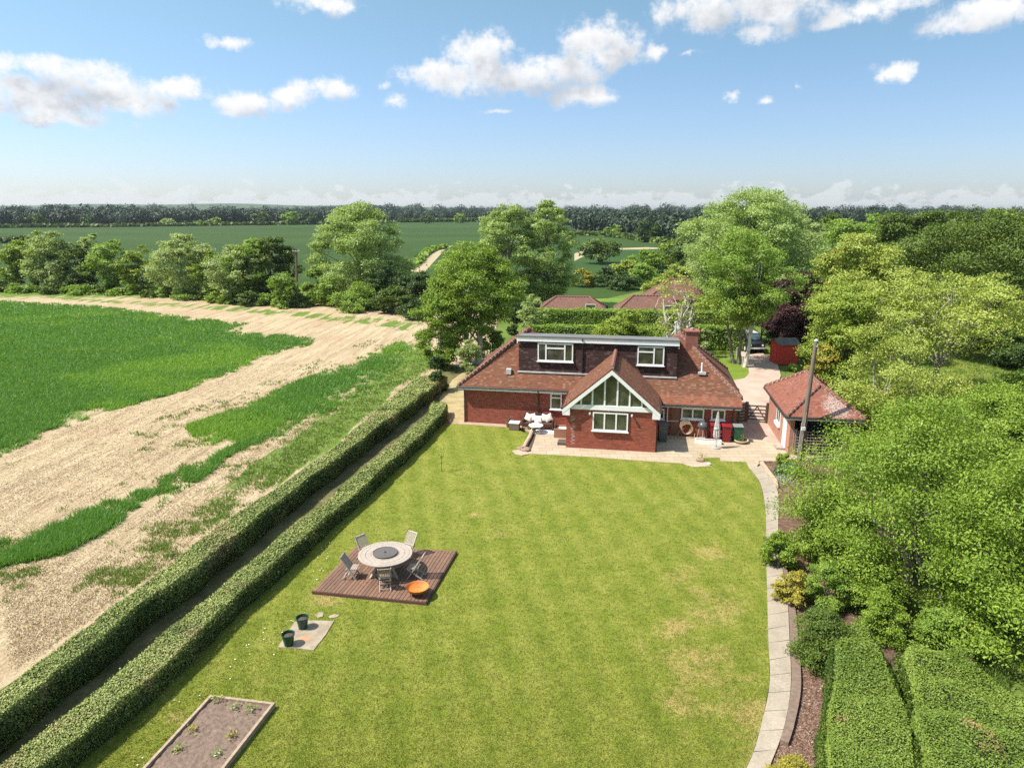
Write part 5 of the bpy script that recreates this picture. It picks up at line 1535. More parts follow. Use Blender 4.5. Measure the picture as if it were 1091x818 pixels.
# --- cars
def car(name, lab, loc, rz, L_, W_, H_, body, roofc, boxy, group=None, plate=True):
    t = thing(name, lab, 'car', loc, rz, group)
    hw = W_ / 2
    if boxy:
        side = [(-L_ / 2, 0.45), (-L_ / 2, 0.90), (-L_ / 2 + 0.95, 0.98), (-L_ / 2 + 1.15, 1.00), (L_ / 2 - 0.05, 1.00), (L_ / 2, 0.5), (L_ / 2, 0.42), (-L_ / 2, 0.40)]
        cab = [(-L_ / 2 + 1.15, 1.002), (-L_ / 2 + 1.45, H_ - 0.06), (-L_ / 2 + 1.65, H_), (L_ / 2 - 0.2, H_), (L_ / 2 - 0.08, 1.002)]
    else:
        side = [(-L_ / 2, 0.40), (-L_ / 2, 0.66), (-L_ / 2 + 0.2, 0.78), (-L_ / 2 + 1.1, 0.90), (L_ / 2 - 0.5, 0.92), (L_ / 2, 0.85), (L_ / 2, 0.42), (L_ / 2 - 0.2, 0.32), (-L_ / 2 + 0.2, 0.30)]
        cab = [(-L_ / 2 + 1.05, 0.902), (-L_ / 2 + 1.75, H_ - 0.05), (-L_ / 2 + 2.1, H_), (L_ / 2 - 1.1, H_ - 0.03), (L_ / 2 - 0.35, 0.922)]
    paint = plain(name + '_paint' + str(round(loc[0])), body, tuple(c * 0.85 for c in body), 2, 0.22)
    roofp = plain(name + '_roof' + str(round(loc[0])), roofc, tuple(c * 0.9 for c in roofc), 2, 0.3)

    def loft(prof, w0, w1, mat_, nm, par):
        zs = [p[1] for p in prof]; lo, hi = min(zs), max(zs); n = len(prof)
        ww = [w0 + (w1 - w0) * (p[1] - lo) / (hi - lo) for p in prof]
        vs = [(p[0], -w, p[1]) for p, w in zip(prof, ww)] + [(p[0], w, p[1]) for p, w in zip(prof, ww)]
        fs = [tuple(range(n)), tuple(range(2 * n - 1, n - 1, -1))] + [(i, n + i, n + (i + 1) % n, (i + 1) % n) for i in range(n)]
        return MB().add(vs, fs).build(nm, mat_, par, 0.03)
    b = loft(side[::-1], hw, hw * 0.97, paint, 'body', t)
    loft(cab[::-1], hw * 0.95, hw * 0.78, paint, 'cabin', t)
    x0, z0 = cab[0]; x1, z1 = cab[1]
    def onface(f, s): return Vector((x0 + (x1 - x0) * f - 0.012, s * (hw * 0.95 + (hw * 0.78 - hw * 0.95) * f) * 0.90, z0 + (z1 - z0) * f + 0.008))
    MB().slab([onface(0.1, 1), onface(0.1, -1), onface(0.98, -1), onface(0.98, 1)], (-0.012, 0, 0.008)).build('windscreen', M['glass_car'], t)
    xr0, xr1 = cab[2][0] - 0.05, cab[3][0]
    MB().box(xr0, xr1, -hw * 0.77, hw * 0.77, H_ - 0.01, H_ + 0.035).build('roof', roofp, t, 0.02)
    for s in (-1, 1):
        ya, yb_ = hw * 0.93 * s, hw * 0.80 * s
        MB().slab([(cab[0][0] + 0.35, ya + 0.012 * s, z0 + 0.06), (cab[4][0] - 0.3, ya + 0.012 * s, z0 + 0.06), (cab[3][0] - 0.2, yb_ + 0.016 * s, H_ - 0.1), (cab[2][0] + 0.05, yb_ + 0.016 * s, H_ - 0.1)], (0, 0.012 * s, 0)).build('side_window', M['glass_car'], t)
        MB().lathe([(0.05, 0), (0.10, 0.01), (0.09, 0.04)], 12, M=Matrix.Translation((-L_ / 2 + (0.0 if boxy else 0.06), s * hw * 0.68, 0.74 if boxy else 0.62)) @ Matrix.Rotation(R(-90), 4, 'Y')).build('headlight', M['white'], t)
        for x in (-L_ / 2 + 0.75, L_ / 2 - 0.75):
            w_ = MB().tube([(x, s * (hw - 0.2), 0.33), (x, s * (hw + 0.012), 0.33)], 0.33, 20).build('wheel', M['black_plastic'], t)
            MB().tube([(x, s * (hw + 0.0), 0.33), (x, s * (hw + 0.022), 0.33)], 0.19, 14).build('rim', M['lead'], w_)
        MB().box(cab[0][0] + 0.15, cab[0][0] + 0.3, s * (hw + 0.03) - 0.07, s * (hw + 0.03) + 0.07, z0 + 0.05, z0 + 0.2).build('mirror', M['black_plastic'], t)
    MB().box(-L_ / 2 - 0.06, -L_ / 2 + 0.02, -hw * 0.98, hw * 0.98, 0.40, 0.54).build('bumper', M['lead'] if boxy else M['black_plastic'], t, 0.015)
    MB().box(-L_ / 2 - 0.012, -L_ / 2 + 0.01, -hw * 0.5, hw * 0.5, 0.60, 0.86).build('grille', M['black_plastic'], t)
    if plate: MB().box(-L_ / 2 - 0.075, -L_ / 2 - 0.062, -0.26, 0.26, 0.42, 0.53).build('number_plate', M['white'], t)
    return t


cp = G(807, 378.2)
car('parked_car', 'dark boxy off-road car with pale roof parked in shade at the end of the drive', (cp[0] + 0.1, cp[1] + 2.6, 0.02), R(90), 3.9, 1.65, 1.62, (0.016, 0.018, 0.022), (0.55, 0.58, 0.60), True)
gc = Matrix.Translation((14.95, 36.45, 0)) @ Matrix.Rotation(R(-9.2), 4, 'Z')
pc = gc @ Vector((1.62, 2.35, 0.02))
car('parked_car', 'dark green car with a pale rounded roof parked inside the carport of the garage', (pc.x, pc.y, 0.05), R(90 - 9.2), 3.9, 1.6, 1.62, (0.010, 0.055, 0.050), (0.50, 0.58, 0.58), False, plate=False)

# --- utility poles
M['pole_wood'] = wood_mat('old_pole_wood', (0.22, 0.165, 0.13), (0.12, 0.09, 0.07), (20, 20, 2))
pb = G(851, 491); tp_ = AT(869.6, 363.5, pb[1] + 0.15)
up = thing('utility_pole', 'tall weathered wooden utility pole in front of the garage', 'pole', (*pb, 0))
top_ = tp_ - Vector((*pb, 0))
MB().tube([(0, 0, -0.1), top_ * 0.5, top_], [0.135, 0.12, 0.10], 10).build('pole', M['pole_wood'], up)
MB().lathe([(0.11, 0), (0.11, 0.05), (0.02, 0.12)], 10, top_ + Vector((0, 0, 0.001))).tube([top_ + Vector((0, -0.1, -0.25)), top_ + Vector((0, -0.22, -0.25)), top_ + Vector((0, -0.22, -0.1))], 0.02, 6).build('pole_cap', M['lead'], up)
MB().tube([(-0.13, -0.03, 0), top_ * 0.33 + Vector((-0.13, -0.03, 0))], 0.03, 6).tube([(-0.02, -0.14, 0.1), top_ * 0.42 + Vector((-0.02, -0.14, 0))], 0.018, 6).build('conduit', plain('grey_conduit', (0.30, 0.29, 0.27), None, 5, 0.6), up)
MB().box(-0.10, 0.10, -0.19, -0.13, 1.75, 1.92).build('pole_plate', M['white'], up)
MB().tube([(0.28, 0.06, 0), (0.20, 0.04, 2.6)], 0.045, 7).build('strut', M['pole_wood'], up)
fb_ = G(317, 327); ft = AT(315.5, 265.5, fb_[1])
tpole = thing('telegraph_pole', 'brown telegraph pole rising out of the hedgerow at the far field edge', 'pole', (*fb_, 0))
MB().tube([(0, 0, 0), (ft.x - fb_[0], 0, ft.z)], [0.17, 0.13], 8).build('pole', plain('brown_pole', (0.17, 0.10, 0.07), (0.11, 0.065, 0.045), 3, 0.8), tpole)
MB().bar((-0.5 + ft.x - fb_[0], -0.16, ft.z - 0.25), (0.5 + ft.x - fb_[0], -0.16, ft.z - 0.25), 0.10).lathe([(0.05, 0), (0.04, 0.18)], 8, (-0.4 + ft.x - fb_[0], -0.16, ft.z - 0.2)).lathe([(0.05, 0), (0.04, 0.18)], 8, (0.4 + ft.x - fb_[0], -0.16, ft.z - 0.2)).build('crossarm', M['lead'], tpole)

# --- red shed
sb = G(828.5, 388.5)
shed = thing('garden_shed', 'small bright red wooden shed with a grey felt roof beside the drive', 'shed', (*sb, 0), R(6))
M['shed_red'] = wood_mat('red_shed_boards', (0.62, 0.050, 0.028), (0.48, 0.036, 0.022), (1, 1, 30))
sw, sl = 1.75, 1.5
mb = MB().prism([(0, 0), (sw, 0), (sw, sl), (0, sl)], 0, 1.75)
mb.add([(0, 0, 1.752), (0, sl, 1.752), (0, sl / 2, 2.12), (sw, 0, 1.752), (sw, sl, 1.752), (sw, sl / 2, 2.12)], [(0, 2, 1), (3, 4, 5), (0, 3, 5, 2), (1, 2, 5, 4), (0, 1, 4, 3)])
mb.build('wall', M['shed_red'], shed)
MB().slab([(-0.12, -0.15, 1.70), (sw + 0.12, -0.15, 1.70), (sw + 0.12, sl / 2, 2.15), (-0.12, sl / 2, 2.15)], (0, 0, 0.04)).slab([(-0.12, sl / 2, 2.15), (sw + 0.12, sl / 2, 2.15), (sw + 0.12, sl + 0.15, 1.70), (-0.12, sl + 0.15, 1.70)], (0, 0, 0.04)).build('roof', M['felt'], shed)
MB().box(-0.035, -0.003, 0.35, 1.15, 0.06, 1.70).build('door', M['shed_red'], shed)
for y in (0.0, sl): MB().box(-0.03, 0.03, y - 0.03, y + 0.03, 0, 1.72).build('corner_post', M['shed_red'], shed)

# --- short posts by the birches
for i, (u, v, lab) in enumerate(((785.0, 381, 'short pale wooden post beside the parked car, behind the birches'), (791, 391, 'short white post at the foot of the two birches'))):
    b = G(u, v); t = MB().bar((0, 0, 0), (0, 0, 0.85), 0.12).bar((0, 0, 0.85), (0, 0, 0.90), 0.15).build('post', plain('pale_post_%d' % i, (0.5, 0.45, 0.4), None, 6, 0.8)); t.location = (*b, 0.02); tag(t, lab, 'post', 'short pale posts by the drive')

# --- timber edging along the path
M['sleeper'] = wood_mat('old_sleeper', (0.215, 0.150, 0.112), (0.135, 0.092, 0.068), (9, 9, 9))
si = smooth_line(GP([(833.5, 606), (839.5, 645), (841.5, 686), (843, 728), (837.5, 769), (831, 792)]), 30)
so = smooth_line(GP([(837.5, 606), (846.5, 648), (850.5, 690), (853, 735), (846, 775), (839.5, 796)]), 30)
for i, (a, b, lab) in enumerate(((0, 10, 'old timber edging board at the far end of the planting bed beside the path'), (10, 18, 'middle old timber edging board beside the dark bush'), (18, 29, 'wide old timber edging board nearest the viewer beside the bark chips'))):
    mb = MB(); n0 = b - a
    vs = []
    for k in range(a, b + 1):
        t = 0.012 if k == a else 0
        vs += [(*si[k], 0.03), (*so[k], 0.03), (*si[k], 0.125 + 0.006 * i), (*so[k], 0.125 + 0.006 * i)]
    fs = []
    for k in range(n0):
        q = k * 4; fs += [(q + 2, q + 3, q + 7, q + 6), (q, q + 2, q + 6, q + 4), (q + 1, q + 5, q + 7, q + 3)]
    fs += [(0, 1, 3, 2), (n0 * 4, n0 * 4 + 2, n0 * 4 + 3, n0 * 4 + 1)]
    s_ = 0.985
    o = mb.add(vs, fs).build('timber_edging', M['sleeper']); tag(o, lab, 'edging', 'timber edging boards along the path')

# --- low stone edging round the flower bed by the pole
for i, (px, lab) in enumerate((([(808, 494), (812, 490), (830, 491), (831, 494), (815, 494)], 'pale stone kerb along the top of the small flower bed by the pole'), ([(809, 495), (812.5, 494), (828, 515), (829, 521), (825.5, 518)], 'pale stone kerb between the path and the small flower bed'))):
    tag(sheet('bed_kerb', GP(px), 0.16, M['buff'], kind=None, thick=0.14), lab, 'kerb', 'stone kerbs of the flower bed')
lawn_scatter()

# ================================================================== NEIGHBOURING HOUSES
def hip_house(lab, X, Y, w, d, wall_h, roof_h, rz, tile, wallm, inset=None, name='neighbour_house', wins=((0.3,), ())):
    t = thing(name, lab, 'house', (X, Y, 0), rz, 'houses beyond the back hedge')
    MB().box(-w / 2, w / 2, -d / 2, d / 2, 0, wall_h).build('wall', wallm, t)
    e = 0.4; i = d / 2 if inset is None else inset
    a = [(-w / 2 - e, -d / 2 - e, wall_h - 0.1), (w / 2 + e, -d / 2 - e, wall_h - 0.1), (w / 2 + e, d / 2 + e, wall_h - 0.1), (-w / 2 - e, d / 2 + e, wall_h - 0.1)]
    p, q = (-w / 2 + i, 0, wall_h + roof_h), (w / 2 - i, 0, wall_h + roof_h)
    bt = [(x, y, wall_h - 0.22) for x, y, z in a]
    rf = MB().add(a + [p, q] + bt, [(0, 1, 5, 4), (1, 2, 5), (2, 3, 4, 5), (3, 0, 4), (0, 6, 7, 1), (1, 7, 8, 2), (2, 8, 9, 3), (3, 9, 6, 0), (9, 8, 7, 6)]).build('roof', tile, t)
    for s, k in ((a[0], p), (a[1], q), (p, q), (a[2], q), (a[3], p)): hip_line(rf, s, k, 0.35, 0.12)
    for x in wins[0]:
        f = MB().box(x * w - 0.6, x * w + 0.6, -d / 2 - 0.04, -d / 2 + 0.02, 0.9, 2.0).build('window', M['white'], t)
        MB().box(x * w - 0.53, x * w + 0.53, -d / 2 - 0.055, -d / 2 - 0.042, 0.97, 1.93).build('pane', M['glass'], f)
    return t


n1 = AT(610, 325, 86)
hip_house('low neighbouring outbuilding with a dark red hipped roof behind the left of the back hedge', n1.x, 86, 7.2, 4.0, 1.35, 1.25, R(-6), M['tile_far'], M['brick'], 1.6)
n2 = AT(695, 325, 85)
hip_house('low neighbouring wing with a brown hipped roof behind the bare tree', n2.x - 0.4, 85, 7.4, 4.4, 1.2, 1.65, R(-6), M['tile_far'], M['brick'], 1.8)
n3 = AT(722, 318, 91)
hip_house('taller neighbouring house with a steep brown roof half hidden by the bare tree', n3.x, 91, 7.4, 5.4, 2.1, 2.1, R(-6), M['tile_far'], plain('brown_weatherboard', (0.10, 0.07, 0.055), (0.14, 0.10, 0.08), 2, 0.85), 2.6)
nw = AT(652, 330, 84)
o = MB().box(-2.6, 2.6, -0.15, 0.15, 0, 1.5).box(-2.65, 2.65, -0.2, 0.2, 1.5, 1.58).build('garden_wall', M['mortar']); o.location = (nw.x, 84, -0.3); tag(o, 'pale low wall between the two neighbouring roofs', 'wall')
for s in (-0.6,):
    MB().lathe([(0.16, 1.58), (0.13, 2.1), (0.15, 2.15)], 10, (s, 0, 0)).build('chimney_pot', M['black_plastic'], o)

# ================================================================== VEGETATION
def prof_round(t): return np.sqrt(np.clip(1 - (2 * t - 1) ** 2, 0, 1)) ** 0.75
def prof_low(t): return np.clip(np.sqrt(np.clip(1 - t ** 2.2, 0, 1)) * (0.82 + 0.18 * np.sin(t * 3)), 0, 1)
def prof_poplar(t): return np.clip(np.sin(np.pi * np.clip(t, 0, 1) ** 0.75) ** 0.6 * (1.05 - 0.35 * t), 0, 1)
def prof_cone(t): return np.clip(1.0 - 0.85 * t, 0, 1) * np.clip(t * 8 + 0.55, 0, 1)
def prof_spread(t): return np.clip(np.sin(np.pi * np.clip(0.12 + t * 0.80, 0, 1)), 0, 1) ** 0.7


PROFS = dict(round=prof_round, low=prof_low, poplar=prof_poplar, cone=prof_cone, spread=prof_spread)


def crown_points(r, zb, h, R_, prof, nl, n, lobe=(0.30, 0.46), sig=0.24, inner=0.16, flat=0.8, nclump=None):
    """leaf positions and normals: lobes through the crown, clumps on the lobes, leaves in the clumps"""
    f = PROFS[prof]
    lobes = []
    for i in range(nl):
        t = (i + 0.5 + r.uniform(-0.4, 0.4)) / nl; t = np.clip(t, 0.03, 0.985)
        pr = R_ * float(f(np.array(t))); a = i * 2.39996 + r.uniform(-0.5, 0.5)
        rl = min(R_ * r.uniform(*lobe), 0.15 * R_ + pr * 0.62)
        rho = max(0.0, pr - rl * 0.78) * r.uniform(0.72, 1.12)
        lobes.append((rho * math.cos(a), rho * math.sin(a), zb + (h - zb) * t - rl * 0.45 * t, rl))
    lobes = np.array(lobes)
    nclump = nclump or max(60, n // 130)
    nrm = lambda *s: np.clip(r.normal(0, 1, s), -1.9, 1.9)
    w = lobes[:, 3] ** 2; li = r.choice(len(lobes), nclump, p=w / w.sum())
    d = r.normal(0, 1, (nclump, 3)); d[:, 2] = d[:, 2] + 0.35; d /= np.linalg.norm(d, axis=1, keepdims=True)
    rl = lobes[li, 3][:, None]
    C = lobes[li, :3] + d * rl * np.array([1, 1, flat + 0.1]) * r.uniform(0.72, 1.06, (nclump, 1))
    tone = r.random(nclump)
    ci = r.integers(0, nclump, n)
    s = lobes[li, 3][ci][:, None] * sig
    P = C[ci] + nrm(n, 3) * s * np.array([1, 1, flat * 0.62])
    inn = r.random(n) < inner
    P[inn] = (lobes[li, :3][ci] + nrm(n, 3) * 0.42 * rl[ci])[inn]
    N = d[ci] * 0.55 + np.array([0, 0, 0.55]) + r.normal(0, 0.55, (n, 3))
    P[:, 2] = np.maximum(P[:, 2], 0.05)
    rnd = np.clip(0.25 + 0.34 * (tone[ci] - 0.5) + r.random(n) * 0.62 - 0.08, 0, 1)
    return P, N, rnd, lobes, C


def branches(mb, r, zb, h, lobes, C, tr, top=0.8, ntwig=14, lean=(0, 0), stems=1):
    for s in range(stems):
        off = np.array([0, 0]) if stems == 1 else np.array([math.cos(s * 2.4), math.sin(s * 2.4)]) * tr * 1.6
        k = 5; pts = []
        for i in range(k + 1):
            t = i / k
            pts.append((off[0] * (1 + t * 2.2) + lean[0] * t + r.normal(0, 0.06 * h / 6) * (i > 0) * 0.7, off[1] * (1 + t * 2.2) + lean[1] * t + r.normal(0, 0.05 * h / 6) * (i > 0), h * top * t - 0.1 * (i == 0)))
        mb.tube(pts, [tr * (1.25 if i == 0 else 1.0) * (1 - 0.80 * i / k) for i in range(k + 1)], 8)
        for j in range(max(3, len(lobes) // stems)):
            L_ = lobes[(j * stems + s) % len(lobes)]
            t = np.clip((L_[2] - 0.25 * h) / (h * top) * 0.75, 0.22, 0.92); f = t * k; i = min(int(f), k - 1); w = f - i
            a = np.array(pts[i]) * (1 - w) + np.array(pts[i + 1]) * w
            b = L_[:3]; m = (a + b) / 2 + np.array([0, 0, 0.10 * np.linalg.norm(b - a)]) + r.normal(0, 0.1, 3)
            rr = tr * (0.40 - 0.22 * t)
            mb.tube([a, m, b], [rr, rr * 0.65, rr * 0.28], 5)
            for c in C[r.integers(0, len(C), max(1, ntwig // len(lobes) + 1))]:
                if np.linalg.norm(c - b) < L_[3] * 1.7:
                    mb.tube([m * 0.3 + b * 0.7, (b + c) / 2 + r.normal(0, 0.05, 3), c], [rr * 0.32, rr * 0.2, rr * 0.09], 4)


def tree(name, lab, cat, X, Y, h, R_, mat, bark='bark_grey', zb=None, prof='round', nl=10, tr=None, seed=0, group=None, cov=2.0, size=None, nclump=None,
         leaves=None, ntwig=14, top=0.8, sig=0.24, inner=0.16, lobe=(0.30, 0.46), lean=(0, 0), stems=1, asp=0.62, flat=0.7, xs=1.0, trunk=True, dz=0.0):
    r = np.random.default_rng(seed + 1000)
    zb = 0.25 * h if zb is None else zb
    dist = math.hypot(X, Y, 8)
    size = (size or max(0.10, dist * 0.0040)) * 0.68
    area = 2 * math.pi * R_ * (h - zb) * 0.9 + math.pi * R_ * R_
    n = leaves or int(cov * area / (0.5 * asp * size * size))
    n = min(n, 85000)
    P, N, rnd, lobes, C = crown_points(r, zb, h, R_, prof, nl, n, lobe, sig, inner, flat, nclump)
    P[:, 0] *= xs; lobes[:, 0] *= xs; C = C * np.array([xs, 1, 1])
    t = thing(name, lab, cat, (X, Y, -0.03 + dz), 0, group)
    if trunk:
        mb = MB(); branches(mb, r, zb, h, lobes, C, tr or max(0.06, h * 0.022), top, ntwig, lean, stems)
        mb.build('trunk', M[bark], t, uv=False)
    leaf_cloud('crown', P, N, size, rnd, M[mat], t, asp, seed)
    return t


def at_px(u, Y, vtop, hw, vmid=None):
    """where a plant stands and how big it is, from its outline in the photograph and its distance"""
    z = AT(u, vtop, Y).z
    p = AT(u, vmid if vmid is not None else vtop + hw, Y)
    dep = Y * math.cos(PITCH) + (CAM_H - p.z) * math.sin(PITCH)
    return p.x, Y, max(0.5, z), 1.12 * hw * dep / FPX


def T(name, lab, cat, u, Y, vtop, hw, mat, **k):
    X, Y, h, R_ = at_px(u, Y, vtop, hw, k.pop('vmid', None))
    return tree(name, lab, cat, X, Y, h, R_, mat, **k)


# ---- hedges: a leafy skin over a woody core
def hedge(name, lab, Lp, Rp, h, mat, y0, y1, seed, base_out=0.10, group=None, stations=90, lumps=0.07, size0=0.045, cov=1.8, cat='hedge', ridge=0.0, zw=0.04):
    r = np.random.default_rng(seed)
    ys = np.linspace(y0, y1, stations)
    xl, xr = at_y(Lp, ys), at_y(Rp, ys)
    hz = h + zw * (vnoise(np.stack([ys, ys * 0], 1), 0.35, seed) - 0.5) * 2
    rows = []
    for k, y in enumerate(ys):
        wv = (vnoise(np.array([[y, 3.0]]), 0.55, seed + 5)[0] - 0.5) * lumps * 2.4; wv2 = (vnoise(np.array([[y, 9.0]]), 0.55, seed + 6)[0] - 0.5) * lumps * 2.4
        l, rr_, z = xl[k] + wv, xr[k] + wv2, hz[k]
        jl, jr = r.normal(0, lumps * 0.35, 2)
        rows.append([(l - base_out + 0.05 + jl, y, 0.0), (l - base_out * 0.3 + 0.05 + jl, y, z * 0.55), (l + 0.10, y, z - 0.05), ((l + rr_) / 2, y, z - 0.03 + ridge), (rr_ - 0.10, y, z - 0.05), (rr_ + base_out * 0.3 - 0.05 + jr, y, z * 0.55), (rr_ + base_out - 0.05 + jr, y, 0.0)])
    A = np.array(rows); n, m = A.shape[:2]
    F = [(k * m + j, (k + 1) * m + j, (k + 1) * m + j + 1, k * m + j + 1) for k in range(n - 1) for j in range(m - 1)]
    t = thing(name, lab, cat, (0, 0, 0), 0, group)
    B_ = A.copy(); ins = lumps * 0.6 + 0.03
    B_[:, :3, 0] += ins; B_[:, 4:, 0] -= ins; B_[:, 2:5, 2] -= ins
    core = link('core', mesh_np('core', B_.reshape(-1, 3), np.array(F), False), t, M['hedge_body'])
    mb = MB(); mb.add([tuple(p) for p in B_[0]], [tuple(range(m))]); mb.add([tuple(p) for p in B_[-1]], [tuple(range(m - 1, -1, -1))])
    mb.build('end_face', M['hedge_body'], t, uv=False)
    # leaves on the skin
    V = A.reshape(-1, 3); F = np.array(F)
    caps = []
    P0, P1, P2, P3 = V[F[:, 0]], V[F[:, 1]], V[F[:, 2]], V[F[:, 3]]
    for e, o in ((A[0], -1), (A[-1], 1)):                                                    # ends
        P0 = np.vstack([P0, e[[0, 1, 2]]]); P1 = np.vstack([P1, e[[6, 5, 4]]]); P2 = np.vstack([P2, e[[5, 4, 3]]]); P3 = np.vstack([P3, e[[1, 2, 3]]])
    ar = 0.5 * (np.linalg.norm(np.cross(P1 - P0, P3 - P0), axis=1) + np.linalg.norm(np.cross(P1 - P2, P3 - P2), axis=1))
    nn = np.cross(P1 - P0, P3 - P0); nn /= np.maximum(np.linalg.norm(nn, axis=1, keepdims=True), 1e-9)
    cen = (P0 + P2) / 2
    mid = np.stack([np.interp(cen[:, 1], ys, (xl + xr) / 2), cen[:, 1], np.full(len(cen), h * 0.45)], 1)
    nn *= np.sign(np.sum(nn * (cen - mid), 1))[:, None]; 
    nn[-6:-3] = (0, -1, 0); nn[-3:] = (0, 1, 0)
    dist = np.hypot(cen[:, 1], np.hypot(cen[:, 0], 11)); s = np.maximum(size0, dist * 0.0026)
    cnt = r.poisson(cov * ar / (0.5 * 0.62 * s * s))
    for j in (2, 4):                                                                         # rounded shoulders
        e0, e1 = A[:-1, j], A[1:, j]; w_ = np.array([0, 0, 0.06 + lumps])
        up_ = np.array([(1 if j == 2 else -1) * (0.05 + lumps * 0.9), 0, 0.25 * lumps])
        P0 = np.vstack([P0, e0 - w_]); P1 = np.vstack([P1, e1 - w_]); P2 = np.vstack([P2, e1 + up_]); P3 = np.vstack([P3, e0 + up_])
        q = np.array([-0.7 if j == 2 else 0.7, 0, 0.7]); nn = np.vstack([nn, np.tile(q, (n - 1, 1))])
        s = np.r_[s, np.interp((e0[:, 1] + e1[:, 1]) / 2, cen[: len(F), 1][np.argsort(cen[: len(F), 1])], s[: len(F)][np.argsort(cen[: len(F), 1])])]
        cnt = np.r_[cnt, r.poisson(cov * np.linalg.norm(e1 - e0, axis=1) * (0.10 + 2.2 * lumps) / (0.31 * s[-(n - 1):] ** 2))]
    fi = np.repeat(np.arange(len(cnt)), cnt); N_ = len(fi)
    a, b = r.random(N_)[:, None], r.random(N_)[:, None]
    P = (P0[fi] * (1 - a) + P1[fi] * a) * (1 - b) + (P3[fi] * (1 - a) + P2[fi] * a) * b
    wav = vnoise(P[:, :2] + P[:, 2:] * 0.7, 1.6, seed + 1) - 0.5
    P = P + nn[fi] * (r.uniform(-0.05, 0.035, N_) + wav * lumps * 1.6 + np.where(r.random(N_) < 0.03, r.uniform(0, 0.10, N_), 0))[:, None]
    P[:, 2] = np.maximum(P[:, 2], 0.01)
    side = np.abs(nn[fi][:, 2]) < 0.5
    P = P + nn[fi] * lumps * 0.9
    Nn = nn[fi] + r.normal(0, 0.48, (N_, 3))
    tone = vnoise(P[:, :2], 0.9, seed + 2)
    leaf_cloud('foliage', P, Nn, s[fi], np.clip(0.18 + r.random(N_) * 0.62 + (tone - 0.5) * 0.45 - side * 0.42, 0, 1), M[mat], t, 0.62, seed)  # side leaves get a darker tone: shade painted on the hedge flanks
    return t


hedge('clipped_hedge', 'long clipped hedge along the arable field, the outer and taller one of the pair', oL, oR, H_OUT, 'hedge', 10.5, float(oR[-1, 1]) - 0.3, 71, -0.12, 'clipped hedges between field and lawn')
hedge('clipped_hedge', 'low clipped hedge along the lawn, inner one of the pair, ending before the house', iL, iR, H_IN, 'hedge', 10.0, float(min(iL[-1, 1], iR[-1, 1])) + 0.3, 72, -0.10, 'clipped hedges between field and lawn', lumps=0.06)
# right-hand hedges
h1L = edge_line([(893, 668), (888, 690), (884, 728), (880, 770), (877, 818), (874, 860)], 1.15); h1R = edge_line([(927, 668), (938, 690), (953, 722), (967, 768), (983, 818), (996, 860)], 1.15)
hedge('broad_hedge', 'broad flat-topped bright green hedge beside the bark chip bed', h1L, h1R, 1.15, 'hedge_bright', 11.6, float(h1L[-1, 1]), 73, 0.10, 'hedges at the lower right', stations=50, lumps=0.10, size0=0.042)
h2L = edge_line([(968, 692), (972, 712), (979, 760), (990, 818), (1000, 860)], 1.2); h2R = edge_line([(1030, 692), (1062, 722), (1105, 768), (1160, 830), (1200, 880)], 1.2)
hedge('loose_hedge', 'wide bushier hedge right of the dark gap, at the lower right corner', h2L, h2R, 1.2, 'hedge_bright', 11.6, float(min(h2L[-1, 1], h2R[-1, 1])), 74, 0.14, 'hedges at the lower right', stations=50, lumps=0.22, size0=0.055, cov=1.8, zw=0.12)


# hedges behind the house
def straight(a, b, w):
    a, b = np.array(a), np.array(b); d = (b - a) / np.linalg.norm(b - a); p = np.array([-d[1], d[0]]) * w / 2
    return a, b, p


def xhedge(name, lab, a, b, w, h, mat, seed, group):
    """hedge running across the view"""
    r = np.random.default_rng(seed); a, b, p = straight(a, b, w); L_ = np.linalg.norm(b - a)
    t = thing(name, lab, 'hedge', (*a, 0), 0, group); d = (b - a) / L_; pu = p / np.linalg.norm(p)
    c = [-p, b - a - p, b - a + p, p]
    MB().prism([tuple(q * 0.96) if i in (0, 3) else tuple(q) for i, q in enumerate(c)], 0, h - 0.08).build('core', M['hedge_body'], t, uv=False)
    s = 0.19; n = int(1.8 * (2 * L_ * h + L_ * w + 2 * w * h) / (0.31 * s * s))
    u = r.random(n); k = r.random(n); P = np.zeros((n, 3)); N = np.zeros((n, 3))
    f1 = h / (2 * h + w)
    A = k < f1; B = (k >= f1) & (k < 2 * f1); C = k >= 2 * f1
    al = u * L_; zz = r.random(n) * h; ac = (r.random(n) - 0.5) * w
    ac[A] = -w / 2; ac[B] = w / 2; zz[C] = h
    N[A, :2] = -pu; N[B, :2] = pu; N[C, 2] = 1
    P[:, :2] = d * al[:, None] + pu * ac[:, None]; P[:, 2] = zz
    P += N * r.uniform(-0.08, 0.10, (n, 1)) + N * ((vnoise(np.stack([al, zz + ac], 1), 0.7, seed) - 0.5) * 0.2)[:, None]
    leaf_cloud('foliage', P, N + r.normal(0, 0.6, (n, 3)), s, np.clip(0.15 + 0.75 * r.random(n), 0, 1), M[mat], t, 0.62, seed)


XG = 'clipped hedges behind the house'
ya = AT(572, 350, 68.5); yb2 = AT(704, 352, 67.5)
xhedge('back_hedge', 'clipped dark hedge directly behind the house, the nearer and lower of the two rows', (ya.x - 1, 68.5), (yb2.x, 67.2), 1.3, 1.95, 'mid', 75, XG)
yc = AT(742, 362, 66); yd = AT(790, 362, 65)
xhedge('back_hedge', 'short stretch of clipped hedge behind the chimney, beside the front lawn', (yc.x, 66.6), (yd.x + 0.5, 65.8), 1.3, 2.15, 'mid', 76, XG)
ye = AT(566, 335, 78); yf = AT(790, 340, 76)
xhedge('back_hedge', 'taller clipped hedge in the far row in front of the neighbouring roofs', (ye.x, 78), (yf.x, 76), 1.6, 2.2, 'mid', 77, XG)

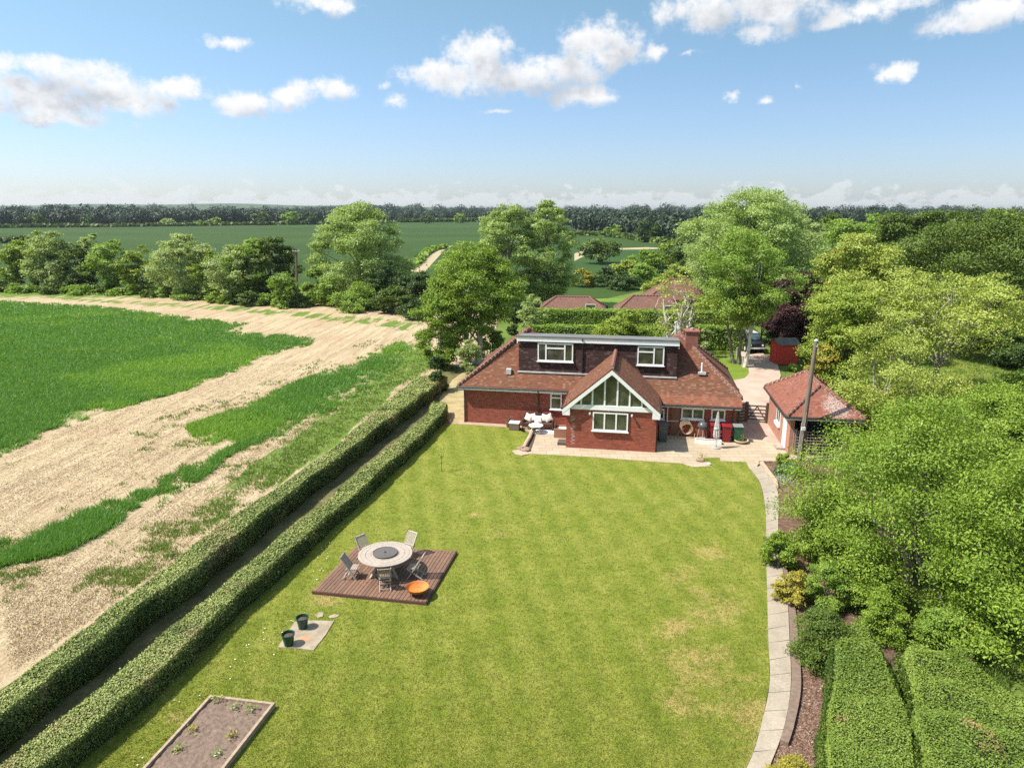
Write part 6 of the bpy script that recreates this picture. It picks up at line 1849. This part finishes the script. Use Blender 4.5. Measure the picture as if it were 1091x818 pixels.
# ---- big trees near the camera, right
AG = 'ash trees over the garden path'
tree('ash_tree', 'large bright green ash tree spreading over the garden path, nearest the house of the pair', 'tree', 14.3, 23.0, 6.3, 5.1, 'ash', 'bark_grey', zb=0.25, prof='low', nl=24, tr=0.2, seed=1, cov=2.9, size=0.15, asp=0.5, sig=0.235, inner=0.06, lobe=(0.20, 0.32), ntwig=70, nclump=480, flat=0.85, group=AG)
tree('ash_tree', 'large bright green ash tree at the right edge, nearest the viewer of the pair', 'tree', 16.6, 19.0, 6.1, 4.7, 'ash', 'bark_dark', zb=0.8, prof='low', nl=22, tr=0.22, seed=2, cov=2.5, size=0.145, asp=0.5, sig=0.235, inner=0.05, lobe=(0.20, 0.32), ntwig=80, nclump=400, flat=0.85, group=AG)
tree('ash_tree', 'lowest outlying ash crown hanging over the garden path below the flower bed', 'tree', 12.3, 24.6, 2.6, 1.8, 'ash', 'bark_grey', zb=0.15, prof='low', nl=12, tr=0.08, seed=301, cov=2.6, size=0.15, asp=0.5, ntwig=20, group=AG)
tree('ash_tree', 'smaller ash tree right of the garage, behind the two big ashes', 'tree', 21.6, 29.8, 4.9, 4.2, 'ash', 'bark_grey', zb=0.4, prof='low', nl=16, tr=0.18, seed=3, cov=2.2, size=0.17, asp=0.5, sig=0.21, ntwig=30, inner=0.06, nclump=230, flat=0.7, lobe=(0.24, 0.36), group=AG)
T('ash_tree', 'low round leafy ash regrowth filling the gap between the big ash and the scrub', 'tree', 1058, 33, 412, 60, 'ash', seed=4, zb=0.3, prof='low', nl=12, cov=2.2, group=AG)
# pale half-bare tree
T('walnut_tree', 'sparse pale yellow-green tree with many bare grey branches showing, right of the pole', 'tree', 985, 48, 288, 94, 'pale', bark='twig', zb=4.6, prof='spread', nl=24, tr=0.26, seed=5, cov=0.75, sig=0.26, inner=0.03, ntwig=240, top=0.72, stems=3, lobe=(0.17, 0.30), flat=0.5, lean=(0.8, 0))
T('walnut_tree', 'low sparse pale tree with twiggy branches at the foot of the half-bare tree', 'tree', 940, 39, 352, 52, 'pale', bark='twig', zb=0.6, prof='round', nl=10, tr=0.12, seed=6, cov=0.9, sig=0.3, inner=0.03, ntwig=90, stems=3)
T('tall_shrub', 'bright fresh green tree behind the garage roof, left of the half-bare tree', 'shrub', 905, 48, 300, 40, 'lime', zb=0.5, prof='round', nl=12, seed=7, cov=2.0)
T('golden_shrub', 'golden yellow conifer-like shrub just behind the utility pole', 'shrub', 880, 47.5, 365, 24, 'yellow', zb=0.2, prof='low', nl=9, seed=8, cov=2.3)
T('dark_shrub', 'dark green shrub under the golden shrub behind the garage', 'shrub', 905, 45.5, 398, 20, 'deep', zb=0.2, prof='low', nl=7, seed=9, cov=2.0)
T('pale_tree', 'tall pale yellow-green tree behind the garage, crown top left of the dark oak', 'tree', 912, 60, 254, 42, 'pale', zb=2.0, prof='round', nl=12, seed=10, cov=1.9)
T('pale_tree', 'slim creamy yellow tree right of the purple tree', 'tree', 892, 66, 264, 20, 'yellow', zb=2.0, prof='poplar', nl=8, seed=11, cov=1.6)
T('evergreen_tree', 'narrow deep green tree wedged between the purple tree and the pale tree', 'tree', 869, 64.5, 290, 14, 'mid', zb=0.6, prof='poplar', nl=7, seed=12, cov=2.1)
T('purple_tree', 'dark purple-leaved tree standing behind the red shed', 'tree', 857, 62.5, 320, 28, 'purple', zb=0.6, prof='round', nl=9, seed=13, cov=2.4)
T('purple_tree', 'dark purple-leaved tree showing between the birch and the narrow evergreen', 'tree', 846, 66, 290, 30, 'purple', zb=1.5, prof='round', nl=9, seed=14, cov=2.3)
T('round_bush', 'small clipped green bush in front of the red shed', 'shrub', 844.5, 57.0, 388, 7, 'mid', zb=0.05, prof='low', nl=5, seed=15, cov=2.6, trunk=False, vmid=394)
T('oak_tree', 'big dark green oak at the right edge, tallest on that side', 'tree', 1045, 66, 231, 88, 'oak', zb=1.0, prof='round', nl=20, seed=16, cov=2.2, bark='bark_dark', ntwig=10, lobe=(0.22, 0.36))
T('oak_tree', 'dark green oak left of and behind the biggest oak', 'tree', 968, 98, 226, 46, 'oak', zb=1.5, prof='round', nl=14, seed=17, cov=2.1, bark='bark_dark', lobe=(0.22, 0.36))
for i, (u, Y, vt, hw, mt, lab) in enumerate((
        (868, 150, 240, 20, 'grey_green', 'pale grey-green tree just right of the big poplar in the middle distance'), (900, 132, 235, 30, 'mid', 'mid green tree between the poplar and the far oak'),
        (935, 150, 232, 30, 'mid', 'mid green round tree left of the far oak'), (1015, 150, 229, 34, 'oak', 'dark tree peeping over the oaks, left of the right edge'), (1072, 140, 228, 40, 'lime', 'yellow-green tree crown over the oaks at the right edge'),
        (890, 175, 231, 26, 'oak', 'dark tree crown on the skyline right of the big poplar'))):
    T('distant_tree', lab, 'tree', u, Y, vt, hw, mt, seed=20 + i, zb=1.0, nl=10, cov=2.0, group='trees in the middle distance on the right')
T('scrub_bush', 'light green scrub at the edge of the meadow on the right', 'shrub', 1082, 43, 396, 30, 'mid', zb=0.2, prof='low', nl=8, seed=30, cov=1.8, group='scrub on the right')
T('scrub_bush', 'twiggy pale scrub below the half-bare tree', 'shrub', 1010, 40, 404, 40, 'pale', zb=0.2, prof='low', nl=10, seed=31, cov=1.1, ntwig=60, bark='twig', group='scrub on the right')
T('scrub_bush', 'low green scrub behind the garage on its right', 'shrub', 935, 41, 415, 34, 'lime', zb=0.2, prof='low', nl=8, seed=32, cov=1.8, group='scrub on the right')
T('scrub_bush', 'dark shaded scrub at the foot of the big oak', 'shrub', 1088, 58, 352, 30, 'deep', zb=0.2, prof='low', nl=8, seed=33, cov=1.8, group='scrub on the right')

# ---- birches and poplar by the drive
b1, b2 = G(793.6, 391.5), G(788, 389)
zt = AT(800, 243, b1[1]).z
tree('birch_tree', 'light green birch with a tall white trunk beside the drive', 'tree', b1[0], b1[1], zt, 3.7, 'mid', 'bark_pale', zb=4.8, prof='round', nl=13, tr=0.17, seed=40, cov=1.35, lean=(0.5, 0), ntwig=40, top=0.85, inner=0.05, group='birches by the drive')
tree('birch_tree', 'lower birch with a forked grey trunk, left of the tall white one', 'tree', b2[0] - 0.2, b2[1] + 0.3, AT(770, 292, b2[1]).z, 3.2, 'lime', 'bark_grey', zb=3.8, prof='round', nl=10, tr=0.16, seed=41, cov=1.3, lean=(-0.8, 0), ntwig=40, top=0.8, inner=0.05, stems=2, group='birches by the drive')
T('poplar_tree', 'big grey-green poplar, highest crown on the skyline behind the drive', 'tree', 800, 88, 205, 64, 'poplar', zb=2.0, prof='round', nl=34, seed=42, cov=1.9, lobe=(0.20, 0.32), ntwig=20, tr=0.4, vmid=270, bark='bark_dark', xs=1.0)
T('distant_tree', 'dark tree mass in the shade behind the parked car', 'tree', 812, 70, 318, 30, 'deep', seed=43, zb=0.3, prof='low', nl=10, cov=2.3)

# ---- tree by the left end of the house
mt_ = G(511, 388)
T('willow_tree', 'bright green spreading tree with twin pale trunks at the left end of the house', 'tree', 502, mt_[1], 262, 46, 'ash', bark='bark_pale', zb=3.6, prof='round', nl=26, tr=0.26, seed=45, cov=2.5, ntwig=60, inner=0.04, nclump=520, stems=2, lobe=(0.24, 0.38), vmid=325)
T('willow_tree', 'low leafy side branches on the left of the twin-trunked tree', 'tree', 468, mt_[1] - 1.5, 312, 27, 'ash', bark='bark_pale', zb=0.3, prof='round', nl=12, tr=0.1, seed=46, cov=2.0)
T('conifer_bush', 'small dark evergreen bush at the far end of the outer hedge', 'shrub', 466, 50.5, 376, 13, 'deep', zb=0.05, prof='low', nl=6, seed=47, cov=2.3)
T('leafy_bush', 'mid green bush at the foot of the twin-trunked tree, by the house roof', 'shrub', 500, 55, 360, 16, 'grey_green', zb=0.1, prof='low', nl=7, seed=48, cov=2.0)
T('leafy_bush', 'light bush behind the left slope of the roof', 'shrub', 522, 62, 348, 18, 'mid', zb=0.1, prof='low', nl=7, seed=49, cov=2.0)
T('dark_conifer', 'nearly black narrow conifer behind the left end of the roof', 'tree', 549, 72, 325, 10, 'deep', zb=0.1, prof='poplar', nl=6, seed=50, cov=2.6)
T('weeping_birch', 'pale drooping birch behind the dormer at its left end', 'tree', 566, 70, 316, 17, 'grey_green', bark='bark_pale', zb=1.6, prof='round', nl=9, seed=51, cov=1.2, inner=0.04)
T('golden_shrub', 'light yellow-green rounded shrub peeping over the dormer roof', 'shrub', 665, 63.5, 333, 34, 'lime', zb=0.2, prof='low', nl=10, seed=52, cov=2.2)
T('bare_tree', 'almost leafless pale-branched tree behind the chimney', 'tree', 722, 64, 300, 30, 'pale', bark='bark_pale', zb=2.0, prof='spread', nl=16, tr=0.3, seed=53, cov=0.25, inner=0.02, ntwig=300, stems=4, top=0.75)
T('flowering_bush', 'small pale flowering bush right of the chimney', 'shrub', 752, 62, 348, 10, 'grey_green', zb=0.2, prof='low', nl=5, seed=54, cov=1.4)

YB = lambda u: float(np.interp(u, [0, 150, 250, 320, 400, 450], [113, 109, 98, 94.5, 89, 86.5]))
# ---- poplars and shrubs at the field edge, centre
T('poplar_tree', 'tall grey-green poplar, left one of the close pair in the centre', 'tree', 541, 96, 219, 31, 'poplar', zb=0.8, prof='round', nl=20, seed=55, cov=2.0, vmid=270, lobe=(0.28, 0.42), group='pair of poplars in the centre')
T('poplar_tree', 'tall grey-green poplar, right one of the close pair in the centre', 'tree', 582, 97, 217, 31, 'poplar', zb=0.8, prof='round', nl=20, seed=56, cov=2.0, vmid=268, lobe=(0.28, 0.42), group='pair of poplars in the centre')
T('poplar_tree', 'broad pale poplar standing alone above the shrubs left of centre', 'tree', 384, 104, 221, 48, 'poplar', zb=0.6, prof='round', nl=24, seed=57, cov=1.9, vmid=265, lobe=(0.22, 0.34))
for i, (u, Y, vt, hw, mt, lab) in enumerate((
        (412, 106, 279, 28, 'deep', 'dark rounded shrub in front of the lone poplar'), (448, 104, 288, 22, 'deep', 'dark shrub right of the rounded one, above the field corner'), (338, 106, 283, 16, 'mid', 'light green shrub right of the telegraph pole'),
        (352, 102, 300, 18, 'mid', 'leafy shrub low at the field edge under the lone poplar'), (385, 100, 302, 26, 'mid', 'broad leafy bush at the field edge, centre of the low row'), (420, 98, 306, 22, 'oak', 'bush at the right of the low row by the field corner'),
        (445, 93, 318, 18, 'deep', 'lowest dark bush at the field corner'), (330, 100, 314, 10, 'mid', 'small bush at the foot of the telegraph pole'), (372, 97, 316, 14, 'oak', 'small spreading bush lowest in the row at the field edge'))):
    Y = YB(u) + (Y - 97) * 0.75 + 1.0
    T('field_shrub', lab, 'shrub', u, Y, vt, hw, mt, seed=60 + i, zb=0.05, prof='low', nl=9, cov=2.1, group='shrubs at the field corner', trunk=True)

# ---- hedgerow along the far side of the field
for i, (u, Y, vt, hw, mt, lab) in enumerate((
        (12, 122, 268, 16, 'lime', 'yellow-green hedgerow tree at the very left edge of the photo'), (38, 124, 247, 24, 'lime', 'yellow-green hedgerow tree, second from the left edge'), (56, 118, 249, 26, 'grey_green', 'pale silvery hedgerow tree near the left end'),
        (83, 115, 262, 17, 'oak', 'dark hedgerow tree between two paler ones near the left end'), (97, 121, 247, 13, 'grey_green', 'pale hedgerow tree top behind the dark one'), (117, 117, 257, 24, 'mid', 'mid green hedgerow tree, left of the middle of the row'),
        (150, 115, 262, 22, 'lime', 'lighter hedgerow tree in the middle of the row'), (193, 114, 251, 33, 'grey_green', 'broadest and tallest pale hedgerow tree in the middle'), (224, 114, 268, 18, 'lime', 'yellowish hedgerow tree right of the broadest one'),
        (250, 113, 264, 25, 'grey_green', 'pale hedgerow tree right of the yellowish one'), (266, 118, 255, 26, 'mid', 'mid green hedgerow tree behind the pale one at the right'), (288, 122, 252, 26, 'oak', 'dark green hedgerow tree rising behind the right end'),
        (300, 108, 291, 18, 'mid', 'leafy bushy hedgerow tree left of the telegraph pole'))):
    Y = YB(u) + (Y - 112) * 0.5 + 2.5
    T('hedgerow_tree', lab, 'tree', u, Y, vt, hw, mt, seed=80 + i, zb=0.8, prof='round', nl=12, cov=2.1, group='trees of the hedgerow beyond the field', lobe=(0.26, 0.42), bark='bark_dark', vmid=290)
for i, u in enumerate(np.linspace(2, 318, 19)):
    T('hedgerow_bush', 'low shaded bush at the foot of the hedgerow beyond the field', 'shrub', u, YB(u) + 2.0 - (2 if i % 2 else 0), 300 + 0.02 * u + (i * 7 % 5) + 0.02 * u, 15, 'mid' if i % 3 else 'oak', seed=120 + i, zb=0.0, prof='low', nl=6, cov=2.0, group='low bushes under the hedgerow', trunk=False, vmid=306)

# ---- middle distance, centre
for i, (u, Y, vt, hw, mt, lab) in enumerate((
        (640, 175, 255, 20, 'oak', 'single dark oak standing out on the far field'), (620, 122, 287, 14, 'yellow', 'yellow-green feathery bush right of the poplar pair'), (645, 122, 285, 17, 'deep', 'dark bush behind the paddock, left of the cluster'),
        (662, 118, 292, 20, 'deep', 'dark leafy bush at the back of the paddock'), (684, 124, 283, 18, 'mid', 'light green bush in the middle of the cluster'), (690, 150, 266, 18, 'mid', 'mid green bush behind the cluster'),
        (712, 160, 258, 15, 'lime', 'pale green round tree at the back of the cluster'), (722, 148, 265, 15, 'oak', 'dark round bush at the right back of the cluster'), (700, 112, 296, 14, 'pale', 'pale bush next to the neighbouring roof'),
        (722, 128, 284, 20, 'pale', 'pale spreading bush above the neighbouring roof'), (742, 140, 272, 18, 'grey_green', 'grey-green bush left of the big poplar'), (668, 140, 278, 16, 'pale', 'yellowish bush behind the dark ones'))):
    T('distant_bush', lab, 'tree' if i == 0 else 'shrub', u, Y, vt, hw, mt, seed=140 + i, zb=0.3 if i else 1.5, prof='low' if i else 'round', nl=8, cov=2.0, group=None if i == 0 else 'bushes round the paddock')

# ---- planting beside the path
tree('dark_bush', 'dense dark glossy bush between the path edging and the broad hedge', 'shrub', 9.1, 18.4, 1.7, 0.95, 'oak', zb=0.0, prof='low', nl=16, seed=160, cov=3.0, size=0.085, lobe=(0.40, 0.55))
tree('golden_bush', 'yellow-leaved shrub by the path just below the big ash', 'shrub', 9.55, 21.6, 1.25, 0.65, 'yellow', zb=0.1, prof='low', nl=9, seed=161, cov=2.0, size=0.10)
tree('small_bush', 'mid green bush between the yellow shrub and the broad hedge', 'shrub', 10.5, 21.3, 1.7, 0.85, 'mid', zb=0.1, prof='low', nl=9, seed=162, cov=2.2, size=0.09)
tree('small_bush', 'green leafy bush beside the path under the ash, farther from the viewer', 'shrub', 9.9, 24.0, 1.5, 0.8, 'ash', zb=0.1, prof='low', nl=9, seed=163, cov=2.2, size=0.10)
tree('golden_bush', 'bright yellow-green clipped shrub at the bottom edge beside the path', 'shrub', *G(842, 838), 0.75, 0.66, 'yellow', zb=0.0, prof='low', nl=10, seed=164, cov=2.6, size=0.055)
tree('small_bush', 'leafy green bush in the deep shade beneath the big ash', 'shrub', 12.0, 21.2, 1.9, 1.2, 'ash', zb=0.1, prof='low', nl=9, seed=167, cov=2.2, size=0.10)
tree('small_bush', 'dark leafy bush at the head of the gap between the two lower hedges', 'shrub', 13.0, 18.9, 1.5, 1.0, 'mid', zb=0.1, prof='low', nl=9, seed=168, cov=2.2, size=0.09)
tree('small_bush', 'round green bush half under the ash at the end of the broad hedge', 'shrub', 11.4, 19.6, 1.6, 0.9, 'ash', zb=0.1, prof='low', nl=9, seed=165, cov=2.2, size=0.085)
tree('golden_bush', 'small yellow-green shrub in the flower bed by the pole', 'shrub', *G(836, 496), 0.7, 0.55, 'lime', zb=0.05, prof='low', nl=6, seed=166, cov=2.2, size=0.10)
r = np.random.default_rng(33)
for i, (u, v, n, lab) in enumerate(((832, 505, 130, 'clump of blue-green iris leaves at the left of the flower bed'), (842, 503, 150, 'clump of blue-green iris leaves in the middle of the flower bed'), (850, 506, 110, 'clump of blue-green iris leaves next to the pole'))):
    c = G(u, v)
    P = np.stack([r.normal(0, 0.17, n), r.normal(0, 0.17, n)], 1)
    o = blades('iris_clump', P, r.uniform(0.35, 0.6, n), np.full(n, 0.055), M['iris'], 2, 0.03, 0.35, 170 + i)
    o.location = (*c, 0.02); tag(o, lab, 'plant', 'iris clumps in the flower bed')
for i, (u, v, lab) in enumerate(((837, 513, 'silvery white cushion plant at the path side of the flower bed'),)):
    t = thing('cushion_plant', lab, 'plant', (*G(u, v), 0.02))
    P = np.abs(r.normal(0, 1, (420, 3))) * np.sign(r.normal(0, 1, (420, 3))) * np.array([0.28, 0.28, 0.10]); P[:, 2] = np.abs(P[:, 2]) + 0.05
    leaf_cloud('foliage', P, r.normal(0, 1, (420, 3)) + np.array([0, 0, 1]), 0.075, r.random(420), leaf_mat('silver_leaves', LS((0.30, 0.33, 0.30), (0.42, 0.45, 0.42), (0.55, 0.57, 0.55))), t)

BEDP = [tuple(q) for q in pr[20:]] + GP([(880, 850), (880, 700), (870, 620)])
Pc = view_points(5200, BEDP, 13, 22, 401)
tag(blades('bark_chippings', Pc, np.full(len(Pc), 0.018), np.full(len(Pc), 0.05), leaf_mat('chip_colours', LS((0.08, 0.045, 0.03), (0.17, 0.10, 0.07), (0.28, 0.18, 0.13), (0.45, 0.36, 0.29)), 0.02), 2, 0.03, 5.0, 402, 0.028), 'brown bark chippings covering the planting bed beside the path', 'bark chips', kind='stuff')
MEAD = GP([(985, 352), (1200, 345), (1400, 700), (1200, 900), (1040, 700), (985, 420)])
Pm = view_points(22000, MEAD, 14, 72, 403)
tag(blades('meadow_grass', Pm, np.full(len(Pm), 0.22), 0.02 + Pm[:, 1] * 0.0008, M['weed'], 4, 0.10, 0.9, 404, -0.06), 'long rough meadow grass behind the trees on the right', 'grass', kind='stuff')

# ================================================================== FAR WOODS, HILLS, AIR
def woods(name, lab, spots, hmin, hmax, mat, seed, nt=230, zoff=None):
    """a wood too far off to count: every crown a dome of leafy facets"""
    r = np.random.default_rng(seed); n = len(spots)
    big = vnoise(spots[:, :2], 0.007, seed); h = hmin + (hmax - hmin) * np.clip(0.5 * r.random(n) + 1.0 * big - 0.25, 0, 1); rad = h * r.uniform(0.36, 0.55, n)
    d = r.normal(0, 1, (n, nt, 3)); d[..., 2] = np.abs(d[..., 2]) * 0.9 - 0.15; d /= np.linalg.norm(d, axis=2, keepdims=True)
    lump = 1 + 0.25 * np.sin(d[..., 0] * 4 + r.random((n, 1)) * 9) * np.sin(d[..., 1] * 5 + r.random((n, 1)) * 9)
    P = d * (rad[:, None] * lump * r.uniform(0.78, 1.05, (n, nt)))[..., None] * np.array([1, 1, 1.05])
    P[..., 2] += (h - rad * 1.05)[:, None]
    P[..., :2] += spots[:, None, :2]
    if zoff is not None: P[..., 2] += zoff[:, None]
    rnd = np.clip((r.random((n, 1)) - 0.5) * 0.7 + r.random((n, nt)) * 0.7 + 0.15, 0, 1)
    s = np.repeat(rad * 0.27, nt)
    P = P.reshape(-1, 3); P[:, 2] = np.maximum(P[:, 2], 0.1)
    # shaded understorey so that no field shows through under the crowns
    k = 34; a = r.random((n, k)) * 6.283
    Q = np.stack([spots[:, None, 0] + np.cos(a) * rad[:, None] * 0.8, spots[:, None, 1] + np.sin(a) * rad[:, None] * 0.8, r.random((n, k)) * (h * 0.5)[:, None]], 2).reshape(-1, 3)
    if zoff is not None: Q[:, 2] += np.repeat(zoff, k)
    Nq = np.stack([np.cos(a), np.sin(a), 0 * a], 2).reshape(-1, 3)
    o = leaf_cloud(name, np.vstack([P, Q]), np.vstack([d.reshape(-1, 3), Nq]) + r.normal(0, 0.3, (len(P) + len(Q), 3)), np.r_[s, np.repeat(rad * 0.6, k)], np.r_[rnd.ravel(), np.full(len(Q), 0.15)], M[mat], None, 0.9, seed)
    tag(o, lab, 'woodland', kind='stuff')


r = np.random.default_rng(200)


def front(us, vs, n, depth, power=2.2):
    """spots behind a wood's front line given in the photograph"""
    u = r.uniform(us[0], us[-1], n); v = np.interp(u, us, vs)
    g0 = np.array([G(a, b) for a, b in zip(u, v)])
    t = r.random(n) ** power * depth
    sc = 1 + t / np.maximum(g0[:, 1], 1)
    return g0 * sc[:, None]


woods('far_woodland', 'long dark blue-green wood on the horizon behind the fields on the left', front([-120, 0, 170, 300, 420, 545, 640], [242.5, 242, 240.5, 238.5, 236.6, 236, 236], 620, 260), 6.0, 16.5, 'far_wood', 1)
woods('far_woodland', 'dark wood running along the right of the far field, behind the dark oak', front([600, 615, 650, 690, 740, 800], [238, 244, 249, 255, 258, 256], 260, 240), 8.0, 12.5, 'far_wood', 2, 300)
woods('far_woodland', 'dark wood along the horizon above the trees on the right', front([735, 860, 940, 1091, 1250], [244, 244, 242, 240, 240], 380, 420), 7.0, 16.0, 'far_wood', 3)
woods('far_woodland', 'line of distant woods on the skyline', np.stack([(r.random(900) - 0.5) * 2600, r.uniform(1100, 1900, 900)], 1), 7, 21, 'far_wood', 4, 110)
# knolls on the skyline
kn = np.array([(AT(380, 219, 1500).x + r.normal(0, 70), 1500 + r.normal(0, 60)) for _ in range(70)])
zk = 8 * np.exp(-((kn[:, 0] - AT(380, 219, 1500).x) / 80) ** 2)
woods('far_woodland', 'wooded knoll on the skyline above the lone poplar', kn, 11, 15, 'far_wood', 5, 110, zk)
for i, (u, vb, vt, hw, mt, lab) in enumerate((
        (40, 242.3, 228, 9, 'oak', 'dark field-edge tree before the far wood near the left end'),
        (95, 241.8, 229, 8, 'deep', 'very dark tree before the far wood, second from the left'),
        (280, 240, 226, 10, 'oak', 'dark round tree before the far wood above the hedgerow'),
        (308, 239.6, 225, 9, 'mid', 'green round tree before the far wood above the telegraph pole'),
        (330, 239.4, 227, 9, 'deep', 'dark tree before the far wood left of the lone poplar'),
        (455, 238, 229, 6, 'oak', 'dark tree in the strip of far fields right of the lone poplar'),
        (490, 237.6, 228, 6, 'mid', 'small tree standing in the strip of far fields, left of the poplar pair'),
        (690, 258, 237, 14, 'deep', 'dark rounded tree bulging out of the far wood at right'),
        (655, 252, 240, 9, 'mid', 'paler tree at the edge of the far wood beyond the single oak'),
        (178, 241, 233.5, 7, 'grey_green', 'small pale round tree before the far wood at left'), (213, 240, 236, 6, 'mid', 'leftmost of the three small green trees before the far wood'), (221, 240, 235.5, 5, 'mid', 'middle one of the three small green trees before the far wood'), (231, 240, 232, 6, 'lime', 'tallest and palest of the three small trees before the far wood'))):
    Y = G(u, vb)[1]; X, Y, h, R_ = at_px(u, Y, vt, hw)
    tree('field_tree', lab, 'tree', X, Y, h, R_, mt, seed=210 + i, zb=0.4, prof='round', nl=7, cov=2.0, group='small trees before the far wood')
# far field hedges
def far_hedge(lab, px, h, w, seed):
    p = smooth_line(GP(px), 26); rr_ = np.random.default_rng(seed); n = 1700
    i = rr_.uniform(0, 24.99, n); k = i.astype(int); f = (i - k)[:, None]
    Q = p[k] * (1 - f) + p[k + 1] * f
    t = thing('field_hedge', lab, 'hedge', (*p[0], 0))
    P = np.column_stack([Q - p[0] + rr_.normal(0, w * 0.4, (n, 2)), rr_.random(n) * h])
    leaf_cloud('foliage', P, rr_.normal(0, 1, (n, 3)) + np.array([0, -0.5, 0.8]), 0.0045 * p[:, 1].mean() + 0.3, rr_.random(n) * 0.8, M['oak' if p[:, 1].mean() > 250 else 'mid'], t, 0.8, seed)


far_hedge('clipped hedge curving away across the far field beside a pale track', [(433, 287), (446, 280), (450, 274), (462, 267), (475, 264.5)], 1.3, 1.2, 220)
far_hedge('dark hedge line along the foot of the far wood left of the lone poplar', [(0, 243), (150, 241.6), (300, 239.6), (420, 238.2)], 2.2, 2.5, 222)
far_hedge('dark broken hedge between pale field strips right of the lone poplar', [(425, 237.2), (480, 236.6), (545, 236.2)], 3.0, 2.5, 223)
far_hedge('hedge edging the upper field before the wood on the right', [(600, 250), (650, 252.5), (700, 259), (735, 262)], 2.0, 2.0, 224)
far_hedge('thin dark hedge line across the far field on the left', [(0, 259), (10, 257.5), (20, 256.5), (28, 256)], 1.6, 1.5, 221)

# hills on the skyline, far left
hx = np.linspace(-3900, 100, 90); V, F = [], []
for i, x in enumerate(hx):
    e = max(0.0, math.sin((x + 3900) / 4000 * math.pi)) ** 0.5
    z = 4 + e * (27 + 3 * math.sin(x * 0.0033) + 3 * math.sin(x * 0.009 + 1))
    for yy, zz in ((3100, -1), (3300, z * 0.7), (3500, z), (3700, z * 0.8), (3900, -1)): V.append((x, yy, zz))
for i in range(len(hx) - 1):
    for j in range(4): q = i * 5 + j; F.append((q, q + 5, q + 6, q + 1))
o = link('hills', mesh_np('hills', np.array(V), np.array(F), True), None, ground_mat('hill_woods', [(0.03, 0.055, 0.02), (0.05, 0.08, 0.03), (0.09, 0.12, 0.04)], 0.006, 0.03, 0.0)); tag(o, kind='structure')

HAZE = 0.00008
if HAZE:
    hz = MB().box(-4200, 4200, -200, 4200, -1.2, 42).build('haze', None, uv=False)
    m = bpy.data.materials.new('air'); m.use_nodes = True; g = NG(m.node_tree); g.n.clear()
    ou = g.n.new('ShaderNodeOutputMaterial'); pv = g.n.new('ShaderNodeVolumePrincipled')
    pv.inputs['Color'].default_value = (0.80, 0.90, 1.0, 1); pv.inputs['Density'].default_value = HAZE; pv.inputs['Anisotropy'].default_value = 0.2
    g.l.new(pv.outputs[0], ou.inputs['Volume'])
    hz.data.materials.clear(); hz.data.materials.append(m)
    tag(hz, 'thin summer haze over the distant fields and woods', 'haze', kind='stuff')
